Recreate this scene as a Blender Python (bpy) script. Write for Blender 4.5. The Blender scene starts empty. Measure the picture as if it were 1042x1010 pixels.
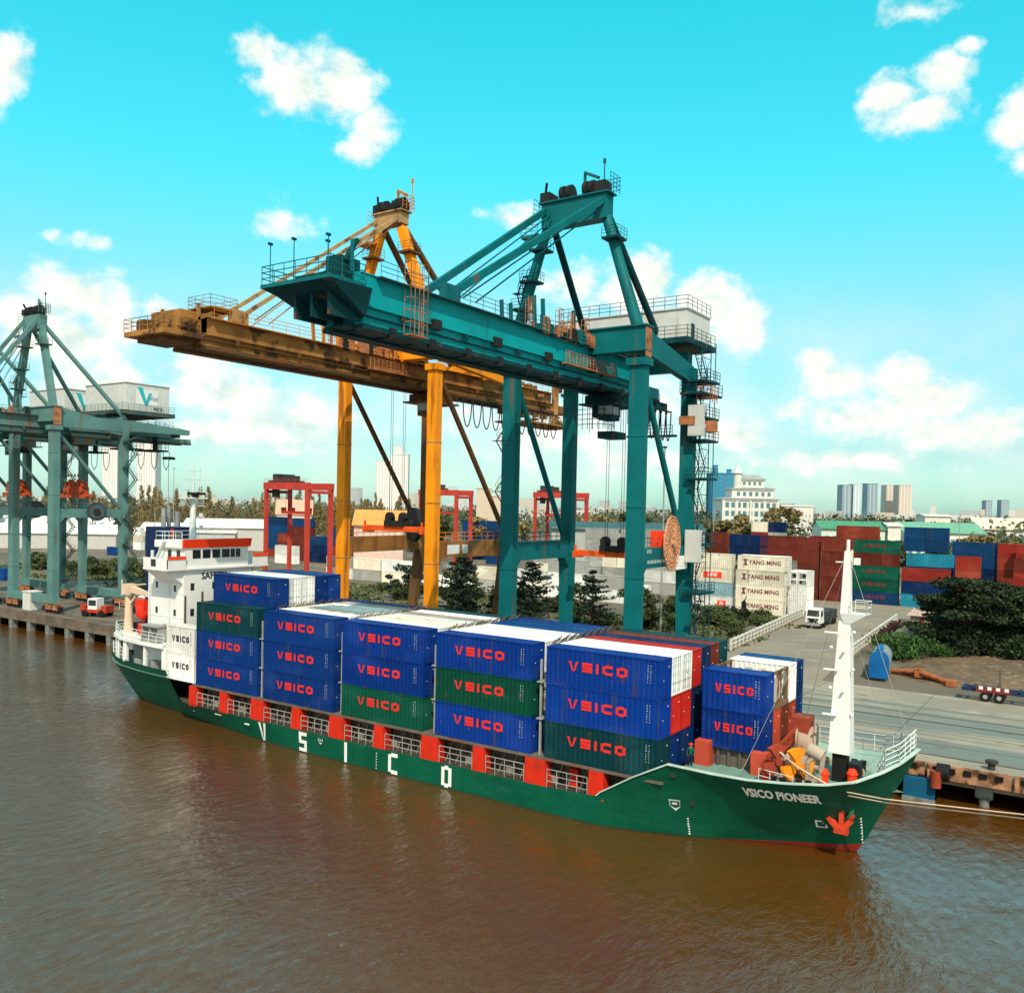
import bpy, bmesh, math, random
import numpy as np
from mathutils import Vector, Matrix
R = math.radians
scene = bpy.context.scene
COL = scene.collection
random.seed(7)
rng = np.random.default_rng(11)

# ------------------------------------------------------------------ camera
cd = bpy.data.cameras.new("camera")
cam = bpy.data.objects.new("camera", cd)
COL.objects.link(cam)
right = Vector((0.82792, 0.56043, 0.02157))
upv = Vector((-0.03149, 0.00805, 0.99947))
fwd = Vector((-0.55996, 0.82816, -0.02432))
cam.matrix_world = Matrix(((right.x, upv.x, -fwd.x, 45.287), (right.y, upv.y, -fwd.y, -73.522),
                           (right.z, upv.z, -fwd.z, 30.087), (0, 0, 0, 1)))
cd.sensor_width = 36
cd.lens = 36 * 900 / 1042
cd.shift_y = 30 / 1042
cd.clip_start = 1
cd.clip_end = 20000
scene.camera = cam

# ------------------------------------------------------------------ light
SUN_DIR = Vector((0.42, -0.54, 0.78)).normalized()      # towards the sun
SUN_EL = math.asin(SUN_DIR.z)
SUN_AZ = math.atan2(SUN_DIR.x, SUN_DIR.y)
sd = bpy.data.lights.new("sun", 'SUN')
sd.energy = 4.4
sd.angle = R(0.55)
sd.color = (1.0, 0.88, 0.71)
sun = bpy.data.objects.new("sun", sd)
COL.objects.link(sun)
sun.rotation_euler = SUN_DIR.to_track_quat('Z', 'Y').to_euler()
sun.location = (0, -200, 200)

scene.view_settings.view_transform = 'Standard'
scene.view_settings.look = 'None'
scene.view_settings.exposure = 0.0
scene.view_settings.gamma = 1
scene.cycles.max_bounces = 5
scene.cycles.diffuse_bounces = 2
scene.cycles.glossy_bounces = 3
scene.cycles.transparent_max_bounces = 6
scene.cycles.use_denoising = True

# world: physical sky, tinted, with procedural cumulus laid out by compass bearing and elevation
W = bpy.data.worlds.new("World")
scene.world = W
W.use_nodes = True
nt = W.node_tree
nt.nodes.clear()
def N(tree, typ, **kw):
    n = tree.nodes.new(typ)
    for k, v in kw.items():
        setattr(n, k, v)
    return n
def wm(op, a, b=None, c=None, clamp=False):
    n = nt.nodes.new('ShaderNodeMath'); n.operation = op; n.use_clamp = clamp
    for i, x in enumerate((a, b, c)):
        if x is None: continue
        if isinstance(x, (int, float)): n.inputs[i].default_value = x
        else: nt.links.new(x, n.inputs[i])
    return n.outputs[0]
def wv(op, a, b=None):
    n = nt.nodes.new('ShaderNodeVectorMath'); n.operation = op
    for i, x in enumerate((a, b)):
        if x is None: continue
        if isinstance(x, tuple): n.inputs[i].default_value = x
        else: nt.links.new(x, n.inputs[i])
    return n.outputs['Value'] if op in ('LENGTH', 'DOT_PRODUCT') else n.outputs[0]
def wmix(f, a, b, mode='MIX'):
    n = nt.nodes.new('ShaderNodeMix'); n.data_type = 'RGBA'; n.blend_type = mode
    for s, x in ((n.inputs[0], f), (n.inputs[6], a), (n.inputs[7], b)):
        if isinstance(x, (int, float)): s.default_value = x
        elif isinstance(x, tuple): s.default_value = x
        else: nt.links.new(x, s)
    return n.outputs[2]
tc = N(nt, 'ShaderNodeTexCoord')
dirv = wv('NORMALIZE', tc.outputs['Generated'])
sep = N(nt, 'ShaderNodeSeparateXYZ'); nt.links.new(dirv, sep.inputs[0])
az = wm('MULTIPLY', wm('ARCTAN2', sep.outputs[0], sep.outputs[1]), 57.29578)
el = wm('MULTIPLY', wm('ARCSINE', sep.outputs[2]), 57.29578)
comb = N(nt, 'ShaderNodeCombineXYZ')
nt.links.new(az, comb.inputs[0]); nt.links.new(el, comb.inputs[1])
ae = comb.outputs[0]
sky = N(nt, 'ShaderNodeTexSky')
sky.sky_type = 'NISHITA'; sky.sun_disc = False
sky.sun_elevation = SUN_EL; sky.sun_rotation = SUN_AZ
sky.altitude = 0; sky.air_density = 1.0; sky.dust_density = 0.6; sky.ozone_density = 1.0
SKY_STRENGTH = 0.115
tint = N(nt, 'ShaderNodeValToRGB')
tint.color_ramp.elements[0].position = 0.0; tint.color_ramp.elements[0].color = (0.70, 1.22, 1.34, 1)
tint.color_ramp.elements[1].position = 1.0; tint.color_ramp.elements[1].color = (0.23, 3.2, 2.25, 1)
e = tint.color_ramp.elements.new(0.12); e.color = (0.80, 1.12, 1.12, 1)
e = tint.color_ramp.elements.new(0.36); e.color = (1.15, 1.75, 1.45, 1)
e = tint.color_ramp.elements.new(0.66); e.color = (0.46, 2.75, 2.1, 1)
nt.links.new(wm('DIVIDE', el, 30.0, clamp=True), tint.inputs[0])
skyc = wmix(1.0, sky.outputs[0], tint.outputs[0], 'MULTIPLY')
# clouds: (bearing, elevation, half width, half height, strength), degrees
CLOUDS = [(-50.5, 25.6, 1.62, 1.06, 1.00), (-48.3, 24.2, 2.66, 2.00, 1.10), (-45.6, 24.2, 2.71, 2.28, 1.20), (-43.7, 22.4, 1.59, 1.68, 1.00), (-44.3, 21.0, 1.34, 0.75, 0.80), (-49.0, 16.8, 2.23, 1.10, 0.80), (-34.9, 17.8, 1.89, 0.86, 0.90), (-9.1, 24.0, 1.81, 1.13, 1.00), (-11.4, 23.2, 2.14, 1.27, 1.00), (-10.1, 22.2, 3.15, 1.08, 1.00), (-7.6, 25.1, 0.71, 0.55, 0.70), (-5.0, 21.2, 1.35, 2.00, 1.10), (-4.7, 19.0, 0.86, 0.88, 0.80), (-63.9, 22.7, 1.32, 1.74, 1.10), (-64.2, 21.1, 0.66, 1.03, 0.80), (-60.5, 11.4, 3.04, 1.73, 1.20), (-62.8, 9.9, 2.68, 1.88, 1.10), (-58.5, 10.2, 1.68, 1.88, 1.10), (-61.3, 8.8, 4.01, 1.53, 1.10), (-55.9, 10.9, 1.10, 0.90, 0.90), (-25.6, 14.2, 2.17, 1.87, 1.20), (-26.9, 13.3, 3.73, 1.66, 1.10), (-22.3, 12.6, 3.33, 2.23, 1.20), (-20.1, 11.4, 2.09, 2.00, 1.10), (-30.0, 13.9, 2.83, 1.47, 0.80), (-23.1, 10.6, 4.88, 1.32, 1.00), (-15.3, 8.8, 1.47, 1.40, 1.10), (-14.2, 7.7, 2.53, 1.17, 1.00), (-10.7, 7.9, 2.41, 1.48, 1.10), (-9.1, 6.7, 3.12, 1.70, 1.15), (-12.5, 5.6, 4.11, 1.63, 1.00), (-5.5, 4.9, 1.95, 1.22, 1.10), (-8.2, 4.7, 4.11, 1.25, 1.00), (-20.2, 4.8, 2.39, 1.22, 0.80), (-16.5, 6.3, 1.50, 0.83, 0.80), (-51.8, 6.4, 4.60, 1.67, 0.85), (-54.1, 7.9, 2.52, 1.40, 0.80), (-48.0, 4.8, 5.37, 1.59, 0.80), (-52.9, 4.0, 3.97, 1.31, 0.80), (-59.7, 6.5, 3.60, 1.69, 0.80), (-31.7, 4.7, 5.69, 2.20, 0.70), (-26.7, 7.2, 3.74, 1.85, 0.70), (-10.5, 27.1, 1.79, 0.63, 0.55), (-59.3, 14.4, 1.24, 0.43, 0.55), (-61.6, 14.4, 0.70, 0.36, 0.45), (-26.6, 2.9, 5.61, 1.13, 0.60), (-13.5, 3.0, 5.01, 0.83, 0.60)]
CL = []
dens = None
for (ca, ce, ra, re, s) in CLOUDS:
    d = wv('LENGTH', wv('MULTIPLY', wv('SUBTRACT', ae, (ca, ce, 0.0)), (1 / ra, 1 / re, 0.0)))
    m = wm('MULTIPLY', wm('SUBTRACT', 1.0, d), s)
    dens = m if dens is None else wm('MAXIMUM', dens, m)
def fbm(vec, scale, detail=6.0, rough=0.6, off=(0, 0, 0)):
    mp = N(nt, 'ShaderNodeMapping'); mp.inputs['Scale'].default_value = (1, 1.25, 1); mp.inputs['Location'].default_value = off
    nt.links.new(vec, mp.inputs[0])
    n = N(nt, 'ShaderNodeTexNoise'); n.inputs['Scale'].default_value = scale
    n.inputs['Detail'].default_value = detail; n.inputs['Roughness'].default_value = rough
    nt.links.new(mp.outputs[0], n.inputs['Vector'])
    return n.outputs[0]
n1 = fbm(ae, 0.44, 8.0, 0.58)
n2 = fbm(ae, 0.46, 5.0, 0.6, off=(0.35, -0.85, 0))
nlow = fbm(ae, 0.16, 5.0, 0.55, off=(7, 3, 0))
d1 = wm('ADD', dens, wm('MULTIPLY', wm('SUBTRACT', n1, 0.5), 2.3))
cov = N(nt, 'ShaderNodeMapRange'); cov.interpolation_type = 'SMOOTHSTEP'
cov.inputs['From Min'].default_value = -0.16; cov.inputs['From Max'].default_value = 0.70
nt.links.new(d1, cov.inputs['Value'])
# thin veil low over the horizon
veil = wm('MULTIPLY', wm('SUBTRACT', nlow, 0.41, clamp=True), 2.6)
band = wm('SUBTRACT', 1.0, wm('ABSOLUTE', wm('DIVIDE', wm('SUBTRACT', el, 5.0), 9.0)), clamp=True)
veil = wm('MULTIPLY', veil, band, clamp=True)
above = wm('MULTIPLY', el, 2.0, clamp=True)
shade = wm('ADD', 0.64, wm('MULTIPLY', wm('SUBTRACT', n1, n2), 2.2), clamp=True)
ccol = wmix(shade, (0.66, 0.84, 0.80, 1), (1.22, 1.18, 1.06, 1))
base = wmix(1.0, skyc, (SKY_STRENGTH,) * 3 + (1,), 'MULTIPLY')
# unseen warm-white sky overhead and behind, added as fill and to cut the cyan
over = N(nt, 'ShaderNodeMapRange'); over.interpolation_type = 'SMOOTHSTEP'
over.inputs['From Min'].default_value = 56; over.inputs['From Max'].default_value = 80; over.inputs['To Max'].default_value = 0.85
nt.links.new(el, over.inputs['Value'])
back = N(nt, 'ShaderNodeMapRange'); back.interpolation_type = 'SMOOTHSTEP'
back.inputs['From Min'].default_value = 0.25; back.inputs['From Max'].default_value = -0.35; back.inputs['To Max'].default_value = 0.85
nt.links.new(wv('DOT_PRODUCT', dirv, (-0.56, 0.828, 0.0)), back.inputs['Value'])
ov = wm('MAXIMUM', over.outputs[0], back.outputs[0])
base = wmix(ov, base, (0.92, 0.90, 0.83, 1))
base = wmix(veil, base, (0.93, 1.02, 0.97, 1))
cf = wm('MULTIPLY', cov.outputs[0], above)
fin = wmix(cf, base, ccol)
bg = N(nt, 'ShaderNodeBackground'); bg.inputs['Strength'].default_value = 1.0
nt.links.new(fin, bg.inputs['Color'])
wo = N(nt, 'ShaderNodeOutputWorld'); nt.links.new(bg.outputs[0], wo.inputs['Surface'])
W.cycles.sampling_method = 'MANUAL'; W.cycles.sample_map_resolution = 512

# ------------------------------------------------------------------ materials
MATS = {}
def mat(name, col, rough=0.6, var=0.12, scale=0.6, dirt=None, damt=0.35, dscale=0.5, streak=False,
        bump=0.0, bscale=4.0, metal=0.0, spec=0.12, rnd=False, fade=False):
    if name in MATS: return MATS[name]
    m = bpy.data.materials.new(name); m.use_nodes = True
    t = m.node_tree; L = t.links
    b = t.nodes['Principled BSDF']
    b.inputs['Roughness'].default_value = rough; b.inputs['Metallic'].default_value = metal
    b.inputs['Specular IOR Level'].default_value = spec
    co = t.nodes.new('ShaderNodeTexCoord'); vec = co.outputs['Object']
    oi = t.nodes.new('ShaderNodeObjectInfo')
    if rnd:
        sh = t.nodes.new('ShaderNodeVectorMath'); sh.operation = 'ADD'
        sc = t.nodes.new('ShaderNodeVectorMath'); sc.operation = 'SCALE'; sc.inputs[0].default_value = (173, 91, 37)
        L.new(oi.outputs['Random'], sc.inputs['Scale']); L.new(vec, sh.inputs[0]); L.new(sc.outputs[0], sh.inputs[1]); vec = sh.outputs[0]
    def noise(s, det=5.0, mapscale=None, loc=(0, 0, 0)):
        n = t.nodes.new('ShaderNodeTexNoise'); n.inputs['Scale'].default_value = s; n.inputs['Detail'].default_value = det
        v = vec
        if mapscale or loc != (0, 0, 0):
            mp = t.nodes.new('ShaderNodeMapping'); mp.inputs['Scale'].default_value = mapscale or (1, 1, 1)
            mp.inputs['Location'].default_value = loc
            L.new(v, mp.inputs[0]); v = mp.outputs[0]
        L.new(v, n.inputs['Vector']); return n.outputs[0]
    def mixc(f, a, c):
        n = t.nodes.new('ShaderNodeMix'); n.data_type = 'RGBA'
        for s, x in ((n.inputs[0], f), (n.inputs[6], a), (n.inputs[7], c)):
            if isinstance(x, tuple): s.default_value = x
            else: L.new(x, s)
        return n.outputs[2]
    r, g, bl = col
    lo = tuple(max(0, c * (1 - var)) for c in col) + (1,); hi = tuple(min(1, c * (1 + var)) for c in col) + (1,)
    cr = t.nodes.new('ShaderNodeMapRange'); cr.inputs['From Min'].default_value = 0.3; cr.inputs['From Max'].default_value = 0.7
    L.new(noise(scale), cr.inputs['Value'])
    c = mixc(cr.outputs[0], lo, hi)
    if rnd:
        hs = t.nodes.new('ShaderNodeHueSaturation')
        mr = t.nodes.new('ShaderNodeMapRange'); mr.inputs['To Min'].default_value = 0.72; mr.inputs['To Max'].default_value = 1.22
        L.new(oi.outputs['Random'], mr.inputs['Value']); L.new(mr.outputs[0], hs.inputs['Value']); L.new(c, hs.inputs['Color']); c = hs.outputs[0]
    if fade:      # chalked, sun-bleached patches and small rust spots
        fm = t.nodes.new('ShaderNodeMapRange'); fm.interpolation_type = 'SMOOTHSTEP'; fm.inputs['From Min'].default_value = .48; fm.inputs['From Max'].default_value = .75; fm.inputs['To Max'].default_value = .5
        L.new(noise(.22, 6.0, (1, 1, 1.6), (9, 2, 5)), fm.inputs['Value'])
        c = mixc(fm.outputs[0], c, tuple(min(1, x * 1.5 + .018) for x in col) + (1,))
        sm = t.nodes.new('ShaderNodeMapRange'); sm.inputs['From Min'].default_value = .66; sm.inputs['From Max'].default_value = .72; sm.inputs['To Max'].default_value = .6
        L.new(noise(1.9, 3.0, (1, 1, .6), (1, 8, 3)), sm.inputs['Value'])
        c = mixc(sm.outputs[0], c, (.10, .04, .018, 1))
    if dirt:
        ms = (1.6, 1.6, 0.16) if streak else None
        dn = t.nodes.new('ShaderNodeMapRange'); dn.interpolation_type = 'SMOOTHSTEP'
        dn.inputs['From Min'].default_value = 0.66 - damt * 0.28; dn.inputs['From Max'].default_value = 0.80 - damt * 0.28
        dn.inputs['To Max'].default_value = min(1, 0.35 + damt)
        L.new(noise(dscale, 8.0, ms, (3.1, 7.7, 1.3)), dn.inputs['Value'])
        c = mixc(dn.outputs[0], c, tuple(dirt) + (1,))
    L.new(c, b.inputs['Base Color'])
    if bump:
        bp = t.nodes.new('ShaderNodeBump'); bp.inputs['Strength'].default_value = bump; bp.inputs['Distance'].default_value = 0.1
        L.new(noise(bscale), bp.inputs['Height']); L.new(bp.outputs[0], b.inputs['Normal'])
    MATS[name] = m
    return m
RUST = (0.20, 0.062, 0.018)
GRIME = (0.06, 0.05, 0.04)
# ------------------------------------------------------------------ mesh builder
class MB:
    def __init__(s): s.v = []; s.f = []; s.m = []; s.s = []
    def add(s, vs, fs, mi=0, sm=False):
        o = len(s.v); s.v += [tuple(v) for v in vs]
        for f in fs: s.f.append(tuple(i + o for i in f)); s.m.append(mi); s.s.append(sm)
    def box(s, x0, y0, z0, x1, y1, z1, mi=0):
        s.add([(x0, y0, z0), (x1, y0, z0), (x1, y1, z0), (x0, y1, z0), (x0, y0, z1), (x1, y0, z1), (x1, y1, z1), (x0, y1, z1)],
              [(0, 3, 2, 1), (4, 5, 6, 7), (0, 1, 5, 4), (1, 2, 6, 5), (2, 3, 7, 6), (3, 0, 4, 7)], mi)
        return s
    def beam(s, p, q, w, h=None, mi=0, w2=None, h2=None, up=(0, 0, 1)):
        h = h or w; w2 = w2 or w; h2 = h2 or h
        p = Vector(p); q = Vector(q); d = (q - p).normalized(); u = Vector(up)
        if abs(d.dot(u)) > 0.99: u = Vector((0, 1, 0))
        a = d.cross(u).normalized(); b = a.cross(d)
        vs = []
        for c, ww, hh in ((p, w, h), (q, w2, h2)):
            for i, j in ((-1, -1), (1, -1), (1, 1), (-1, 1)): vs.append(c + a * (i * ww / 2) + b * (j * hh / 2))
        s.add(vs, [(0, 1, 2, 3), (7, 6, 5, 4), (0, 4, 5, 1), (1, 5, 6, 2), (2, 6, 7, 3), (3, 7, 4, 0)], mi)
        return s
    def tube(s, p, q, r, n=8, r2=None, mi=0, cap=True):
        r2 = r if r2 is None else r2
        p = Vector(p); q = Vector(q); d = (q - p).normalized(); u = Vector((0, 0, 1)) if abs(d.z) < 0.95 else Vector((1, 0, 0))
        a = d.cross(u).normalized(); b = a.cross(d); vs = []
        for c, rr in ((p, r), (q, r2)):
            for i in range(n):
                t = 2 * math.pi * i / n; vs.append(c + a * (math.cos(t) * rr) + b * (math.sin(t) * rr))
        s.add(vs, [(i, i + n, (i + 1) % n + n, (i + 1) % n) for i in range(n)], mi, n > 5)
        if cap: s.add(vs[:n], [tuple(range(n))], mi); s.add(vs[n:], [tuple(range(n - 1, -1, -1))], mi)
        return s
    def path(s, pts, r, n=5, mi=0):
        for a, b in zip(pts[:-1], pts[1:]): s.tube(a, b, r, n, mi=mi, cap=False)
        return s
    def rail(s, pts, h=1.4, post=2.2, rows=3, r=0.045, mi=0):
        for a, b in zip(pts[:-1], pts[1:]):
            a = Vector(a); b = Vector(b); L = (b - a).length; n = max(1, round(L / post))
            for k in range(n + 1):
                p = a.lerp(b, k / n); s.tube(p, p + Vector((0, 0, h)), r, 4, mi=mi, cap=False)
            for j in range(rows):
                z = Vector((0, 0, h * (j + 1) / rows)); s.tube(a + z, b + z, r * 0.9, 4, mi=mi, cap=False)
        return s
    def prism(s, poly, z0, z1, mi=0):
        n = len(poly)
        vs = [(x, y, z0) for x, y in poly] + [(x, y, z1) for x, y in poly]
        s.add(vs, [tuple(range(n - 1, -1, -1)), tuple(range(n, 2 * n))] + [(i, (i + 1) % n, (i + 1) % n + n, i + n) for i in range(n)], mi)
        return s
    def cyl(s, c, r, z0, z1, n=20, mi=0, r2=None): return s.tube((c[0], c[1], z0), (c[0], c[1], z1), r, n, r2, mi)
    def disc(s, c, axis, r, t, n=20, mi=0, r2=None):
        a = Vector(axis).normalized() * t / 2; c = Vector(c); return s.tube(c - a, c + a, r, n, r2, mi)
    def ball(s, c, r, n=12, m=8, mi=0, sz=1.0):
        vs = []; fs = []
        for j in range(m + 1):
            ph = math.pi * j / m
            for i in range(n):
                t = 2 * math.pi * i / n
                vs.append((c[0] + r * math.sin(ph) * math.cos(t), c[1] + r * math.sin(ph) * math.sin(t), c[2] + sz * r * math.cos(ph)))
        for j in range(m):
            for i in range(n): fs.append((j * n + i, (j + 1) * n + i, (j + 1) * n + (i + 1) % n, j * n + (i + 1) % n))
        s.add(vs, fs, mi, True); return s
    def mesh(s, name, mats, org=(0, 0, 0)):
        me = bpy.data.meshes.new(name)
        ox, oy, oz = org
        me.from_pydata([(x - ox, y - oy, z - oz) for x, y, z in s.v], [], s.f)
        if not isinstance(mats, (list, tuple)): mats = [mats]
        for m in mats: me.materials.append(m)
        me.polygons.foreach_set('material_index', [min(i, len(mats) - 1) for i in s.m])
        me.polygons.foreach_set('use_smooth', s.s)
        me.update()
        return me
ORG = {}
def thing(name, label, cat, loc=(0, 0, 0), group=None):
    o = bpy.data.objects.new(name, None); COL.objects.link(o); o.location = loc
    o.empty_display_size = 0.3
    o['label'] = label; o['category'] = cat
    if group: o['group'] = group
    ORG[o.name] = tuple(loc)
    return o
def part(name, mb, mats, parent, label=None):
    me = mb.mesh(name, mats, ORG[parent.name])
    o = bpy.data.objects.new(name, me); COL.objects.link(o); o.parent = parent
    ORG[o.name] = ORG[parent.name]
    if label: o['label'] = label
    return o
def solo(name, mb, mats, label, cat, loc=(0, 0, 0), group=None, kind=None):
    o = bpy.data.objects.new(name, mb.mesh(name, mats, loc)); COL.objects.link(o); o.location = loc
    ORG[o.name] = tuple(loc)
    if label: o['label'] = label
    if cat: o['category'] = cat
    if group: o['group'] = group
    if kind: o['kind'] = kind
    return o
def structure(name, mb, mats): return solo(name, mb, mats, None, None, kind='structure')
def kids(o): return [c for c in list(COL.objects) if c.parent == o]
def dup(root, loc, rotz=None, label=None, group=None, children=None, scale=None):
    def rec(o, par):
        c = o.copy(); COL.objects.link(c)
        if par is not None: c.parent = par
        for ch in o.children:
            rec(ch, c)
        return c
    r = rec(root, None); r.location = loc
    if rotz is not None: r.rotation_euler = (0, 0, rotz)
    if scale: r.scale = scale
    if label: r['label'] = label
    if group: r['group'] = group
    ORG[r.name] = tuple(loc)
    return r
def text_mb(txt, size, depth=0.02, bold=0.0):
    """glyph outlines as a mesh in the xz plane (reading along +x, facing -y), returned as an MB"""
    cu = bpy.data.curves.new("lettering", 'FONT'); cu.body = txt; cu.size = size; cu.align_x = 'CENTER'; cu.align_y = 'CENTER'
    cu.offset = bold; cu.extrude = depth; cu.resolution_u = 2
    ob = bpy.data.objects.new("lettering", cu)
    me = bpy.data.meshes.new_from_object(ob)
    mb = MB()
    mb.add([(v.co.x, -v.co.z, v.co.y) for v in me.vertices], [tuple(p.vertices) for p in me.polygons])
    bpy.data.objects.remove(ob); bpy.data.curves.remove(cu); bpy.data.meshes.remove(me)
    return mb
def put(dst, src, fn, mi=0):
    dst.add([fn(*v) for v in src.v], src.f, mi); return dst

# ------------------------------------------------------------------ setting: water, ground, quay, road
def water_mat():
    m = bpy.data.materials.new("river_water"); m.use_nodes = True; t = m.node_tree; L = t.links
    b = t.nodes['Principled BSDF']
    b.inputs['Base Color'].default_value = (0.105, 0.040, 0.014, 1)
    b.inputs['Roughness'].default_value = 0.06; b.inputs['IOR'].default_value = 1.65
    b.inputs['Coat Weight'].default_value = 0.4; b.inputs['Coat IOR'].default_value = 1.7; b.inputs['Coat Roughness'].default_value = 0.05
    b.inputs['Specular IOR Level'].default_value = 0.5
    co = t.nodes.new('ShaderNodeTexCoord')
    def noise(s, det, ms, rough=0.55, dist=0.0):
        mp = t.nodes.new('ShaderNodeMapping'); mp.inputs['Scale'].default_value = ms; mp.inputs['Rotation'].default_value = (0, 0, R(25))
        n = t.nodes.new('ShaderNodeTexNoise'); n.inputs['Scale'].default_value = s; n.inputs['Detail'].default_value = det
        n.inputs['Roughness'].default_value = rough; n.inputs['Distortion'].default_value = dist
        L.new(co.outputs['Object'], mp.inputs[0]); L.new(mp.outputs[0], n.inputs['Vector']); return n.outputs[0]
    def mth(op, a, c):
        n = t.nodes.new('ShaderNodeMath'); n.operation = op
        for i, x in enumerate((a, c)):
            if isinstance(x, (int, float)): n.inputs[i].default_value = x
            else: L.new(x, n.inputs[i])
        return n.outputs[0]
    rip = noise(1.25, 5.0, (1.0, 0.5, 1), 0.62, 0.5)
    swell = noise(0.22, 3.0, (1.0, 0.6, 1))
    gust = noise(0.035, 5.0, (1, 1.8, 1), 0.6, 1.2)
    amp = mth('ADD', -0.35, mth('MULTIPLY', gust, 2.7))
    h = mth('ADD', mth('MULTIPLY', rip, amp), mth('MULTIPLY', swell, 1.3))
    bp = t.nodes.new('ShaderNodeBump'); bp.inputs['Strength'].default_value = 1.0; bp.inputs['Distance'].default_value = 0.20
    L.new(h, bp.inputs['Height']); L.new(bp.outputs[0], b.inputs['Normal']); L.new(bp.outputs[0], b.inputs['Coat Normal'])
    mx = t.nodes.new('ShaderNodeMix'); mx.data_type = 'RGBA'
    mx.inputs[6].default_value = (0.078, 0.030, 0.003, 1); mx.inputs[7].default_value = (0.100, 0.042, 0.006, 1)
    L.new(gust, mx.inputs[0]); L.new(mx.outputs[2], b.inputs['Base Color'])
    return m
mb = MB(); mb.add([(-9000, -9000, 0), (9000, -9000, 0), (9000, 9000, 0), (-9000, 9000, 0)], [(0, 1, 2, 3)])
structure('river_water', mb, water_mat())

def ground_mat(name, cols, sc, bands=False, rough=0.9, aft_brown=None):
    m = bpy.data.materials.new(name); m.use_nodes = True; t = m.node_tree; L = t.links
    b = t.nodes['Principled BSDF']; b.inputs['Roughness'].default_value = rough; b.inputs['Specular IOR Level'].default_value = 0.25
    co = t.nodes.new('ShaderNodeTexCoord')
    def noise(s, ms=(1, 1, 1), det=8):
        mp = t.nodes.new('ShaderNodeMapping'); mp.inputs['Scale'].default_value = ms
        n = t.nodes.new('ShaderNodeTexNoise'); n.inputs['Scale'].default_value = s; n.inputs['Detail'].default_value = det
        L.new(co.outputs['Object'], mp.inputs[0]); L.new(mp.outputs[0], n.inputs['Vector']); return n.outputs[0]
    def mix(f, a, c):
        n = t.nodes.new('ShaderNodeMix'); n.data_type = 'RGBA'
        for s, x in ((n.inputs[0], f), (n.inputs[6], a), (n.inputs[7], c)):
            if isinstance(x, tuple): s.default_value = x
            else: L.new(x, s)
        return n.outputs[2]
    def rng_(v, a, c):
        n = t.nodes.new('ShaderNodeMapRange'); n.interpolation_type = 'SMOOTHSTEP'; n.inputs['From Min'].default_value = a; n.inputs['From Max'].default_value = c
        L.new(v, n.inputs['Value']); return n.outputs[0]
    A, B, C_ = [tuple(c) + (1,) for c in cols]
    c = mix(rng_(noise(sc), .35, .65), A, B)
    c = mix(rng_(noise(sc * 4.1, (1, 1, 1)), .52, .72), c, C_)
    if bands:   # wheel tracks worn along the quay
        c = mix(rng_(noise(0.5, (0.03, 0.55, 1), 4), .46, .60), c, tuple(bands) + (1,))
    if bands:   # oil and tyre marks
        c = mix(rng_(noise(1.1, (.25, 1, 1), 6), .60, .74), c, tuple(v * .45 for v in cols[1]) + (1,))
        c = mix(rng_(noise(.9, (.012, 1.6, 1), 3), .60, .68), c, tuple(v * .62 for v in cols[1]) + (1,))
    if aft_brown:     # darker, blotched brown over the quay towards the stern
        sx = t.nodes.new('ShaderNodeSeparateXYZ'); L.new(co.outputs['Object'], sx.inputs[0])
        ad = t.nodes.new('ShaderNodeMath'); ad.operation = 'MULTIPLY_ADD'; ad.inputs[1].default_value = 60; L.new(noise(.04), ad.inputs[0]); L.new(sx.outputs[0], ad.inputs[2])
        q = t.nodes.new('ShaderNodeMapRange'); q.inputs['From Min'].default_value = -25; q.inputs['From Max'].default_value = -65; q.inputs['To Max'].default_value = .85; L.new(ad.outputs[0], q.inputs['Value'])
        c = mix(q.outputs[0], c, mix(rng_(noise(.35), .4, .62), tuple(aft_brown) + (1,), tuple(v * .55 for v in aft_brown) + (1,)))
    L.new(c, b.inputs['Base Color'])
    bp = t.nodes.new('ShaderNodeBump'); bp.inputs['Strength'].default_value = 0.4; bp.inputs['Distance'].default_value = 0.05
    L.new(noise(3.0), bp.inputs['Height']); L.new(bp.outputs[0], b.inputs['Normal'])
    return m
M_yard = ground_mat('yard_earth', [(.17, .135, .10), (.11, .095, .07), (.24, .20, .15)], .03)
mb = MB(); mb.add([(-9000, 62, 3.9), (9000, 62, 3.9), (9000, 9000, 3.9), (-9000, 9000, 3.9)], [(0, 1, 2, 3)])
structure('ground', mb, M_yard)
M_quay = ground_mat('quay_concrete', [(.33, .285, .22), (.25, .225, .18), (.38, .33, .26)], .05, bands=(.16, .185, .17), aft_brown=(.155, .115, .085))
M_conc = mat('old_concrete', (.30, .25, .19), .9, .2, .3, dirt=(.10, .065, .04), damt=.5, dscale=.4, bump=.4)
M_face = mat('rusty_concrete', (.36, .19, .11), .9, .4, .7, dirt=(.10, .045, .025), damt=.65, dscale=.9, bump=.8, bscale=2.0)
M_dark = mat('void_shade', (.012, .011, .010), .9, .1)  # near-black colour for the shade under the deck and in notches
M_pile = mat('pile_concrete', (.20, .22, .21), .85, .2, .6, dirt=(.05, .05, .04), damt=.5)
mb = MB()
mb.box(-420, 28, 3.0, 150, 66, 4.0)
mb.box(-420, 28.05, 1.9, 14, 29.2, 2.998, 0)
structure('quay_deck', mb, M_quay)
q = MB()     # the deep, notched capping beam at the bow end
for k in range(13):
    x0 = 14.2 + k * 8.0
    q.box(x0, 27.6, 2.45, x0 + 7.7, 28.9, 3.99, 0)
    for j in range(5): q.box(x0 + .5 + j * 1.45, 27.45, 3.25, x0 + 1.2 + j * 1.45, 27.59, 3.75, 1)  # raised near-black blocks, colour standing for the shade inside notches
q.box(14, 28.9, 1.7, 150, 30, 2.99, 2)
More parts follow.
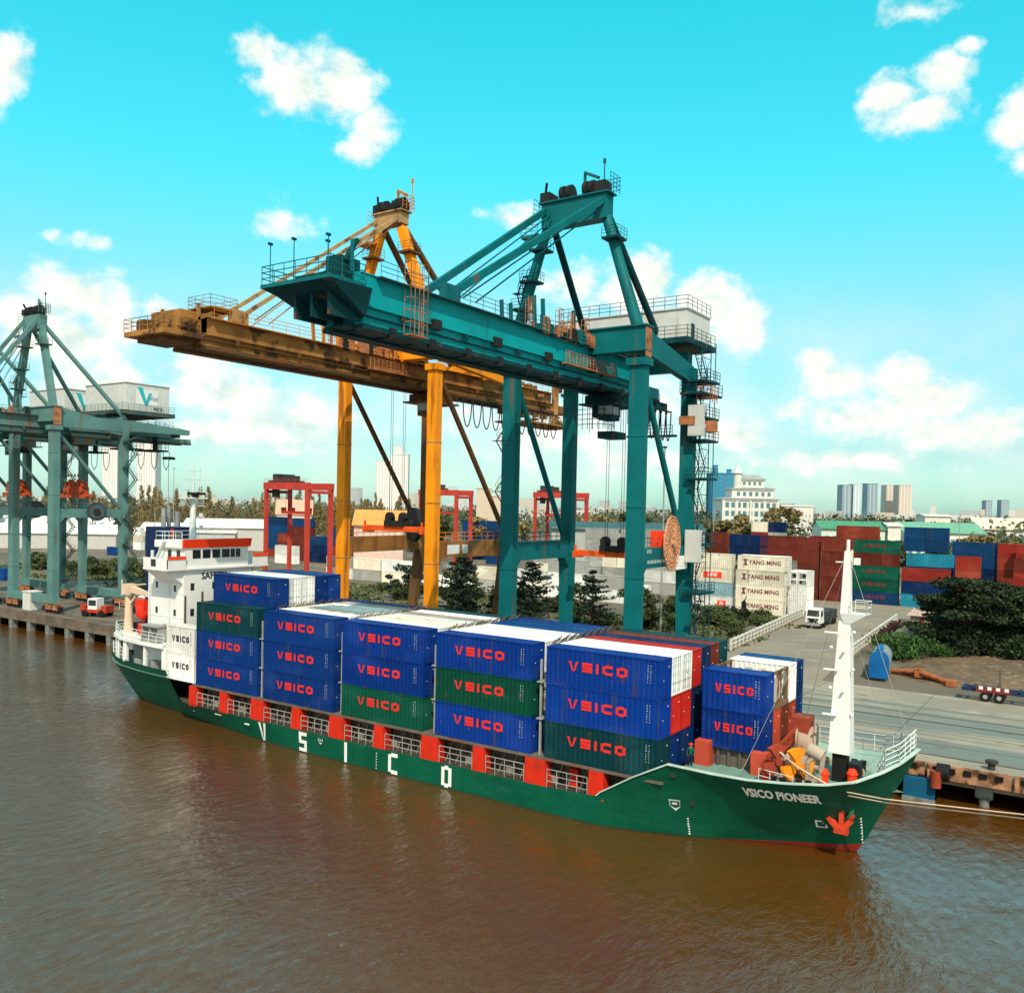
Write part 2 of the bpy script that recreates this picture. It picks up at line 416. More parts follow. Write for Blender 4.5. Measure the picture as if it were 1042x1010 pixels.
structure('quay_capping_beam', q, [M_face, M_dark, M_conc])
q = MB()
q.box(-420, 34, -2, 150, 35, 2.99); structure('under_quay_shade', q, M_dark)  # near-black sheet standing in for the shade beneath the deck
for k in range(20):
    x = -214 + k * 7.7; q = MB(); q.box(x, 28.1, -3, x + 1.3, 29.5, 1.9)
    solo('quay_pile', q, M_pile, 'square concrete pile under the quay edge beyond the stern', 'pile', (x, 28.8, 0), 'square piles under the quay')
for k in range(5):
    x = 16 + k * 9.3; q = MB(); q.box(x, 28.7, 0.9, x + 1.6, 29.9, 2.45); q.tube((x + .8, 29.3, 0.9), (x + .8, 29.3, -3), .55, 8, r2=.35)
    solo('quay_pile', q, M_pile, 'stepped concrete pile under the quay beam beyond the bow', 'pile', (x, 29, 0), 'stepped piles by the bow')
M_asph = ground_mat('asphalt', [(.28, .23, .175), (.22, .19, .15), (.33, .275, .21)], .06)
mb = MB(); mb.add([(-10.2, 62, 4.006), (9.6, 62, 4.006), (7.0, 90, 4.006), (3.0, 160, 4.006), (60, 185, 4.006), (60, 260, 4.006), (-60, 260, 4.006), (-60, 185, 4.006), (-17.2, 160, 4.006), (-12.4, 90, 4.006)],
                  [(0, 1, 2, 9), (9, 2, 3, 8), (8, 3, 4, 5, 6, 7)])
structure('access_road', mb, M_asph)
mb = MB()
for y in (31, 47.5):
    mb.box(-420, y - .25, 4.004, 150, y + .25, 4.010, 1); mb.box(-420, y - .06, 4.012, 150, y + .06, 4.06, 0)
mb.box(-420, 51.1, 4.004, 150, 51.45, 4.012, 1); mb.box(-420, 41.9, 4.004, 150, 42.05, 4.012, 1); mb.box(-420, 35.9, 4.004, 150, 36.0, 4.012, 1)
for k in range(38): x = -410 + k * 15; mb.box(x, 28.6, 4.004, x + .08, 65.9, 4.011, 1)
structure('quay_rails', mb, [mat('rail_steel', (.18, .15, .12), .5, metal=.6), mat('groove_dark', (.07, .065, .055), .9)])
# earth bank behind the quay, right
def heap(name, x0, x1, y0, y1, h, m, seed, base=3.95, nx=40, ny=18):
    r = random.Random(seed); mb = MB(); vs = []
    ph = [r.uniform(0, 6) for _ in range(8)]
    for j in range(ny + 1):
        for i in range(nx + 1):
            u = i / nx; v = j / ny; x = x0 + (x1 - x0) * u; y = y0 + (y1 - y0) * v
            e = max(0, min(1, 5 * u)) * max(0, min(1, 5 * (1 - u))) * math.sin(math.pi * v) ** .7
            z = base - .15 + h * e * (.75 + .25 * math.sin(x * .35 + ph[0]) * math.sin(y * .5 + ph[1]) + .15 * math.sin(x * 1.3 + ph[2]) * math.sin(y * 1.7 + ph[3]))
            vs.append((x + .6 * math.sin(y * 1.1 + ph[4]), y + .5 * math.sin(x * .7 + ph[5]), z))
    mb.add(vs, [(j * (nx + 1) + i, j * (nx + 1) + i + 1, (j + 1) * (nx + 1) + i + 1, (j + 1) * (nx + 1) + i) for j in range(ny) for i in range(nx)], 0, True)
    return structure(name, mb, m)
M_earth = ground_mat('bank_earth', [(.17, .11, .065), (.11, .075, .048), (.27, .20, .14)], .22)
heap('earth_bank', 15, 120, 74, 116, 2.4, M_earth, 3)

# ------------------------------------------------------------------ shipping containers
CH, CW, L40, L20 = 3.64, 2.30, 12.19, 6.06
def container_mesh(L):
    b = MB(); hx = L / 2; hy = CW / 2; H = CH
    n = int(round(L / 0.56)); p = (L - .3) / n
    for sgn in (-1, 1):          # corrugated side panels
        xs = []
        for k in range(n):
            x = -hx + .15 + k * p
            xs += [(x, .03), (x + p * .30, .03), (x + p * .5, .085), (x + p * .8, .085)]
        xs.append((hx - .15, .03))
        vs = []
        for x, d in xs: vs += [(x, sgn * (hy - d), .20), (x, sgn * (hy - d), H - .14)]
        fs = [(2 * i, 2 * i + 2, 2 * i + 3, 2 * i + 1) if sgn < 0 else (2 * i + 1, 2 * i + 3, 2 * i + 2, 2 * i) for i in range(len(xs) - 1)]
        b.add(vs, fs)
        b.box(-hx + .16, min(sgn * hy, sgn * (hy - .10)), .0, hx - .16, max(sgn * hy, sgn * (hy - .10)), .20)
        b.box(-hx + .16, min(sgn * hy, sgn * (hy - .10)), H - .14, hx - .16, max(sgn * hy, sgn * (hy - .10)), H - .01)
    # front end wall (the end away from the doors)
    m = 7; w = (CW - .3) / m; vs = []; ys = []
    for k in range(m):
        y = -hy + .15 + k * w; ys += [(y, .03), (y + w * .3, .03), (y + w * .5, .08), (y + w * .8, .08)]
    ys.append((hy - .15, .03))
    for y, d in ys: vs += [(-hx + d, y, .2), (-hx + d, y, H - .14)]
    b.add(vs, [(2 * i + 1, 2 * i + 3, 2 * i + 2, 2 * i) for i in range(len(ys) - 1)])
    for sx in (-1, 1):
        for sy in (-1, 1):
            x0, x1 = sorted((sx * hx, sx * (hx - .16))); y0, y1 = sorted((sy * hy, sy * (hy - .16)))
            b.box(x0, y0, 0, x1, y1, H)
        x0, x1 = sorted((sx * hx, sx * (hx - .12)))
        b.box(x0, -hy + .16, 0, x1, hy - .16, .20); b.box(x0, -hy + .16, H - .14, x1, hy - .16, H - .01)
    # roof with shallow cross ribs
    n = int(L / 1.1); p = (L - .32) / n; vs = []; xs = []
    for k in range(n):
        x = -hx + .16 + k * p; xs += [(x, .05), (x + p * .4, .05), (x + p * .5, .02), (x + p * .9, .02)]
    xs.append((hx - .16, .05))
    for x, d in xs: vs += [(x, -hy + .1, H - d), (x, hy - .1, H - d)]
    b.add(vs, [(2 * i, 2 * i + 2, 2 * i + 3, 2 * i + 1) for i in range(len(xs) - 1)])
    b.box(-hx + .16, -hy + .1, .1, hx - .16, hy - .1, .16)
    return b
def door_mesh(L, s):
    b = MB(); hx = L / 2; y0, y1 = (-CW / 2 + .17, -.012) if s < 0 else (.012, CW / 2 - .17)
    b.box(hx - .10, y0, .21, hx - .05, y1, CH - .15)
    for k in range(4): b.box(hx - .05, y0 + .06, .35 + k * .82, hx - .025, y1 - .06, .75 + k * .82)
    return b
def rods_mesh(L, s):
    b = MB(); hx = L / 2
    for f in (.30, .72):
        y = s * f * (CW / 2 - .1) ; b.tube((hx - .012, y, .12), (hx - .012, y, CH - .08), .025, 5)
        b.box(hx - .03, y - .10, 1.1, hx + .01, y + .16, 1.18); b.box(hx - .03, y - .07, .3, hx + .005, y + .07, .42); b.box(hx - .03, y - .07, CH - .5, hx + .005, y + .07, CH - .38)
    return b
def stroke_word(word, size, width, th, gap):
    """block capitals built from straight strokes, xz plane, centred"""
    b = MB(); x = 0; t = th; w = width; h = size
    def bar(x0, z0, x1, z1): b.box(x0, -.012, z0, x1, .012, z1)
    def quad(a, c, d, e): b.add([(a[0], -.012, a[1]), (c[0], -.012, c[1]), (d[0], -.012, d[1]), (e[0], -.012, e[1])], [(0, 1, 2, 3)])
    for ch in word:
        if ch == 'V':
            quad((x, h), (x + w / 2 - t * .55, 0), (x + w / 2, 0), (x + t, h)); quad((x + w - t, h), (x + w / 2, 0), (x + w / 2 + t * .55, 0), (x + w, h))
        elif ch == 'S':
            bar(x + .0, h - t, x + w, h); bar(x, h / 2 - t / 2, x + w, h / 2 + t / 2); bar(x, 0, x + w, t); bar(x, h / 2 + t / 2, x + t, h - t); bar(x + w - t, t, x + w, h / 2 - t / 2)
        elif ch == 'I': bar(x, 0, x + t, h); x -= w - t
        elif ch == 'C': bar(x + t, h - t, x + w, h); bar(x + t, 0, x + w, t); bar(x, t * .4, x + t, h - t * .4)
        elif ch == 'O': bar(x + t, h - t, x + w - t, h); bar(x + t, 0, x + w - t, t); bar(x, t * .4, x + t, h - t * .4); bar(x + w - t, t * .4, x + w, h - t * .4); pass
        x += w + gap
    W_ = x - gap
    b.v = [(a - W_ / 2, c, d - h / 2) for a, c, d in b.v]
    return b
def both_sides(src, dst, cx, cz, extra=0.0, mi=0):
    y = CW / 2 - .012 + extra
    put(dst, src, lambda a, b, c: (a + cx, -y + b - .016, c + cz), mi)
    put(dst, src, lambda a, b, c: (-(a + cx), y - b + .016, c + cz), mi)
def logo_mesh(L, word='VSICO'):
    d = MB()
    if L > 10: both_sides(stroke_word(word, .92, 1.08, .27, .42), d, -.45, CH * .56)
    else: both_sides(stroke_word(word, .80, .60, .20, .26), d, .05, CH * .55)
    return d
def number_mesh(L):
    d = MB(); s = MB(); r = random.Random(5)
    for c in range(2):
        for k in range(7):
            h = r.uniform(.10, .19); s.box(-.22 + c * .3, -.008, -.2 - k * .25, -.22 + c * .3 + r.uniform(.05, .11), .008, -.2 - k * .25 + h * .8)
    both_sides(s, d, L / 2 - (1.15 if L > 10 else .75), CH * .86)
    return d
def marks_mesh(L):     # small white dots and plates on the closed end
    d = MB(); hx = L / 2
    d.box(-hx - .008, -.6, 2.8, -hx + .05, -.52, 2.9); d.box(-hx - .008, .50, 1.65, -hx + .05, .56, 1.72); return d
ME = {}
for Lk, L in ((40, L40), (20, L20)):
    ME['body', Lk] = container_mesh(L)
    ME['doorA', Lk] = door_mesh(L, -1); ME['doorB', Lk] = door_mesh(L, 1)
    ME['rodA', Lk] = rods_mesh(L, -1); ME['rodB', Lk] = rods_mesh(L, 1)
    ME['logo', Lk] = logo_mesh(L); ME['num', Lk] = number_mesh(L); ME['mark', Lk] = marks_mesh(L)
CM = {}
def cmat(name, col, dirt=GRIME, damt=.22, rough=.5, var=.10):
    CM[name] = mat('container_' + name, col, rough, var, .35, dirt=dirt, damt=damt, dscale=.55, streak=True, rnd=True, bump=.35, bscale=.9, fade=True)
cmat('blue', (.0008, .026, .150)); cmat('royal', (.0008, .029, .205)); cmat('navy', (.002, .018, .075)); cmat('teal', (.002, .045, .058))
cmat('green', (.002, .075, .045)); cmat('red', (.46, .018, .012), damt=.3); cmat('orange', (.42, .055, .022), RUST, .4); cmat('yred', (.24, .022, .015), RUST, .25); cmat('yorange', (.25, .040, .022), RUST, .35); cmat('yblue', (.004, .042, .125)); cmat('brown', (.125, .022, .014), RUST, .3)
cmat('white', (.76, .77, .74), (.30, .24, .17), .15); cmat('cream', (.72, .66, .53), (.28, .20, .13), .25); cmat('grey', (.36, .36, .34), RUST, .2); cmat('taupe', (.42, .37, .32), RUST, .25)
cmat('salmon', (.46, .13, .12), (.5, .38, .34), .45); cmat('lightblue', (.015, .22, .33)); cmat('paleblue', (.25, .42, .48), RUST, .2); cmat('steelblue', (.002, .048, .20))
M_letter_red = mat('letter_red', (.72, .035, .030), .5, .10); M_letter_white = mat('letter_white', (.78, .80, .78), .5, .05)
M_number = mat('number_pale', (.30, .36, .40), .6, .1)
M_letter_dark = mat('letter_dark', (.045, .035, .04), .6, .05); M_letter_faint = mat('letter_faint_red', (.22, .03, .04), .6, .1)
M_steel = mat('galvanised_steel', (.42, .43, .42), .5, .15, metal=.3)
PM = {}
def pmesh(key, Lk, m):
    k = (key, Lk, m.name)
    if k not in PM: PM[k] = ME[key, Lk].mesh('container_' + key, m)
    return PM[k]
def child(name, me, par):
    o = bpy.data.objects.new(name, me); COL.objects.link(o); o.parent = par; ORG[o.name] = ORG[par.name]; return o
NCONT = 0
def container(col, Lk, x0, y0, z0, label, group, door=None, logo=None, nums=True, rot=0, along_y=False):
    """x0,y0,z0: low corner of the box; door: '+' doors face the bow / right, '-' the other way, None = closed end seen"""
    global NCONT; NCONT += 1
    L = L40 if Lk == 40 else L20
    m = CM[col]
    o = bpy.data.objects.new('shipping_container', pmesh('body', Lk, m)); COL.objects.link(o)
    if along_y:
        o.location = (x0 + CW / 2, y0 + L / 2, z0); o.rotation_euler = (0, 0, -PI2 if door == '-y' else PI2)
    else:
        o.location = (x0 + L / 2, y0 + CW / 2, z0)
        if door == '-' or door is None: o.rotation_euler = (0, 0, math.pi)
    ORG[o.name] = (0, 0, 0)
    o['label'] = label; o['category'] = 'container'; o['group'] = group
    for d_, r_ in (('doorA', 'rodA'), ('doorB', 'rodB')):
        d = child('door', pmesh(d_, Lk, m), o)
        if door: child('lock_rods', pmesh(r_, Lk, M_steel), d)
    if door is None: child('end_plates', pmesh('mark', Lk, M_letter_white), o)
    if logo: child('lettering', pmesh('logo', Lk, logo), o)
    if nums and (logo or Lk == 40): child('number_panel', pmesh('num', Lk, M_number), o)
    return o
PI2 = math.pi / 2
Z0 = 5.40; PIT = 2.38
BX = {1: -54.54, 2: -41.27, 3: -27.72, 4: -13.84, 5: 0.0}
BAYN = {1: 'aft-most', 2: 'second', 3: 'third', 4: 'fourth', 5: 'fifth'}
TIER = ['bottom', 'middle', 'top']
CN = {'yred': 'red', 'yorange': 'rusty orange', 'yblue': 'blue', 'blue': 'blue', 'royal': 'bright blue', 'navy': 'dark navy', 'teal': 'dark teal green', 'green': 'green', 'red': 'red', 'orange': 'rusty orange', 'brown': 'brown red',
      'white': 'white', 'cream': 'cream', 'grey': 'grey', 'taupe': 'grey brown', 'salmon': 'faded salmon', 'lightblue': 'light blue', 'paleblue': 'pale blue', 'steelblue': 'steel blue'}
G_SHIP = 'containers stacked on the ship'
FRONT = {1: ['blue', 'blue', 'teal'], 2: ['blue', 'blue', 'blue'], 3: ['green', 'royal', 'royal'], 4: ['royal', 'green', 'royal'], 5: ['teal', 'royal', 'royal']}
for b, cols in FRONT.items():
    for t, c in enumerate(cols):
        container(c, 40, BX[b], 0, Z0 + t * CH, f'{CN[c]} container with red lettering, {TIER[t]} of the {BAYN[b]} waterside stack', G_SHIP, None, M_letter_red)
TOPS = {2: ['white', 'cream', 'white', 'white', 'grey', 'blue'], 3: ['white', 'cream', 'white', 'taupe', 'white', 'teal'],
        4: ['white', 'white', 'white', 'steelblue', 'steelblue', 'blue'], 5: ['white', 'white', 'salmon', 'navy', 'salmon', 'teal'], 1: ['navy', 'grey', 'grey', 'navy', 'blue', 'blue']}
ROWN = ['second', 'third', 'fourth', 'fifth', 'sixth', 'quayside']
for b, cols in TOPS.items():
    for r, c in enumerate(cols):
        ec = {'salmon': 'salmon'}.get(c, c)
        if b == 5: ec = {2: 'red', 4: 'brown'}.get(r, c)
        o = container(ec, 40, BX[b], (r + 1) * PIT, Z0 + 2 * CH, f'{CN[c]} roofed top container, {ROWN[r]} row in the {BAYN[b]} stack block', G_SHIP, '+' if c in ('white', 'cream') else None)
        if b == 5: o['label'] = f'{CN[ec]} container, {ROWN[r]} row of the top tier, its bow end in view'
for t in (0, 1):       # the bow ends of the lower tiers of the fifth block
    for r in range(1, 7):
        c = ('red' if r in (1, 2) else 'navy') if t == 1 else ('blue' if r % 2 else 'navy')
        container(c, 40, BX[5], r * PIT, Z0 + t * CH, f'{CN[c]} container end, {ROWN[r - 1]} row, {TIER[t]} tier behind the short stack', G_SHIP, None)
# a fourth tier on the aft-most block
for r, c, lg in ((1, 'blue', 1), (2, 'white', 0), (3, 'white', 0), (4, 'blue', 0), (5, 'blue', 0)):
    container(c, 40, -54.54 + (.3 if r == 1 else 0), r * PIT, Z0 + 3 * CH,
              f'{CN[c]} container in the fourth tier beside the bridge, ' + ('red lettering on its side' if lg else f'{ROWN[r - 1]} row'), G_SHIP, '+' if c == 'white' else None, M_letter_red if lg else None)
for t in (0, 1):
    container('white', 20, -61.0, 0, Z0 + t * CH, f'short white container with dark lettering beside the accommodation block, {("lower", "upper")[t]}', G_SHIP, None, M_letter_dark)
Z6 = Z0 + 2.32; X6 = 13.78; Y6 = 5.9
for t in (0, 1):
    container('royal', 20, X6, Y6, Z6 + t * CH, f'short blue container with red lettering behind the bow, {("lower", "upper")[t]}', G_SHIP, None, M_letter_red)
for r, c, t in ((1, 'orange', 0), (2, 'brown', 0), (3, 'orange', 0), (4, 'steelblue', 0), (3, 'white', 1), (4, 'steelblue', 1)):
    container(c, 20, X6, Y6 + r * PIT, Z6 + t * CH, f'short {CN[c]} container near the bow, {("second", "third", "fourth", "quayside")[r - 1]} row, {("lower", "upper")[t]} tier', G_SHIP, None)
# folded flat racks and machinery between the short containers
fr = thing('flat_rack', 'open flat rack with brown and silver machinery between short containers near the bow', 'flat rack', (X6, Y6 + PIT, Z6 + CH))
b = MB(); b.box(X6, Y6 + PIT, Z6 + CH, X6 + L20, Y6 + 3 * PIT - .1, Z6 + CH + .35)
part('deck_frame', b, mat('rack_brown', (.20, .12, .07), .7, .2, dirt=RUST), fr)
for sx in (0, 1):
    b = MB(); x = X6 + .1 + sx * (L20 - .4)
    for y in (0, 1.55, 2.35, 2 * PIT - .35): b.box(x, Y6 + PIT + y, Z6 + CH + .35, x + .22, Y6 + PIT + y + .22, Z6 + 2 * CH - .1)
    b.box(x, Y6 + PIT, Z6 + 2 * CH - .32, x + .22, Y6 + 3 * PIT - .12, Z6 + 2 * CH - .1)
    part('end_frame', b, MATS['rack_brown'], fr)
rr = random.Random(9)
for k, (mm, nm) in enumerate(((mat('load_silver', (.55, .55, .52), .45, .2, metal=.4), 'silver_load'), (mat('load_cream', (.62, .56, .44), .6, .2), 'cream_load'), (mat('load_dark', (.10, .07, .055), .7, .2), 'dark_load'))):
    b = MB()
    for q in range(9):
        x = X6 + .5 + rr.random() * 4.4; y = Y6 + PIT + .3 + rr.random() * 3.6; z = Z6 + CH + .36 + (q % 3) * 1.0
        if q % 2: b.box(x, y, z, x + .5 + rr.random() * .9, y + .4 + rr.random() * .6, z + .5 + rr.random() * .5)
        else: b.tube((x, y, z + .3), (x + 1.2, y + rr.random() * .5, z + .3 + rr.random() * .3), .3, 8)
    b.disc((X6 + L20 - .3, Y6 + PIT + 1.0 + k * 1.3, Z6 + CH + 1.8 - k * .2), (1, 0, 0), 1.15 - k * .3, .25, 16)
    part(nm, b, mm, fr)

# ------------------------------------------------------------------ the ship
from mathutils.bvhtree import BVHTree
ship = thing('container_ship', 'green hulled feeder container ship with white accommodation block moored along the quay', 'ship', (-20, 8.4, 0))
def hull_mat():
    m = mat('hull_green', (.002, .088, .048), .42, .2, .25, dirt=(.02, .11, .075), damt=.12, dscale=.35, streak=True, bump=.55, bscale=.45).copy(); m.name = 'hull_paint'
    t = m.node_tree; L = t.links; b = t.nodes['Principled BSDF']; src = b.inputs['Base Color'].links[0].from_socket
    geo = t.nodes.new('ShaderNodeTexCoord'); sp = t.nodes.new('ShaderNodeSeparateXYZ'); L.new(geo.outputs['Object'], sp.inputs[0])
    def mt(op, a, c, cl=False):
        n = t.nodes.new('ShaderNodeMath'); n.operation = op; n.use_clamp = cl
        for i, x in enumerate((a, c)):
            if isinstance(x, (int, float)): n.inputs[i].default_value = x
            else: L.new(x, n.inputs[i])
        return n.outputs[0]
    def mx(f, a, c):
        n = t.nodes.new('ShaderNodeMix'); n.data_type = 'RGBA'; L.new(f, n.inputs[0])
        for s, x in ((n.inputs[6], a), (n.inputs[7], c)):
            if isinstance(x, tuple): s.default_value = x
            else: L.new(x, s)
        return n.outputs[2]
    # boot topping, showing where the bow rides high
    line = mt('MULTIPLY', mt('SUBTRACT', sp.outputs[0], 35.5), .07)
    red = mt('MULTIPLY', mt('SUBTRACT', mt('MINIMUM', line, .85), sp.outputs[2]), 30.0, True)
    c = mx(red, src, (.30, .025, .016, 1))
    # rust runs
    n = t.nodes.new('ShaderNodeTexNoise'); n.inputs['Scale'].default_value = 1.0; n.inputs['Detail'].default_value = 7
    mp = t.nodes.new('ShaderNodeMapping'); mp.inputs['Scale'].default_value = (1.3, 1.3, .10); L.new(geo.outputs['Object'], mp.inputs[0]); L.new(mp.outputs[0], n.inputs['Vector'])
    r = t.nodes.new('ShaderNodeMapRange'); r.interpolation_type = 'SMOOTHSTEP'; r.inputs['From Min'].default_value = .62; r.inputs['From Max'].default_value = .80; r.inputs['To Max'].default_value = .35
    L.new(n.outputs[0], r.inputs['Value'])
    c = mx(r.outputs[0], c, (.07, .045, .022, 1))
    # plate seams and faded, scuffed paint
    def seam(sock, step, w):
        f = mt('FRACT', mt('DIVIDE', sock, step), 0); return mt('LESS_THAN', f, w)
    sm = mt('MAXIMUM', seam(sp.outputs[0], 5.2, .012), seam(sp.outputs[2], 1.9, .03))
    c = mx(mt('MULTIPLY', sm, .35), c, (.004, .03, .018, 1))
    n2 = t.nodes.new('ShaderNodeTexNoise'); n2.inputs['Scale'].default_value = .55; n2.inputs['Detail'].default_value = 9; n2.inputs['Roughness'].default_value = .7
    mp2 = t.nodes.new('ShaderNodeMapping'); mp2.inputs['Scale'].default_value = (.6, 1, 1.8); L.new(geo.outputs['Object'], mp2.inputs[0]); L.new(mp2.outputs[0], n2.inputs['Vector'])
    r2 = t.nodes.new('ShaderNodeMapRange'); r2.interpolation_type = 'SMOOTHSTEP'; r2.inputs['From Min'].default_value = .50; r2.inputs['From Max'].default_value = .70; r2.inputs['To Max'].default_value = .55
    L.new(n2.outputs[0], r2.inputs['Value']); c = mx(r2.outputs[0], c, (.012, .125, .078, 1))
    # weed along the waterline
    w = mt('MULTIPLY', mt('SUBTRACT', .28, sp.outputs[2]), 5.0, True)
    c = mx(mt('MULTIPLY', w, .55), c, (.03, .03, .018, 1))
    L.new(c, b.inputs['Base Color']); return m
M_hull = hull_mat()
M_white = mat('ship_white', (.78, .79, .77), .45, .05, .3, dirt=(.42, .33, .24), damt=.10, dscale=.5, streak=True)
M_deck = mat('deck_green', (.15, .28, .24), .7, .2, .5, dirt=(.16, .09, .05), damt=.3)
M_maindeck = mat('deck_dark', (.075, .065, .055), .8, .3, .8, dirt=RUST, damt=.3)
M_red = mat('safety_red', (.60, .028, .012), .5, .12, .8, dirt=(.22, .03, .015), damt=.25)
M_fascia = mat('fascia_red', (.95, .055, .012), .5, .06)
M_black = mat('black_paint', (.015, .015, .016), .5, .1)
M_glass = mat('dark_glass', (.012, .016, .020), .08, .1, spec=.8)
M_coam = mat('coaming_brown', (.13, .11, .095), .8, .25, .6, dirt=RUST, damt=.35)
M_greyp = mat('grey_paint', (.30, .31, .30), .6, .15, dirt=RUST, damt=.2)
M_rail = mat('rail_white', (.62, .68, .66), .5, .08)
CLY = 8.4
ST = [(-80.0, 3.6, 7.4, 6.3, 3.6, .5), (-77.5, 0.9, 7.0, 6.45, 2.3, .5), (-74, -1.2, 6.6, 6.5, 1.0, .55), (-68, -3, 6.2, 6.55, .0, .65), (-63, -3, 5.0, 6.5, -.4, .8), (-60.6, -3, 4.4, 6.5, -.4, .9),
      (-57.4, -3, 3.9, 2.75, -.4, 1.25), (-52, -3, 2.8, 2.65, -.4, 1.25), (-46, -3, 1.6, 2.62, -.4, 1.2), (-40, -3, .5, 2.6, -.4, 1.0), (-32, -3, -.25, 2.6, -.4, 1), (-16, -3, -.4, 2.6, -.4, 1), (0, -3, -.35, 2.62, -.4, 1),
      (6.1, -3, .1, 2.9, -.4, 1), (6.5, -3, .2, 3.3, -.4, 1), (9.8, -3, 1.4, 5.35, -.4, 1.05), (13.2, -3, 2.9, 7.15, -.4, 1.1), (17.2, -3, 5.2, 7.05, -.35, 1.2), (20.4, -3, 6.9, 7.05, -.1, 1.25), (23.6, -3, 8.2, 7.2, .55, 1.3),
      (26.4, -2, 8.4, 7.4, 1.45, 1.35), (28.5, 1.6, 8.4, 7.75, 2.6, 1.05), (30.2, 5.2, 8.4, 8.45, 4.2, 1.0), (31.3, 7.4, 8.4, 9.05, 5.7, 1.0), (32.0, 8.9, 8.4, 9.6, 7.2, 1.0), (32.3, 9.75, 8.4, 9.85, 8.2, 1)]
NS = 13
def sect(st, inset=0.0, zmin=None):
    x, zb, yb, zt, yt, p = st; out = []
    s0 = 0 if zmin is None else max(0, min(.98, (zmin - zb) / (zt - zb)))
    for k in range(NS):
        s = s0 + (1 - s0) * k / (NS - 1); out.append((x, min(8.4, yb + (yt - yb) * s ** p + inset), zb + (zt - zb) * s))
    return out
b = MB()
secs = [sect(s) for s in ST]
for port in (0, 1):
    vs = [((x, 2 * CLY - y, z) if port else (x, y, z)) for s in secs for (x, y, z) in s]
    fs = []
    for i in range(len(secs) - 1):
        for k in range(NS - 1):
            q = (i * NS + k, (i + 1) * NS + k, (i + 1) * NS + k + 1, i * NS + k + 1); fs.append(q[::-1] if port else q)
    b.add(vs, fs, 0, True)
tr = secs[0]; n = len(tr); b.add(tr + [(x, 2 * CLY - y, z) for x, y, z in tr], [(k, k + 1, n + k + 1, n + k) for k in range(n - 1)])
hull_tree = BVHTree.FromPolygons([Vector(v) for v in b.v], b.f)
def hull_y(x, z):
    h = hull_tree.ray_cast(Vector((x, -20, z)), Vector((0, 1, 0)))
    return h[0].y if h[0] else 0.0
hull = part('hull', b, M_hull, ship)
# top edge line, starboard and port
edge = [(s[-1][0], s[-1][1], s[-1][2]) for s in secs]
b = MB()
for pt in (lambda v: v, lambda v: (v[0], 2 * CLY - v[1], v[2])):
    E_ = [pt(v) for v in edge]
    for i in range(len(E_) - 1):
        if i >= 13: b.beam(Vector(E_[i]) + Vector((0, 0, .05)), Vector(E_[i + 1]) + Vector((0, 0, .05)), .34, .12)
part('cap_rail', b, mat('cap_rail_pale', (.45, .56, .50), .5, .15), ship)
# inner face of the bow bulwark, forecastle deck, main deck, mooring deck
b = MB(); fs_ = [sect(s, .22, 5.9) for s in ST[16:-1]]
for port in (0, 1):
    vs = [((x, 2 * CLY - y, z) if port else (x, y, z)) for s in fs_ for (x, y, z) in s]
    b.add(vs, [(i * NS + k, i * NS + k + 1, (i + 1) * NS + k + 1, (i + 1) * NS + k) for i in range(len(fs_) - 1) for k in range(NS - 1)])
part('inner_bulwark', b, mat('bulwark_inside', (.33, .50, .44), .6, .12, dirt=(.2, .12, .07), damt=.25), ship)
b = MB(); pts = [s[0] for s in fs_ if s[0][0] > 9]
b.add([(x, y, 6.02) for x, y, z in pts] + [(x, 2 * CLY - y, 6.02) for x, y, z in pts], [(i, i + 1, len(pts) + i + 1, len(pts) + i) for i in range(len(pts) - 1)])
part('forecastle_deck', b, M_deck, ship)
b = MB(); mm = [s for s in secs if -61 < s[0][0] < 14]
xs_ = [-60.4, -57.2, -52, -46, -40, -32, 0, 5, 8, 10.5, 13.2]; mm = xs_; ey = [hull_y(x, 2.4) + .12 for x in xs_]
b.add([(x, y, 2.45) for x, y in zip(xs_, ey)] + [(x, 2 * CLY - y, 2.45) for x, y in zip(xs_, ey)], [(i, i + 1, len(mm) + i + 1, len(mm) + i) for i in range(len(mm) - 1)])
ya, yb = hull_y(13.2, 2.5) + .15, hull_y(13.2, 6.0) + .12
b.add([(13.2, ya, 2.45), (13.2, 2 * CLY - ya, 2.45), (13.2, 2 * CLY - yb, 6.0), (13.2, yb, 6.0)], [(0, 1, 2, 3)])
part('main_deck', b, M_maindeck, ship)
b = MB(); mm = [s[-1] for s in secs if s[0][0] < -60]
b.add([(x, y + .15, 5.5) for x, y, z in mm] + [(x, 2 * CLY - y - .15, 5.5) for x, y, z in mm], [(i, i + 1, len(mm) + i + 1, len(mm) + i) for i in range(len(mm) - 1)])
part('mooring_deck', b, M_deck, ship)
# poop deck slab with its stanchions
b = MB()
pp = [(-78.6, 3.4), (-76.6, 1.9), (-73, .6), (-67, -.2), (-61.6, -.3)]
b.prism(pp + [(x, 2 * CLY - y) for x, y in pp[::-1]], 9.3, 9.75)
part('poop_deck', b, M_white, ship)
b = MB()
for x, y, w in ((-78.2, 3.2, .3), (-76.4, 2.1, .3), (-74.6, 1.3, .35), (-72.3, .7, .85), (-66.5, .1, .5), (-62.1, 0, 1.5)):
    for y0 in (y, 2 * CLY - y - .35): b = MB(); b.box(x, y0, 6.3, x + w, y0 + .35, 9.3); part('stanchion', b, M_white, ship)
b = MB(); b.rail([(x + .15, y + .2, 9.75) for x, y in pp], 1.5, 1.6, 3, .05); b.rail([(x + .15, 2 * CLY - y - .2, 9.75) for x, y in pp], 1.5, 1.6, 3, .05); b.rail([(-78.5, 3.5, 9.75), (-78.5, 13.3, 9.75)], 1.5, 1.6, 3, .05)
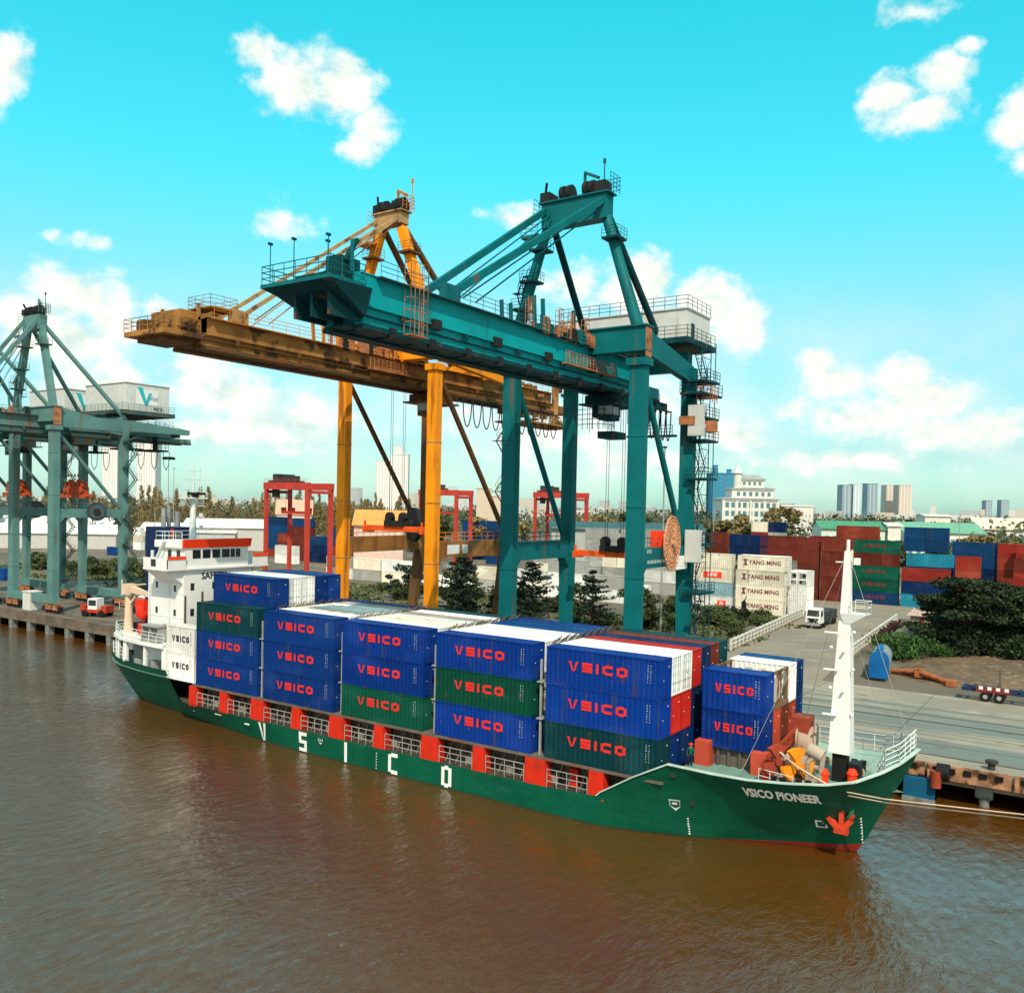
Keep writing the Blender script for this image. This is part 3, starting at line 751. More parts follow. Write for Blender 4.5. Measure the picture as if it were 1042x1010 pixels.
b.rail([(x, y + .15, 6.45) for x, y in ((-79.8, 3.7), (-77.5, 2.4), (-74, 1.1), (-73, .9))], 1.7, 1.2, 3, .05)
part('stern_railing', b, M_rail, ship)
b = MB(); b.box(-73.5, 3.2, 5.5, -62, 5.4, 8.4); b.box(-71, 1.6, 5.5, -69.4, 2.6, 6.7); b.box(-67, 1.4, 5.5, -65.8, 2.4, 6.9)
for x in (-76.2, -74.9): b.tube((x, 3.4, 5.5), (x, 3.4, 7.0), .35, 10)
part('mooring_gear', b, M_greyp, ship)
# accommodation block
b = MB(); b.box(-69.2, 2.6, 5.0, -61.0, 14.2, 20.0)
b.add([(-66, 2.6, 18.0), (-61.2, 2.6, 18.0), (-61.2, -.2, 20.0), (-66, -.2, 20.0)], [(0, 1, 2, 3)])
b.add([(-66, 2.6, 18.0), (-66, -.2, 20.0), (-66, 2.6, 20.0)], [(0, 1, 2)]); b.add([(-61.2, 2.6, 18.0), (-61.2, 2.6, 20.0), (-61.2, -.2, 20.0)], [(0, 1, 2)])
for z in (9.8, 13.2, 16.6): b.box(-69.25, 2.55, z, -60.95, 2.60, z + .07)
acc = part('accommodation_block', b, M_white, ship)
for x, zs in ((-67.4, (17.6, 14.0, 10.7)), (-63.2, (17.3, 13.9, 10.6))):
    for z in zs: w = MB(); w.box(x, 2.57, z - .45, x + .5, 2.62, z + .45); part('window', w, M_glass, acc)
for y, z in ((4.0, 17.6), (4.0, 14.0), (7.6, 17.6), (10.6, 17.6), (12.9, 17.6), (12.9, 14.0)):
    w = MB(); w.box(-61.03, y - .3, z - .5, -60.97, y + .3, z + .5); part('window', w, M_glass, acc)
b = MB(); b.box(-65.6, 2.56, 9.8, -64.6, 2.6, 12.1); part('door', b, M_greyp, acc)
b = MB(); b.box(-61.0, 9.2, 9.9, -60.95, 10.2, 12.2); part('door', b, M_greyp, acc)
b = MB()
for x in (-68.6, -64.1): b.tube((x, 2.52, 9.8), (x, 2.52, 19.6), .07, 6)
for k in range(30): b.box(-69.0, 2.5, 10 + k * .33, -68.65, 2.56, 10.05 + k * .33)
part('wall_ladder', b, M_rail, acc)
b = MB(); b.box(-61.02, 2.72, 10.0, -60.9, 2.95, 16.4); b.box(-61.02, 5.5, 13.5, -60.9, 5.75, 16.8); part('drain_pipe', b, mat('pipe_dark', (.12, .07, .05), .6, .2), acc)
b = MB(); put(b, text_mb('SAFETY', 1.3, .02, .02), lambda x, y, z: (-60.965 - y, 7.6 + x, 19.0 + z)); part('lettering', b, M_black, acc)
b = MB(); b.box(-66.2, -.3, 20.0, -60.6, 17.1, 20.25)
for y0, y1 in ((-.3, -.2), (17.0, 17.1)): b.box(-66.2, y0, 20.25, -60.6, y1, 21.7)
for y0, y1 in ((-.3, 2.6), (14.2, 17.1)): b.box(-60.7, y0, 20.25, -60.6, y1, 21.55)
b.box(-66.2, -.3, 20.25, -66.1, 2.6, 21.4)
wing = part('bridge_wing', b, M_white, ship)
b = MB(); b.box(-60.72, -.25, 21.55, -60.5, 2.6, 21.95); b.box(-60.72, 14.2, 21.55, -60.5, 17.05, 21.95); part('wing_trim', b, M_fascia, wing)
b = MB(); b.box(-64.3, -.33, 20.5, -63.2, -.29, 21.5); part('window', b, M_glass, wing)
b = MB(); b.box(-67.0, 2.7, 20.25, -60.9, 13.5, 23.0); b.box(-67.4, 2.3, 23.0, -60.75, 13.8, 24.0)
b.beam((-67.2, 2.0, 20.3), (-64.6, 2.0, 23.9), .5, .12)
bridge = part('wheelhouse', b, M_white, ship)
for y in (3.9, 5.55, 7.2, 8.85, 10.35, 11.3):
    w = MB(); w.box(-60.93, y, 21.55, -60.86, y + (1.3 if y < 10 else .75), 22.75); part('window', w, M_glass, bridge)
for x in (-64.8, -62.8): w = MB(); w.box(x, 2.66, 21.4, x + .8, 2.71, 22.7); part('window', w, M_glass, bridge)
b = MB(); b.add([(-60.75, 2.25, 23.02), (-60.75, 13.85, 23.02), (-60.45, 13.85, 24.25), (-60.45, 2.25, 24.25), (-60.95, 2.25, 23.02), (-60.95, 13.85, 23.02), (-60.95, 13.85, 24.25), (-60.95, 2.25, 24.25)],
                [(0, 1, 2, 3), (0, 4, 5, 1), (3, 2, 6, 7), (0, 3, 7, 4), (1, 5, 6, 2)]); part('fascia', b, M_fascia, bridge)
b = MB(); b.rail([(-67.2, 2.4, 24.0), (-61.2, 2.4, 24.0)], 1.2, 1.5, 2, .04); b.rail([(-67.2, 2.4, 24.0), (-67.2, 13.7, 24.0)], 1.2, 1.5, 2, .04); b.rail([(-69, 2.7, 20.0), (-66.3, 2.7, 20.0)], 1.4, 1.2, 3, .05)
for y in (3, 5): b.tube((-68.9, y, 20), (-68.9, y, 22.4), .25, 8)
part('roof_railing', b, M_rail, bridge)
# funnel and signal mast
b = MB(); b.prism([(-75, 5.9), (-70.5, 5.9), (-70.2, 6.8), (-70.2, 9.6), (-70.5, 10.6), (-75, 10.6)], 9.75, 25.6)
fn = part('funnel', b, mat('funnel_navy', (.008, .022, .075), .45, .12), ship)
b = MB()
for x, y, h, r in ((-72.5, 7.2, 28.4, .35), (-73.2, 8.6, 28.8, .3), (-71.7, 9.0, 27.9, .42), (-71.4, 6.6, 27.2, .22)): b.tube((x, y, 25.4), (x, y, h), r, 10)
part('exhaust_pipe', b, mat('exhaust_grey', (.34, .35, .36), .4, .2, metal=.5), fn)
b = MB(); b.box(-70.6, 6.9, 22.4, -70.1, 7.3, 25.4); part('funnel_band', b, M_red, fn)
b = MB(); b.tube((-67.1, 8.4, 24.0), (-67.1, 8.4, 30.2), .55, 10, r2=.36); b.tube((-67.1, 8.4, 30), (-67.1, 8.4, 35.2), .2, 8, r2=.07)
b.box(-67.9, 6.4, 29.9, -66.3, 10.4, 30.1); b.beam((-67.1, 6.4, 30), (-67.1, 8.2, 28.4), .15); b.beam((-67.1, 10.4, 30), (-67.1, 8.6, 28.4), .15); b.beam((-67.1, 7, 32.7), (-67.1, 9.8, 32.7), .1); b.beam((-67.1, 7.2, 34), (-67.1, 9.6, 34), .08)
for y in (6.6, 10.2, 7.2, 9.6): b.tube((-67.1, y, 30.1), (-67.1, y, 31.2 if y in (6.6, 10.2) else 34.6), .07, 5)
b.rail([(-67.8, 6.5, 30.1), (-67.8, 10.3, 30.1)], .9, 1, 2, .03); b.rail([(-66.4, 6.5, 30.1), (-66.4, 10.3, 30.1)], .9, 1, 2, .03)
for z in (25.4, 27.2, 28.8): b.box(-67.4, 9, z, -66.8, 10.2, z + .12); b.box(-67.3, 9.6, z + .12, -66.9, 10.0, z + .6)
sm = part('signal_mast', b, M_rail, ship)
b = MB(); b.box(-66.5, 6.9, 30.5, -66.2, 9.9, 30.85); b.box(-67.3, 8.2, 30.1, -66.2, 8.6, 30.5); part('radar_scanner', b, M_black, sm)
# stern crane
b = MB(); b.tube((-76.0, 3.9, 9.75), (-76.0, 3.9, 12.0), .75, 12, r2=.6); b.tube((-76, 3.9, 12), (-76, 3.9, 16.6), .6, 12, r2=.5); b.box(-76.7, 3.2, 15.4, -75.0, 4.6, 17.0)
b.beam((-75.4, 3.9, 16.3), (-67.6, 3.2, 15.5), .8, 1.0, w2=.35, h2=.4); b.beam((-75.6, 3.9, 14.0), (-73.4, 3.8, 15.9), .25); b.tube((-77, 3.4, 15.2), (-77, 3.4, 17.6), .12, 6); b.tube((-75.5, 4.4, 16.8), (-72, 4, 17.2), .1, 6); b.tube((-67.6, 3.2, 15.4), (-67.6, 3.2, 12.6), .03, 4); b.rail([(-77, 3, 13.2), (-77, 4.8, 13.2), (-75.4, 4.8, 13.2)], 1.1, 1, 2, .04)
part('stern_crane', b, mat('crane_cream', (.68, .52, .38), .5, .08), ship)
b = MB(); b.ball((-71.9, 3.6, 13.2), 1.05, 14, 10, sz=1.25); b.box(-73.0, 3.0, 13.6, -70.9, 4.2, 15.0); part('rescue_boat', b, mat('rescue_orange', (.82, .035, .014), .4, .06), ship)
b = MB(); b.box(-72.6, 3.2, 9.76, -71.2, 4.2, 11.5); part('boat_cradle', b, M_red, ship)
b = MB(); b.box(-76, 4.6, 9.8, -71, 6.0, 11.2); b.box(-69.9, 2.9, 9.8, -69.3, 8, 12.2); part('deck_locker', b, M_black, ship)
b = MB(); b.box(-67.5, .3, 9.75, -63.5, 1.8, 10.0)
for x in (-67.4, -65.6, -63.7): b.box(x, .4, 9.9, x + .2, 1.7, 12.0)
b.box(-67.6, .2, 11.9, -63.4, 1.9, 12.1); part('liferaft_rack', b, M_greyp, ship)
# hatch coaming and deck sides
b = MB(); b.box(-54.6, 2.0, 2.45, 12.4, 15.0, 5.1); b.box(-55, -.2, 5.12, 12.6, 17.0, 5.36)
for k in range(56): x = -54.2 + k * 1.2; b.box(x, 1.75, 2.5, x + .16, 2.0, 5.1); b.box(x, 15.0, 2.5, x + .16, 15.25, 5.1)
b.box(-54.6, 1.78, 3.7, 12.4, 2.0, 3.85)
part('hatch_coaming', b, M_coam, ship)
b = MB(); b.box(12.9, 2.6, 2.5, 13.15, 14.2, 6.0); b.box(13.9, 6.4, 6.0, 19.9, 16.4, Z6 - .02)
for k in range(6): b.box(14.2 + k * 1.05, 6.15, 6.1, 14.45 + k * 1.05, 6.4, Z6 - .04)
part('forward_hatch', b, M_coam, ship)
PED = [(-54.8, 1.35), (-48.5, 1.35), (-42.0, 2.1), (-35.0, 1.35), (-28.2, 2.2), (-21.6, 1.35), (-14.3, 2.2), (-7.8, 1.35), (-.9, 2.3), (5.9, 1.5)]
for x, w in PED:
    for s in (0, 1):
        b = MB(); y0, y1 = (-.32, .9) if not s else (15.9, 17.1)
        b.add([(x - w / 2 - .12, y0, 2.46), (x + w / 2 + .12, y0, 2.46), (x + w / 2 + .12, y1, 2.46), (x - w / 2 - .12, y1, 2.46), (x - w / 2, y0, 5.1), (x + w / 2, y0, 5.1), (x + w / 2, y1, 5.1), (x - w / 2, y1, 5.1)],
              [(0, 3, 2, 1), (4, 5, 6, 7), (0, 1, 5, 4), (1, 2, 6, 5), (2, 3, 7, 6), (3, 0, 4, 7)])
        if not s: b.box(x - .06, -.36, 2.6, x + .06, -.325, 5.0)
        part('container_pedestal', b, M_red, ship)
for x, y in ((14.2, 5.0), (19.6, 5.0)):
    b = MB(); b.box(x - .7, y, 6.0, x + .7, y + 1.3, Z6 + .6 if x < 15 else Z6 + .35); part('container_pedestal', b, mat('pedestal_faded', (.50, .075, .04), .6, .15), ship)
b = MB()
xs = [p[0] for p in PED]
for (a, wa), (c, wc) in zip(PED[:-1], PED[1:]):
    b = MB(); b.rail([(a + wa / 2 + .2, -.22, 2.6), (c - wc / 2 - .2, -.22, 2.6)], 1.75, 1.25, 3, .05); part('side_railing', b, mat('rail_grey', (.30, .30, .28), .6, .2), ship)
b = MB()
for k in range(44): x = -54 + k * 1.37; b.tube((x, .8, 2.5), (x + .5, 1.7, 5.0), .05, 4)
for k in range(12): b.box(-52 + k * 5.2, 1.0, 2.5, -51.2 + k * 5.2, 1.6, 3.5)
part('lashing_gear', b, mat('lashing_grey', (.24, .22, .20), .7, .3, dirt=RUST), ship)
for k, x in enumerate((-45.2, -9.5, 2.2)):
    b = MB(); b.box(x, 1.2, 2.6, x + .9, 1.7, 4.4); part('fire_box', b, M_red, ship)
# lashing bridges between the blocks of containers
for xb in (-42.0, -28.15, -14.25, -.85):
    b = MB()
    for y in (.4, 3, 5.4, 7.8, 10.2, 12.6, 15, 16.6): b.box(xb - .1, y, 5.1, xb + .1, y + .2, Z0 + 2.6 * CH)
    for z in (Z0 + CH, Z0 + 2 * CH): b.box(xb - .35, .2, z - .1, xb + .35, 16.8, z)
    part('lashing_bridge', b, M_greyp, ship)
b = MB()     # lashing rods and twist locks standing up between the container roofs
for xb in (-41.8, -28.05, -14.15, -.8):
    for k in range(26): y = 2.4 + k * .54; b.tube((xb - .3, y, Z0 + 3 * CH - .4), (xb + .3, y + .2, Z0 + 3 * CH + .28 + .14 * (k % 3)), .06, 4)
part('twist_lock_gear', b, M_coam, ship)
# hull lettering and marks, wrapped on the plating
def on_hull(mb, cx, cz, sx=1.0, sz=1.0, off=.035):
    o = MB(); put(o, mb, lambda x, y, z: (cx + x * sx, hull_y(cx + x * sx, cz + z * sz) - off + min(0, y), cz + z * sz)); return o
for ch, x in (('V', -40.9), ('S', -33.6), ('I', -26.5), ('C', -19.3), ('O', -11.8)):
    part('hull_letter', on_hull(stroke_word(ch, 2.3, 1.35, .42, .3), x, 1.3), M_letter_white, ship)
nm = text_mb('VSICO PIONEER', 1.22, .01, .05)
part('ship_name', on_hull(nm, 22.75, 5.7, .69, 1.0, .10), mat('name_white', (.95, .97, .95), .5, .03), ship)
mk = MB(); mk.box(-.5, 0, .4, .5, .01, .5); mk.box(-.5, 0, -.1, -.4, .01, .4); mk.box(.4, 0, -.1, .5, .01, .4); mk.add([(-.5, 0, -.1), (0, 0, -.6), (.5, 0, -.1), (0, 0, -.35)], [(0, 1, 2, 3)]); mk.box(-.25, 0, 0, .2, .01, .25)
part('tug_mark', on_hull(mk, 13.4, 3.2), M_letter_white, ship)
part('tug_mark', on_hull(mk, -30.6, 1.9, .7, .7), M_letter_white, ship)
b = MB()
for x0, z0, w in ((-50.4, 2.0, 1.3), (-44.1, 1.75, .9), (-55.8, 1.5, .4)): b.box(x0, -.43 if x0 > -50 else hull_y(x0, z0) - .05, z0, x0 + w, (-.43 if x0 > -50 else hull_y(x0, z0) - .05) + .02, z0 + .18)
for k in range(7): x = 14.2; z = .3 + k * .26; y = hull_y(x, z); b.box(x, y - .04, z, x + .2, y - .02, z + .13)
for k in range(9): x = 27.95 + k * .03; z = .9 + k * .34; y = hull_y(x, z); b.box(x, y - .04, z, x + .16, y - .02, z + .16)
for k in range(6): x = -21.8; z = .3 + k * .33; b.box(x, -.44, z, x + .12, -.42, z + .12)
part('draught_marks', b, M_letter_white, ship)
bm_ = MB(); bm_.box(-.45, 0, -.4, -.3, .01, .4); bm_.box(-.3, 0, -.4, .45, .01, -.27); bm_.box(-.3, 0, .27, .1, .01, .4); bm_.box(.1, 0, 0, .25, .01, .27); bm_.box(.3, 0, -.27, .45, .01, 0)
part('bulb_mark', on_hull(bm_, 25.3, 2.9), M_letter_white, ship)
# anchor in its recess
ax, az_ = 27.0, 3.9; ay = hull_y(ax, az_)
b = MB(); b.disc((ax, ay + .05, az_ + .6), (-.25, 1, .35), .95, .5, 16); b.disc((ax, ay - .12, az_ + .6), (-.25, 1, .35), .6, .3, 14, 1)
part('hawse_pipe', b, [mat('hawse_green', (.03, .20, .12), .5, .15), M_black], ship)
b = MB(); b.beam((ax + .05, ay - .35, az_ + 1.1), (ax, ay - .25, az_ - .9), .38, .38); b.beam((ax - .9, ay - .35, az_ - .35), (ax - .05, ay - .35, az_ - 1.0), .34, .42, w2=.5, h2=.5); b.beam((ax + .8, ay - .2, az_ - .1), (ax + .05, ay - .35, az_ - 1.0), .34, .42, w2=.5, h2=.5)
b.beam((ax - 1.05, ay - .35, az_ - .1), (ax - .75, ay - .35, az_ - .5), .7, .3, w2=.35); b.beam((ax + .92, ay - .2, az_ + .3), (ax + .7, ay - .2, az_ - .2), .7, .3, w2=.35); b.box(ax - .55, ay - .55, az_ - 1.35, ax + .6, ay, az_ - .85)
part('anchor', b, mat('anchor_red', (.60, .06, .025), .6, .2, dirt=RUST, damt=.3), ship)
b = MB()
for x, z in ((13.6, 6.3), (14.9, 3.7)): b.disc((x, hull_y(x, z) + .02, z), (0, 1, .1), .35, .12, 12)
for x, z in ((19.0, 6.45), (27.2, 6.5)):
    for k in range(6): xx = x + k * .25; y = hull_y(xx, z); b.box(xx, y - .05, z, xx + .25, y + .1, z + .16)
part('fairlead', b, mat('fairlead_dark', (.03, .05, .04), .6, .2), ship)
# foremast
b = MB(); b.add([(25.05, 7.55, 8.6), (26.9, 7.55, 8.6), (26.9, 9.25, 8.6), (25.05, 9.25, 8.6), (25.55, 7.85, 20.4), (26.55, 7.85, 20.4), (26.55, 8.95, 20.4), (25.55, 8.95, 20.4)],
               [(0, 3, 2, 1), (4, 5, 6, 7), (0, 1, 5, 4), (1, 2, 6, 5), (2, 3, 7, 6), (3, 0, 4, 7)])
b.add([(26.0, 7.8, 20.2), (26.6, 7.8, 20.2), (26.6, 9.0, 20.2), (26.0, 9.0, 20.2), (25.7, 7.6, 21.1), (28.0, 7.6, 21.1), (28.0, 9.4, 21.1), (25.7, 9.4, 21.1)], [(0, 3, 2, 1), (4, 5, 6, 7), (0, 1, 5, 4), (1, 2, 6, 5), (2, 3, 7, 6), (3, 0, 4, 7)])
b.beam((26.05, 8.4, 21.1), (26.05, 8.4, 26.6), .85, .85, w2=.5, h2=.5); b.tube((26.05, 8.4, 26.6), (26.05, 8.4, 27.6), .16, 8); b.beam((25.1, 8.0, 25.6), (27.0, 8.8, 25.6), .1); b.box(26.6, 8.2, 25.4, 27.1, 8.6, 26.0)
for z, s in ((12, 1), (14.2, -1), (16, 1), (17.8, -1), (19.3, 1)): b.box(25.4 - s * .9, 7.2, z, 25.9 - s * .2, 7.6, z + .1); b.ball((26.0 + s * .95, 7.6, z + .2), .16, 8, 6)
fm = part('foremast', b, M_white, ship)
b = MB(); b.rail([(26.6, 7.65, 21.1), (27.95, 7.65, 21.1), (27.95, 9.35, 21.1), (26.6, 9.35, 21.1)], 1.1, 1.2, 2, .04); part('mast_platform_railing', b, M_rail, fm)
b = MB(); b.box(25.35, 7.85, 6.0, 26.6, 8.95, 8.6); b.box(26.7, 8.0, 6.0, 27.6, 9.6, 7.8); part('mast_pedestal', b, M_black, fm)
b = MB(); 
for p, q in (((26, 8.4, 26.4), (18.6, 3.2, 6.4)), ((26, 8.4, 26.0), (20.2, 15.5, 6.4)), ((26.1, 8.4, 26.4), (31.9, 8.4, 9.6)), ((26.1, 8.4, 21), (29.5, 13.0, 8.0))): b.tube(p, q, .022, 4)
part('stay_wire', b, mat('wire_pale', (.38, .35, .31), .6, .1), fm)
# foredeck machinery
M_orange = mat('machinery_orange', (.85, .26, .012), .5, .1, dirt=RUST, damt=.2); M_dullred = mat('machinery_red', (.30, .05, .028), .6, .2, dirt=RUST, damt=.4); M_tan = mat('machinery_tan', (.36, .27, .20), .7, .2, dirt=RUST, damt=.4)
wl = part('windlass', (lambda b: (b.box(21.0, 4.4, 6.0, 24.6, 6.6, 6.5), b.box(21.2, 4.6, 6.5, 21.5, 6.4, 8.2), b.box(23.9, 4.6, 6.5, 24.2, 6.4, 8.2), b.tube((20.6, 5.5, 7.6), (24.8, 5.5, 7.6), .22, 8), b.tube((22, 5.5, 7.6), (23.8, 5.5, 7.6), .85, 14))[0] and b)(MB()), M_tan, ship)
for x, wm_ in ((21.6, M_dullred), (23.3, M_orange)):
    b = MB(); c = Vector((x, 4.25, 7.9)); n = 10
    for k in (0, 1, 2):
        t0 = k * PI2 * 1.333 + 1.1; t1 = t0 + PI2 * .72; vs = [c + Vector((-.13, 0, 0)), c + Vector((.13, 0, 0))]
        for j in range(n + 1): t = t0 + (t1 - t0) * j / n; p = Vector((0, math.cos(t), math.sin(t))) * 1.5; p = Matrix.Rotation(-.75, 3, 'Z') @ p; vs += [c + p + Vector((-.13, 0, 0)), c + p + Vector((.13, 0, 0))]
        b.add(vs, [(0, 2 + 2 * j, 4 + 2 * j) for j in range(n)] + [(1, 5 + 2 * j, 3 + 2 * j) for j in range(n)] + [(2 + 2 * j, 3 + 2 * j, 5 + 2 * j, 4 + 2 * j) for j in range(n)])
    b.tube(c + Vector((-.5, .5, 0)), c + Vector((.2, -.2, 0)), .35, 10); part('brake_wheel', b, wm_, wl)
b = MB(); b.tube((23.6, 6.6, 8.9), (24.9, 6.6, 8.4), .6, 12); b.beam((23.4, 6.2, 6.2), (24.0, 6.6, 9.0), .3); b.beam((24.8, 6.2, 6.2), (24.9, 6.7, 8.6), .3); part('warping_drum', b, mat('drum_tan', (.40, .34, .27), .6, .12), wl)
b = MB()
for dy in (0, 1.3):
    for dz in (0, .9): b.beam((19.9, 6.0 + dy, 6.4 + dz), (22.0, 9.6 + dy, 9.4 + dz), .24, .24)
for k in range(9):
    t = k / 8; P0 = Vector((19.9, 6.0, 6.4)).lerp(Vector((22.0, 9.6, 9.4)), t); q = Vector((0, 1.3, 0)); h = Vector((0, 0, .9))
    b.beam(P0, P0 + q, .14); b.beam(P0 + h, P0 + q + h, .14); b.beam(P0, P0 + h, .14); b.beam(P0 + q, P0 + q + h, .14)
    if k < 8: P1 = Vector((19.9, 6.0, 6.4)).lerp(Vector((22.0, 9.6, 9.4)), (k + 1) / 8); b.beam(P0, P1 + h, .10)
b.box(21.2, 9.2, 8.6, 22.8, 11.2, 10.9); b.tube((20.2, 5.4, 7.0), (21.0, 5.4, 7.0), .55, 12)
part('stores_jib', b, M_dullred, ship)
b = MB(); b.box(19.8, 6.6, 6.0, 20.9, 9.6, 6.9); b.tube((20.3, 8.6, 6.9), (20.3, 8.6, 8.2), .35, 10); b.box(22.4, 7.4, 6.0, 23.6, 9.0, 7.5); part('winch_base', b, M_tan, ship)
for k, (x, y, r) in enumerate(((24.3, 4.0, .55), (28.0, 5.4, .6), (23.2, 13.2, .7), (26.8, 11.2, .6))):
    b = MB()
    for q in range(4):
        for s in range(16): a0 = s * .3927; a1 = a0 + .3927; rr_ = r * (1 - .1 * (q % 2)); b.tube((x + rr_ * math.cos(a0), y + rr_ * math.sin(a0), 6.1 + q * .13), (x + rr_ * math.cos(a1), y + rr_ * math.sin(a1), 6.1 + q * .13), .075, 5, cap=False)
    part('rope_coil', b, mat('coil_tan', (.42, .33, .22), .9, .2), ship)
b = MB(); b.box(29.0, 9.4, 6.02, 30.2, 10.8, 6.7); b.box(28.9, 9.3, 6.7, 30.3, 10.9, 6.82); part('deck_hatch', b, M_deck, ship)
b = MB(); b.rail([(20.2, 3.4, 6.02), (23.4, 2.7, 6.02)], 1.2, 1.1, 2, .035); part('deck_railing', b, M_rail, ship)
b = MB(); b.disc((22.4, 10.4, 8.2), (1, .2, 0), 1.8, 1.4, 18); b.disc((23.2, 10.5, 8.2), (1, .2, 0), 2.05, .2, 18); b.disc((21.6, 10.2, 8.2), (1, .2, 0), 2.05, .2, 18); b.box(21.4, 9.4, 6.0, 23.4, 11.4, 6.5); part('mooring_reel', b, M_tan, ship)
for k, (x, y) in enumerate(((20.6, 4.5), (27.3, 7.0), (25.0, 6.6))):
    b = MB(); b.cyl((x, y), .42, 6.02, 6.9 + .3 * (k == 1), 12); b.cyl((x, y), .5, 6.9 + .3 * (k == 1), 7.3 + .3 * (k == 1), 12, r2=.3); part('vent_cowl', b, M_fascia, ship)
for x, y in ((28.3, 7.0), (29.3, 7.6), (23.8, 3.1), (21.8, 2.6), (28.8, 11), (26.2, 12.6)):
    b = MB()
    for d in (0, .8): b.cyl((x + d, y), .24, 6.02, 7.0, 10); b.cyl((x + d, y), .30, 6.9, 7.02, 10)
    part('bollard', b, M_black, ship)
b = MB(); P_ = [(28.6, 2 * CLY - 2.8, 7.75), (30.2, 2 * CLY - 4.2, 8.45), (31.3, 2 * CLY - 5.7, 9.05), (32.1, 8.4, 9.85), (31.3, 5.7, 9.05), (30.4, 4.6, 8.6)]
b.rail(P_, 1.75, 1.0, 4, .05); b.rail([(30.4, 4.6, 8.6), (29.3, 7.2, 6.6)], 1.6, .9, 3, .05)
Q_ = [(20.4, 16.7, 7.1), (23.6, 16.1, 7.2), (26.4, 15.2, 7.4), (28.6, 14.0, 7.75)]; b.rail(Q_, 1.6, 1.4, 3, .05)
part('bow_railing', b, M_rail, ship)
b = MB()
for k in range(9): x = 19 + k * 1.15; y = 16.4 - max(0, (x - 22)) * .33; b.box(x, y, 6.05, x + .12, y + .25, 7.3)
part('bulwark_stays', b, MATS['bulwark_inside'], ship)
# person on deck by the short containers
def person(name, label, loc, top, legs, hat, s=1.0, yaw=0.0):
    bm = bmesh.new(); sk = bm.verts.layers.skin.verify(); J = {}
    def v(k, co, r): J[k] = bm.verts.new(Vector(co) * s); J[k][sk].radius = (r * s, r * s); return J[k]
    def e(a, c): bm.edges.new((J[a], J[c]))
    v('pel', (0, 0, 1.0), .17); v('che', (0, .01, 1.38), .19); v('nec', (0, .01, 1.58), .075); v('hea', (0, -.02, 1.72), .115); v('top', (0, -.01, 1.84), .085)
    J['pel'][sk].use_root = True
    e('pel', 'che'); e('che', 'nec'); e('nec', 'hea'); e('hea', 'top')
    for sd, q in (('L', -1), ('R', 1)):
        v('sh' + sd, (q * .22, .01, 1.47), .085); v('el' + sd, (q * .29, .04, 1.18), .06); v('wr' + sd, (q * .27, -.12, .96), .042); v('ha' + sd, (q * .25, -.18, .88), .045)
        e('che', 'sh' + sd); e('sh' + sd, 'el' + sd); e('el' + sd, 'wr' + sd); e('wr' + sd, 'ha' + sd)
        v('hi' + sd, (q * .10, 0, .92), .12); v('kn' + sd, (q * .12, -.03, .5), .085); v('an' + sd, (q * .13, .02, .09), .06); v('fo' + sd, (q * .14, -.15, .05), .05)
        e('pel', 'hi' + sd); e('hi' + sd, 'kn' + sd); e('kn' + sd, 'an' + sd); e('an' + sd, 'fo' + sd)
    me = bpy.data.meshes.new(name); bm.to_mesh(me); bm.free()
    o = bpy.data.objects.new(name, me); COL.objects.link(o); o.location = loc; o.rotation_euler = (0, 0, yaw)
    o.modifiers.new('skin', 'SKIN'); sub = o.modifiers.new('sub', 'SUBSURF'); sub.levels = 1; sub.render_levels = 1
    dg = bpy.context.evaluated_depsgraph_get(); m2 = bpy.data.meshes.new_from_object(o.evaluated_get(dg)); o.modifiers.clear(); o.data = m2
    m2.materials.clear()
    for mm in (top, legs, mat('skin', (.42, .22, .14), .6, .05)): m2.materials.append(mm)
    for p in m2.polygons:
        z = p.center.z / s; x = abs(p.center.x / s); p.use_smooth = True
        p.material_index = 2 if (z > 1.56 or (z < .95 and x > .205 and z > .78)) else (1 if z < .98 else 0)
    o['label'] = label; o['category'] = 'person'; ORG[o.name] = tuple(loc)
    b = MB(); b.ball((0, 0, 0), .145 * s, 12, 8, sz=.8); b.disc((0, -.03 * s, -.01), (0, 0, 1), .175 * s, .02, 14)
    h = bpy.data.objects.new('helmet', b.mesh('helmet', hat)); COL.objects.link(h); h.parent = o; h.location = (0, -.01 * s, 1.82 * s)
    return o
M_cloth_g = mat('cloth_green', (.01, .09, .06), .9, .2); M_cloth_n = mat('cloth_navy', (.02, .025, .05), .9, .2); M_cloth_o = mat('cloth_orange', (.6, .12, .02), .9, .1)
person('person', 'person in dark green overalls and red helmet standing beside the short blue containers', (13.45, 4.2, 6.02), M_cloth_g, M_cloth_n, M_fascia, 1.12, .6)
# mooring ropes from the bow fairlead to the quay
for k, (z, y2, z2, lab) in enumerate(((6.75, 26.9, 4.5, 'upper'), (6.35, 27.4, 3.9, 'lower'))):
    b = MB(); a = Vector((27.8, hull_y(27.8, z) - .1, z)); m_ = Vector((30.6, 3.2 if not k else 3.6, z - .05)); c = Vector((78, y2 + 1, z2 + .1)); pts = [a, m_]
    for j in range(1, 25): t = j / 24; p = m_.lerp(c, t); p.z -= 4 * t * (1 - t) * .3; pts.append(p)
    b.path(pts, .06, 5)
    solo('mooring_rope', b, mat('rope_pale', (.55, .42, .32), .9, .15), f'pale mooring rope led from the bow towards the quay, {lab} of the two', 'rope', (27.8, 2, z), 'bow mooring ropes')
b = MB(); b.path([(21.6, 4.4, 8.8), (23.5, 3.4, 8.0), (27.0, 2.6, 6.9)], .09, 5)
part('mooring_line', b, MATS['rope_pale'], ship)

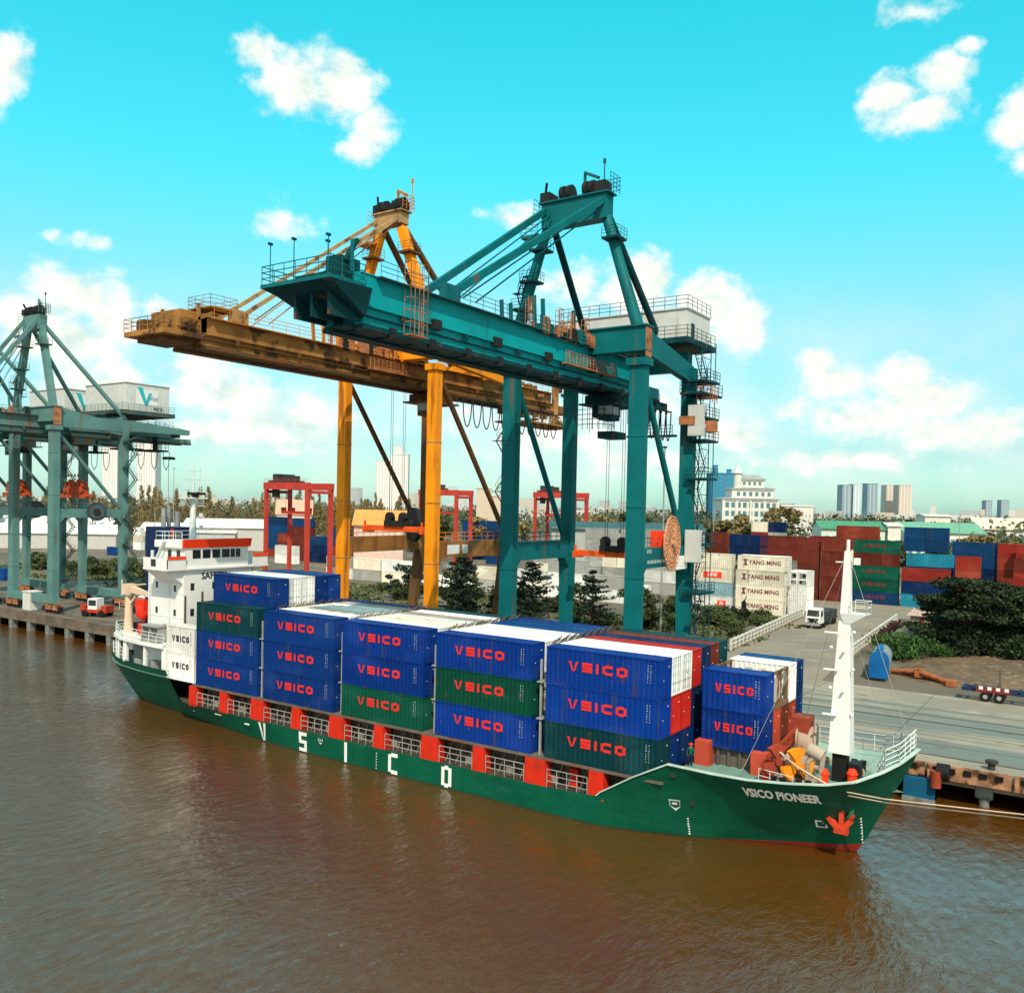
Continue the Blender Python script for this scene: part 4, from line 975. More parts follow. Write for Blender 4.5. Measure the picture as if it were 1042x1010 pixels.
# ------------------------------------------------------------------ ship-to-shore gantry cranes
# local frame: x along the quay from the crane's middle, y from the seaside rail towards land, z from the quay
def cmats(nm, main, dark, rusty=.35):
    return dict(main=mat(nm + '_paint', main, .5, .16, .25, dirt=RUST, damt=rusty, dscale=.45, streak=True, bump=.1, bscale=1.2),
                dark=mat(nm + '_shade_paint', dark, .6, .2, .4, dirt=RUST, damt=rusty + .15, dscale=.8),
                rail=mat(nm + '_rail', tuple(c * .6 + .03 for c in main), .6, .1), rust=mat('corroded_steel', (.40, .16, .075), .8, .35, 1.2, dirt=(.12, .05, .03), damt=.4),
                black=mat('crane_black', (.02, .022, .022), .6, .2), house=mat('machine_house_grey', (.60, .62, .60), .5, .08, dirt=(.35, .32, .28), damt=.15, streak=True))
def stairs(b, x, y, z0, z1, w=1.0, run=2.6, step=3.1, plat=True):
    """zigzag stair flights with landings; returns nothing, adds to b"""
    z = z0; s = 1
    while z < z1 - .5:
        zz = min(z + step, z1)
        for d in (0, w): b.beam((x + d, y - s * run / 2, z), (x + d, y + s * run / 2, zz), .07, .22)
        for d in (0, w): b.beam((x + d, y - s * run / 2, z + 1.1), (x + d, y + s * run / 2, zz + 1.1), .05, .05)
        for k in range(1, 7): t = k / 7; b.box(x, y + s * run * (t - .5) - .12, z + (zz - z) * t, x + w, y + s * run * (t - .5) + .12, z + (zz - z) * t + .04)
        if plat:
            y0, y1 = sorted((y + s * run / 2, y + s * (run / 2 + 1.0))); b.box(x - .15, y0, zz - .1, x + w + .15, y1, zz)
            b.rail([(x + w + .12, y0, zz), (x + w + .12, y1, zz)], 1.3, 1.2, 2, .035)
        z = zz; s = -s
def platform(b, x0, y0, x1, y1, z, t=.18, sides='snew', h=1.4, r=.04):
    b.box(x0, y0, z - t, x1, y1, z)
    S = {'s': [(x0, y0, z), (x1, y0, z)], 'n': [(x0, y1, z), (x1, y1, z)], 'w': [(x0, y0, z), (x0, y1, z)], 'e': [(x1, y0, z), (x1, y1, z)]}
    for k in sides: b.rail(S[k], h, 1.7, 3, r)
def sts(name, label, cx, m, hx=9.95, top=45.3, boom=(-44.3, 22.0), bz=(42.3, 44.4, 47.3), apex=67.0, ax=4.3, gauge=16.5, deep=2, legw=(2.1, 1.5), stay=(-30.4,),
        house=None, tipside=-1, group=None, yellow=False, leftstyle=False, portal=(18.0, 20.7), lean=0.0):
    root = thing(name, label, 'crane', (cx, 31, 4.0), group)
    ORG[root.name] = (0, 0, 0)
    M, D, RL, RU, BK = m['main'], m['dark'], m['rail'], m['rust'], m['black']
    g = gauge
    # bogies and sill beams
    for yy in (0, g - lean):
        b = MB(); b.beam((-hx - 1.6, yy, 3.0), (hx + 1.6, yy, 3.0), 1.3, 1.7); part('sill_beam', b, M, root)
        for xx in (-hx, hx):
            b = MB(); b.box(xx - 2.6, yy - .45, 1.5, xx + 2.6, yy + .45, 2.15); b.box(xx - .6, yy - .6, 2.1, xx + .6, yy + .6, 2.4)
            for k in (-1.5, 1.5): b.box(xx + k - 1.1, yy - .4, .75, xx + k + 1.1, yy + .4, 1.5)
            for k in (-2.1, -.9, .9, 2.1): b.disc((xx + k, yy, .48), (0, 1, 0), .45, .5, 12, 1)
            b.box(xx - 3.3, yy - .5, .5, xx - 2.8, yy + .5, 1.6, 1); b.box(xx + 2.8, yy - .5, .5, xx + 3.3, yy + .5, 1.6, 1)
            part('bogie', b, [RU, BK], root)
    # legs
    for xx in (-hx, hx):
        b = MB(); b.beam((xx, 0, 2.2), (xx, 0, top), legw[0], legw[1], w2=legw[0] * 1.02, up=(0, 1, 0))
        b.box(xx - legw[0] * .68, -legw[1] * .75, top - .9, xx + legw[0] * .68, legw[1] * .75, top + .05); part('leg', b, M, root)
        fl = MB()
        for zz in (9.5, 16.8, 26.0, 35.2): fl.box(xx - legw[0] * .5 - .07, -legw[1] * .5 - .07, zz, xx + legw[0] * .5 + .07, legw[1] * .5 + .07, zz + .12)
        fl.box(xx + legw[0] * .5, -.2, 4, xx + legw[0] * .5 + .06, -.12, top - 1)
        part('leg_flange', fl, m['stay'] if yellow else M, root)
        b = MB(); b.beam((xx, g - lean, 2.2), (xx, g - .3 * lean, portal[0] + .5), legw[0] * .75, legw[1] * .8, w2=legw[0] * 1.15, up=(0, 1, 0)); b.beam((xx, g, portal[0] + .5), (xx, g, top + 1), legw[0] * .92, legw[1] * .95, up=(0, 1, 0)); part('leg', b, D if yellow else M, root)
        b = MB(); b.beam((xx, legw[1] / 2, sum(portal) / 2), (xx, g - legw[1] / 2, sum(portal) / 2), legw[0] * .72, portal[1] - portal[0])
        for y0, y1, s in ((legw[1] / 2, legw[1] / 2 + 1.3, 1), (g - legw[1] / 2 - 1.3, g - legw[1] / 2, -1)):
            w = legw[0] * .34; ya, yb = (y0, y1) if s > 0 else (y1, y0); z = portal[0]
            b.add([(xx - w, ya, z), (xx - w, yb, z), (xx - w, ya, z - 1.5), (xx + w, ya, z), (xx + w, yb, z), (xx + w, ya, z - 1.5)], [(0, 1, 2), (3, 5, 4), (1, 4, 5, 2)])
        part('portal_tie', b, m.get('tie', M), root)
        b = MB(); b.rail([(xx + .6, .9, portal[1]), (xx + .6, g - .9, portal[1])], 1.3, 1.6, 2, .035); b.rail([(xx - .6, .9, portal[1]), (xx - .6, g - .9, portal[1])], 1.3, 1.6, 2, .035); part('walkway_railing', b, RL, root)
        b = MB(); b.tube((xx, .9, top - 1.6), (xx, g - 1.6, portal[1] + .9), .42, 10); part('diagonal_brace', b, M if not yellow else D, root)
        b = MB(); b.beam((xx, .6, top + 2.6), (xx, g, top + .1), 1.1, 3.2, h2=2.4); part('side_girder', b, M, root)
    b = MB(); b.beam((-hx - 1.2, 0, top + 2.6), (hx + 1.2, 0, top + 2.6), 1.7, 3.0); b.box(-hx - 1.4, -1.15, top + 4.1, hx + 1.4, 1.15, top + 4.3); b.box(-hx - 1.3, -1.0, top + .95, hx + 1.3, 1.0, top + 1.1)
    pb = part('portal_beam', b, M, root)
    b = MB()
    for xx in (-hx - 1.25, hx + 1.21): b.box(xx, -.86, top + .2, xx + .05, .86, top + 4.0)
    part('end_plate', b, RU, pb)
    b = MB(); b.beam((-hx, g, top + 2.0), (hx, g, top + 2.0), 1.5, 2.8); part('portal_beam', b, M, root)
    # boom: twin plate girders with a stepped rail girder below
    y0, y1 = boom; z0, z1, z2 = bz; bw = 2.9
    for s in (-1, 1):
        b = MB(); xo = s * bw; xi = s * (bw - 1.1)
        a_, c_ = sorted((xo, xi)); b.box(a_, y0, z1, c_, y1 - 6, z2)
        xa, xb = sorted((s * (bw - .28), s * (bw - 1.5))); b.box(xa, y0 + .8, z0 + .45, xb, y1, z1 - .002)
        xa, xb = sorted((s * (bw - .1), s * (bw - 1.7))); b.box(xa, y0 + .8, z0, xb, y1, z0 + .45, 1)
        b.box(*sorted((s * (bw + .13), s * (bw - 1.2)))[:1], y0, z1 - .08, sorted((s * (bw + .13), s * (bw - 1.2)))[1], y1 - 6, z1 + .08, 0)
        b.box(sorted((s * (bw + .1), s * (bw - 1.2)))[0], y0, z2 - .002, sorted((s * (bw + .1), s * (bw - 1.2)))[1], y1 - 6, z2 + .1)
        for k in range(int((y1 - y0) / 3.4)):     # a long ledge and a few brackets
            y = y0 + 2 + k * 3.4 + (k * 7 % 3) * .4; xa, xb = sorted((s * bw, s * (bw - .31)))
            if k == 0: b.box(xa, y0 + 1, z0 + 1.15, xb, y1 - 6, z0 + 1.25, 1)
            if k % 3 == 1: b.box(sorted((s * bw, s * (bw + .25)))[0], y, z1 - .75, sorted((s * bw, s * (bw + .25)))[1], y + .45, z1 - .1, 1)
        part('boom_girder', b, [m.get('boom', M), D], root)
        b = MB(); xr = s * (bw + .75); b.box(sorted((s * (bw + .1), s * (bw + .8)))[0], y0 + 2, z2 - .1, sorted((s * (bw + .1), s * (bw + .8)))[1], y1 - 6, z2 + .0)
        b.rail([(xr, y0 + 2, z2), (xr, y1 - 6, z2)], 1.45, 2.3, 3, .04); part('boom_walkway', b, RL, root)
    b = MB()
    for k in range(int((y1 - y0) / 4.2)): y = y0 + 1 + k * 4.2; b.box(-bw + 1.1, y, z1 + .3, bw - 1.1, y + .8, z2 - .3); b.box(-bw + .4, y + 1, z0 + .1, bw - .4, y + 1.2, z0 + .4)
    b.box(-bw + 1.1, y0, z1, bw - 1.1, y0 + 1.2, z2); b.box(-1.5, y0, z0 + .25, 1.5, y1, z0 + .35)
    part('boom_cross_ties', b, D, root)
    # rough machinery, ladders, cable trays on top of the boom at the hinge
    rr_ = random.Random(int(abs(cx) * 10))
    b = MB()
    for k in range(26):
        y = rr_.uniform(-7, 5); x = rr_.uniform(-2.8, 2.8); h = rr_.uniform(.5, 1.8); b.box(x, y, z2, x + rr_.uniform(.4, 1.3), y + rr_.uniform(.4, 1.4), z2 + h, k % 3)
    for y in (-13.5, -11.5, -4.0): b.beam((-2.4, y, z2), (-2.4, y - .4, z2 + 4.2), .45, .3, 1); b.beam((2.4, y, z2), (2.4, y - .4, z2 + 4.2), .45, .3, 1)
    if not leftstyle:
        for k in range(60):
            y = rr_.uniform(-15, 5); x = rr_.choice((2.2, 2.9, 3.3)); h = rr_.uniform(.5, 1.9); b.box(x, y, z2 - .3, x + rr_.uniform(.2, .5), y + rr_.uniform(.3, 1.1), z2 + h, rr_.choice((0, 0, 1, 2)))
        for y in (-16, -9, -6, -2.4): hr = MB(); hr.rail([(3.0, y, z2), (3.0, y + 1.2, z2), (1.8, y + 1.2, z2)], 3.6, .6, 5, .045, 0); part('hinge_cage', hr, RU, root)
        hr = MB(); hr.rail([(3.6, -8, z1 - .2), (3.6, 5.5, z1 - .2)], 1.5, .9, 4, .05); hr.box(3.0, -8, z1 - .35, 3.7, 5.5, z1 - .2); part('hinge_walkway', hr, RU, root)
        pass
    part('hinge_machinery', b, [RU, M, BK], root)
    # tip platform
    b = MB(); ty = y0; tx0, tx1 = -bw - 2.0, bw + .6
    if yellow:
        b.box(-bw - 1.2, ty - 5, z0 + .9, bw + .9, ty + .4, z0 + 1.5); b.box(-bw, ty - 4, z0 + .3, bw - .4, ty, z0 + .9, 1)
        for k in (-bw - .9, bw + .4): b.beam((k, ty + 2, z2 + .6), (k, ty - 3.4, z0 + 1.6), .35, .35); b.beam((k, ty, z0 + 1.5), (k, ty, z2 + 1.4), .35)
        b.box(-bw, ty - 2.2, z0 + 1.5, bw, ty + 1.5, z2 + .4); b.box(-bw + .5, ty - 4.4, z0 + 1.5, -bw + 2, ty - 3.2, z0 + 2.9, 1); b.box(.6, ty - 4.6, z0 + 1.5, 2, ty - 3.6, z0 + 2.6)
        b.rail([(-bw - 1.2, ty, z0 + 1.5), (-bw - 1.2, ty - 5, z0 + 1.5), (bw + .9, ty - 5, z0 + 1.5), (bw + .9, ty, z0 + 1.5)], 1.5, 1.5, 3, .05)
        platform(b, -1.5, ty + 2, bw, ty + 6, z2 + 1.6)
    else:
        b.add([(tx0 - .6, ty - 4.4, z1 + 1.4), (tx1, ty - 4.4, z1 + 1.4), (tx1 + .4, ty + .6, z1 + 1.4), (tx0, ty + .6, z1 + 1.4), (tx0 + .6, ty - 3.6, z1 + .7), (tx1 - .6, ty - 3.6, z1 + .7), (tx1 - .4, ty + .6, z0 + 1.0), (tx0 + 1.4, ty + .6, z0 + 1.0)],
              [(0, 1, 2, 3), (7, 6, 5, 4), (0, 4, 5, 1), (1, 5, 6, 2), (2, 6, 7, 3), (3, 7, 4, 0)], 1)
        b.box(tx0 - .7, ty - 4.5, z1 + 1.402, tx1 + .1, ty - .1, z1 + 1.75, 0)
        for k in (-2.2, 0, 2.2): b.box(k - .15, ty - 3.3, z0 + .6, k + .15, ty + .6, z1 + .72, 1)
        b.rail([(tx0 - .6, ty, z1 + 1.75), (tx0 - .6, ty - 4.4, z1 + 1.75), (tx1, ty - 4.4, z1 + 1.75), (tx1, ty, z1 + 1.75)], 1.7, 1.5, 3, .05)
        b.box(-2.5, ty - 3, z1 + 1.75, 2, ty - 1, z1 + 2.5, 1); b.box(-.4, ty - 1.2, z1 + 1.75, 1.4, ty + 1.5, z2 + 1.6, 1); b.beam((2.3, ty - .5, z2), (2.3, ty - .5, z2 + 3), .25)
        b.beam((1.6, ty - .6, z2 + 1.2), (1.6, ty + .8, z2 + 3.4), .5, .35, 1)
        
        LP_ = MB()
        for k, y in ((-4.6, -4.2), (-1.4, -4.2), (2.4, -3.6), (.9, -2.2)): LP_ = MB(); LP_.tube((k, ty + y, z1 + 1.7), (k, ty + y, z1 + 5.6), .05, 5); LP_.box(k - .12, ty + y - .25, z1 + 5.4, k + .12, ty + y + .2, z1 + 5.6, 1); part('lamp_pole', LP_, [M, D], root)
    if not yellow and not leftstyle:
        cg = MB()
        for yy_ in (ty + 6, ty + 8.6): cg.rail([(bw + .2, yy_, z1 - 1.8), (bw + 1.0, yy_, z1 - 1.8)], z2 + 2.4 - z1 + 1.8, .8, 6, .05)
        cg.rail([(bw + 1.0, ty + 6, z1 - 1.8), (bw + 1.0, ty + 8.6, z1 - 1.8)], z2 + 2.4 - z1 + 1.8, .65, 6, .05); cg.box(bw + .1, ty + 6, z1 - 1.9, bw + 1.0, ty + 8.6, z1 - 1.8)
        part('inspection_cage', cg, RU, root)
    part('tip_platform', b, [M, D, RU] if not yellow else [m['boom'], D, RU], root)
    # A frame
    zt = apex; zb = top + 4.2
    for s in (-1, 1):
        b = MB(); b.tube((s * (hx - .35), 0, zb), (s * (ax + .3), 0, zt - 2.6), .82, 12, r2=.66) if not (yellow or leftstyle) else b.beam((s * (hx - .5), 0, zb), (s * (ax + .2), 0, zt - 2.0), 1.5, 1.2, w2=1.3, up=(0, 1, 0))
        part('mast_leg', b, M, root)
        b = MB(); b.tube((s * ax, .6, zt - 1.6), (s * (ax + (1.8 if not leftstyle else hx - ax)), g, top + 3.2), .5, 10); part('back_stay', b, D if not leftstyle else M, root)
        b = MB(); b.beam((s * (ax + .2), -.7, zt - .4), (s * (bw - .4), stay[0], bz[2] + .9), .55 if not yellow else .38, .8 if not yellow else .5); b.box(s * (bw - .4) - .5, stay[0] - 1.2, z2, s * (bw - .4) + .5, stay[0] + 1.2, z2 + 1.8)
        b.beam((s * (ax - .6), -.9, zt - 1.2), (s * (bw - .9), stay[0] + 3, z2 + 1.2), .14); b.beam((s * (ax - .9), -.9, zt - 1.9), (s * (bw - 1.1), stay[0] + 5.5, z2 + 1.2), .14)
        part('fore_stay', b, M if not yellow else m['stay'], root)
        b = MB()
        for f in (.25, .5, .78):
            p = Vector((s * (hx - .35), 0, zb)).lerp(Vector((s * ax, 0, zt - 2.6)), f); 
            if s < 0 or f > .6: b.box(p.x + s * .2 - .9, -1.6, p.z, p.x + s * .2 + 1.5, 1.0, p.z + .3); b.rail([(p.x + s * .2 - .9, -1.6, p.z + .3), (p.x + s * .2 + 1.5, -1.6, p.z + .3), (p.x + s * .2 + 1.5, 1, p.z + .3)], 1.3, 1, 3, .04)
        if s < 0: stairs(b, -hx + 1.2, -.2, zb, zb + 9, .8, 1.6, 3)
        part('mast_ladder', b, D, root)
    b = MB(); hh_ = 1.4 if yellow else 2.9; b.box(-ax - .7, -1.0, zt - hh_, ax + .7, 1.0, zt + .4)
    if not leftstyle: b.box(-ax - 1.1, -1.3, zt + .4, ax + 1.1, 1.3, zt + .6)
    head = part('mast_head', b, M if not yellow else m['stay'], root)
    b = MB()
    for x in (-1.9, -.8, 1.7, 2.6): sv = MB(); sv.disc((x, -.2, zt + 1.4), (1, 0, 0), 1.15, .55, 16); part('sheave', sv, BK, head)
    b.box(-ax - .9, -1.2, zt + .6, -ax + .6, 1.2, zt + 1.9); b.box(ax - 1.2, -1, zt + .6, ax + .5, .9, zt + 2.1); b.beam((-ax - .8, 0, zt + 1.8), (-ax + .3, -1.4, zt + 3.0), .3); part('head_motor', b, BK, head)
    b = MB(); b.rail([(-ax - 1.6, -1.6, zt - 1.5), (-ax - 1.6, 1.2, zt - 1.5)], 2.6, 1.2, 4, .05); b.rail([(ax + 1.5, -1.4, zt + .6), (ax + 1.5, 1.3, zt + .6), (ax - .4, 1.3, zt + .6)], 2.2, .8, 4, .05)
    b.beam((1.0, .3, zt + .4), (1.0, .3, zt + 4.0), .3); b.beam((1.0, .3, zt + 4.0), (3.6, -.6, zt + 2.6), .4); b.tube((4.0, .2, zt), (4.0, .2, zt + 5.0), .09, 5); b.box(3.85, .05, zt + 4.7, 4.15, .35, zt + 5.3)
    b.box(-ax - 3.4, -2, zt - 4.2, -ax - .5, .6, zt - 3.8); b.rail([(-ax - 3.4, -2, zt - 3.8), (-ax - .6, -2, zt - 3.8)], 1.3, 1, 3, .04); part('head_railing', b, RL, head)
    # trolley, cab, hanging cables
    b = MB(); b.box(-2.6, 8, z0 - 1.5, 2.6, 13, z0 - .2); b.box(.6, 6.4, z0 - 4.0, 2.6, 9, z0 - 1.5); b.rail([(2.8, 7, z0 - 1.5), (2.8, 14, z0 - 1.5)], 1.3, 1.5, 3, .05); b.box(-2.8, 6.6, z0 - 1.75, 3.0, 14.4, z0 - 1.5); b.box(-2.4, 10, z0 - 3.2, -.4, 13, z0 - 1.7)
    part('trolley', b, D, root)
    b = MB(); b.box(.58, 6.35, z0 - 3.2, 2.64, 6.5, z0 - 2.0); b.box(2.56, 6.6, z0 - 3.2, 2.64, 8.6, z0 - 2.1); part('cab_window', b, mat('cab_glass', (.25, .30, .30), .15, .1), root)
    return root, dict(M=M, D=D, RL=RL, RU=RU, BK=BK, g=g, hx=hx, top=top, z0=z0, z1=z1, z2=z2, bw=bw, zt=zt, portal=portal, y1=y1)
def festoon(root, k, ya, yb, n, x, z, m):
    b = MB(); b.beam((x, ya, z + .2), (x, yb, z + .2), .15, .25)
    for i in range(n):
        y0 = ya + (yb - ya) * i / n; y1 = ya + (yb - ya) * (i + .92) / n; pts = []
        for j in range(9): t = j / 8; pts.append((x, y0 + (y1 - y0) * t, z - 4.4 * math.sin(math.pi * t) ** .5))
        b.path(pts, .10, 5); b.box(x - .15, y0 - .15, z - .3, x + .15, y0 + .15, z + .2)
    part('festoon_cables', b, m, root)
def spreader(root, y, z, zt, m, x=0, half=6.0):
    b = MB(); b.box(x - half, y - .45, z, x + half, y + .45, z + .85)
    for s in (-1, 1): b.box(x + s * half - .3, y - 1.2, z - .25, x + s * half + .3, y + 1.2, z + .7); b.box(x + s * half - .12, y - 1.0, z + .7, x + s * half + .12, y - .7, z + 1.6)
    sp = part('spreader', b, mat('spreader_orange', (.75, .10, .015), .5, .15, dirt=RUST, damt=.3), root)
    b = MB(); b.box(x - 2.0, y - .8, z + .85, x + 2.0, y + .8, z + 1.7)
    for s in (-1.4, 1.4): b.disc((x + s, y, z + 2.3), (0, 1, 0), .75, .7, 14); b.box(x + s - .5, y - .7, z + 1.6, x + s + .5, y + .7, z + 2.2)
    part('head_block', b, m['black'], sp)
    b = MB()
    for s in (-1.5, -1.1, 1.1, 1.5): b.tube((x + s, y, z + 2.6), (x + s, y, zt), .04, 4)
    part('hoist_rope', b, m['black'], sp)
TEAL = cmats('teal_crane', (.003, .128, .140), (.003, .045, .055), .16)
TEAL['boom'] = mat('teal_boom_paint', (.002, .29, .32), .5, .14, .25, dirt=(.02, .12, .12), damt=.2, streak=True)
gc, I = sts('gantry_crane', 'dark teal ship-to-shore gantry crane with the nearest boom over the ship', -15.9, TEAL, group='ship-to-shore cranes on the quay')
# machine house, its deck and stair tower on the landward side
b = MB(); b.box(-10.5, 13.5, 50.2, 10.6, 22, 54.4); b.box(-10.7, 13.3, 54.4, 10.8, 22.2, 54.6); hs = part('machine_house', b, TEAL['house'], gc)
b = MB(); b.box(-2.4, 13.44, 50.3, -1.2, 13.52, 52.8); b.box(10.58, 15, 50.4, 10.64, 16.2, 52.6); part('house_door', b, TEAL['black'], hs)
b = MB(); b.box(-11.5, 12, 49.4, 11.4, 22.6, 50.2); part('house_deck', b, TEAL['dark'], gc)
b = MB(); b.rail([(-11.3, 12.1, 50.2), (11.3, 12.1, 50.2), (11.3, 22.5, 50.2)], 1.6, 1.7, 3, .05); b.rail([(-10.6, 13.4, 54.6), (10.7, 13.4, 54.6), (10.7, 22, 54.6)], 1.7, 1.8, 3, .05)
for z in (50.2, 54.6): b.rail([(4, 12.6, z - 4), (4, 12.6, z)], 1.2, 1, 2)
part('house_railing', b, TEAL['rail'], gc)
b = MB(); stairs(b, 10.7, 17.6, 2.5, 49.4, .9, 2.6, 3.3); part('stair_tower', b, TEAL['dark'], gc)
b = MB()
for k in range(14): z = 5 + k * 3.3; b.tube((11.9, 16.0, z), (11.9, 19.6, z), .05, 4); b.tube((11.9, 16.0, z), (11.9, 19.6, z + 3.3), .04, 4)
for x, y in ((11.9, 16.0), (11.9, 19.6), (13.0, 18.6)): b.tube((x, y, 2), (x, y, 50), .07, 5)
for z in (14, 21, 30.5, 36, 39.2, 44.5): b.box(10.2, 15, z - .3, 13.2, 20.0, z); b.rail([(10.2, 15, z), (13.2, 15, z), (13.2, 20.0, z)], 1.4, 1.3, 3, .05)
b.box(10, 13, 42.2, 13.6, 20, 42.5); b.rail([(10, 13, 42.5), (13.6, 13, 42.5), (13.6, 20, 42.5)], 1.5, 1.3, 3, .05)
part('stair_frame', b, TEAL['dark'], gc)
for z, h in ((3.0, 4.8), (18.4, 4.6), (36.4, 4.4)):
    b = MB(); b.box(10.9, 14.0, z, 13.0, 15.2, z + h); b.box(11.0, 13.97, z + .15, 12.9, 14.0, z + h - .15); part('electrical_cabinet', b, mat('cabinet_grey', (.55, .57, .55), .5, .06), gc)
for z in (2.2, 41.2): b = MB(); b.rail([(12.0, 14.4, z), (14.0, 14.4, z), (14.0, 17, z)], 2.2, .9, 4, .07); part('rusty_cage', b, TEAL['rust'], gc)
for bx_ in ((9.6, 13.8, 38, 12, 15.2, 39.2), (13.0, 15.4, 37, 14.2, 17, 38.6)): b = MB(); b.box(*bx_); part('junction_box', b, TEAL['rust'], gc)
# cable reel with spokes, signs
b = MB(); n = 28
for r, w in ((3.75, .16), (3.2, .1), (2.6, .1), (1.9, .12), (.9, .2)):
    for k in range(n): a0 = 2 * math.pi * k / n; a1 = 2 * math.pi * (k + 1) / n; b.beam((11.2 - .13 * r * math.cos(a0), 9 + r * math.cos(a0), 21.2 + r * math.sin(a0)), (11.2 - .13 * r * math.cos(a1), 9 + r * math.cos(a1), 21.2 + r * math.sin(a1)), w + .02, w)
for k in range(n): a0 = 2 * math.pi * k / n; b.beam((11.2 - .06 * math.cos(a0), 9 + .5 * math.cos(a0), 21.2 + .5 * math.sin(a0)), (11.2 - .48 * math.cos(a0), 9 + 3.7 * math.cos(a0), 21.2 + 3.7 * math.sin(a0)), .13, .10)
b.disc((11.0, 9, 21.2), (1, .13, 0), 1.5, .25, 20); b.tube((9.9, 9, 21.2), (11.6, 9, 21.2), .45, 12)
part('cable_reel', b, mat('reel_orange', (.62, .30, .16), .7, .2, 1.5, dirt=RUST, damt=.4), gc)
b = MB(); b.box(10.75, 11.2, 17.4, 10.85, 15.2, 19.3); part('sign_board', b, M_letter_white, gc)
b = MB()
for k in range(9): b.box(10.72, 2.2 + k * .95, 18.6, 10.76, 2.9 + k * .95, 19.05)
for k in range(3): b.box(10.72, 2.0 + k * .5, 20.0, 10.76, 2.3 + k * .5, 20.5)
part('stencil_marks', b, mat('stencil_pale', (.30, .42, .42), .6, .1), gc)
b = MB(); b.box(9.2, 6.2, 20.7, 10.6, 7.4, 22.9); part('fire_box', b, M_fascia, gc)
b = MB(); b.box(7, 9.8, 40.0, 7.9, 13.5, 41); b.box(-1.2, 9.5, 36.0, 1.4, 13.5, 37.0)
for k in range(20): b.tube((-3 + (k % 10) * 1.2, 6.0 + (k // 10) * 5, 42.2), (-3 + (k % 10) * 1.2, 6.0 + (k // 10) * 5, 38.5 - (k % 3)), .05, 4)
b.rail([(-2.4, 5.6, 37), (1.8, 5.6, 37), (1.8, 9, 37)], 3.5, .9, 5, .05); b.rail([(2, 13, 36.5), (9, 13, 36.5)], 1.4, 1.2, 3, .05); b.box(2, 12.4, 36.2, 9.6, 13.4, 36.5)
part('under_deck_gear', b, TEAL['dark'], gc)
festoon(gc, 0, 14, 26, 6, 3.0, 41.0, TEAL['black'])
spreader(gc, 12, 18.6, 42.0, TEAL, .6)
b = MB()
for k in range(9): b.box(2.4, -40 + k * 6.1, 41.9, 3.0, -39.2 + k * 6.1, 42.9)
for k in range(4): b.box(2.85, -34 + k * 11, 43.9, 3.3, -32.6 + k * 11, 44.9)
part('boom_bracket', b, TEAL['black'], gc)
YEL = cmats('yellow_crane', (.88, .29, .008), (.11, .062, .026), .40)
YEL['boom'] = mat('ochre_boom_paint', (.33, .155, .042), .6, .35, .3, dirt=(.07, .036, .018), damt=.62, dscale=.4, streak=False); YEL['stay'] = mat('stay_tan', (.42, .26, .12), .6, .25, .5, dirt=(.10, .05, .03), damt=.5); YEL['tie'] = mat('ochre_tie_paint', (.30, .14, .045), .6, .3, .4, dirt=RUST, damt=.4, streak=True)
yc, I2 = sts('gantry_crane', 'rusty yellow ship-to-shore gantry crane behind the teal one', -49.4, YEL, hx=9.4, top=47.0, boom=(-37.5, 50.0), bz=(44.2, 46.0, 48.0), apex=70.6, ax=2.0, legw=(1.75, 1.4), stay=(-31.0,), group='ship-to-shore cranes on the quay', yellow=True, portal=(17.6, 20.2), gauge=21.0, lean=4.2)
festoon(yc, 0, 15, 46, 11, 3.3, 43.6, YEL['black'])
spreader(yc, 2.0, 21.4, 44.0, YEL, .4)
b = MB(); stairs(b, 9.5, 18.4, 3, 43, 1.1, 4.4, 4.2); part('stair_tower', b, YEL['dark'], yc)
b = MB(); b.disc((-6.2, 14, 22.2), (.5, 1, 0), 3.0, .8, 24); b.disc((-6.4, 13.6, 22.2), (.5, 1, 0), .8, 1.2, 12); part('cable_reel', b, YEL['black'], yc)
b = MB(); rr = random.Random(4)
for k in range(40): y = rr.uniform(30, 51); x = rr.uniform(-3.4, 3.2); z = rr.uniform(41.5, 50); b.box(x, y, z, x + rr.uniform(.4, 1.6), y + rr.uniform(.3, 1.6), z + rr.uniform(.3, 1.4), k % 2)
b.tube((2.6, 46, 41), (2.6, 46, 51), .7, 10); b.tube((2.6, 46, 50.6), (2.6, 51, 50.2), .6, 10); b.rail([(3.8, 34, 42), (3.8, 53, 42)], 1.4, 1.4, 3, .05); b.box(-3.5, 34, 41.7, 3.8, 53, 42); b.rail([(3.5, 36, 49.2), (3.5, 50, 49.2)], 1.6, 1.4, 3, .05)
part('rear_machinery', b, [mat('weathered_ochre', (.36, .19, .075), .8, .3, dirt=RUST, damt=.5), YEL['dark']], yc)
b = MB(); b.box(1.2, -.9, 17.2, 1.3, -.86, 18); b.box(10.0, 3, 18.2, 10.06, 6, 19.6); b.box(10.0, 6.8, 18.2, 10.06, 8.2, 19.6); part('sign_board', b, M_letter_white, yc)
PALE = cmats('pale_crane', (.105, .225, .215), (.05, .10, .095), .3)
lc, I3 = sts('gantry_crane', 'pale teal gantry crane at the left with logo on its grey machine house', -155.5, PALE, hx=8.5, top=41.2, boom=(-20.0, 39.0), bz=(39.6, 41.0, 43.6), apex=65.5, ax=2.6, legw=(2.0, 1.6), stay=(-16.0,), group='ship-to-shore cranes on the quay', leftstyle=True, portal=(21.0, 23.0))
b = MB(); b.box(-8.6, 17.0, 46.4, 8.4, 28.5, 52.8); b.box(-8.8, 16.8, 52.8, 8.6, 28.7, 53.0); hs = part('machine_house', b, PALE['house'], lc)
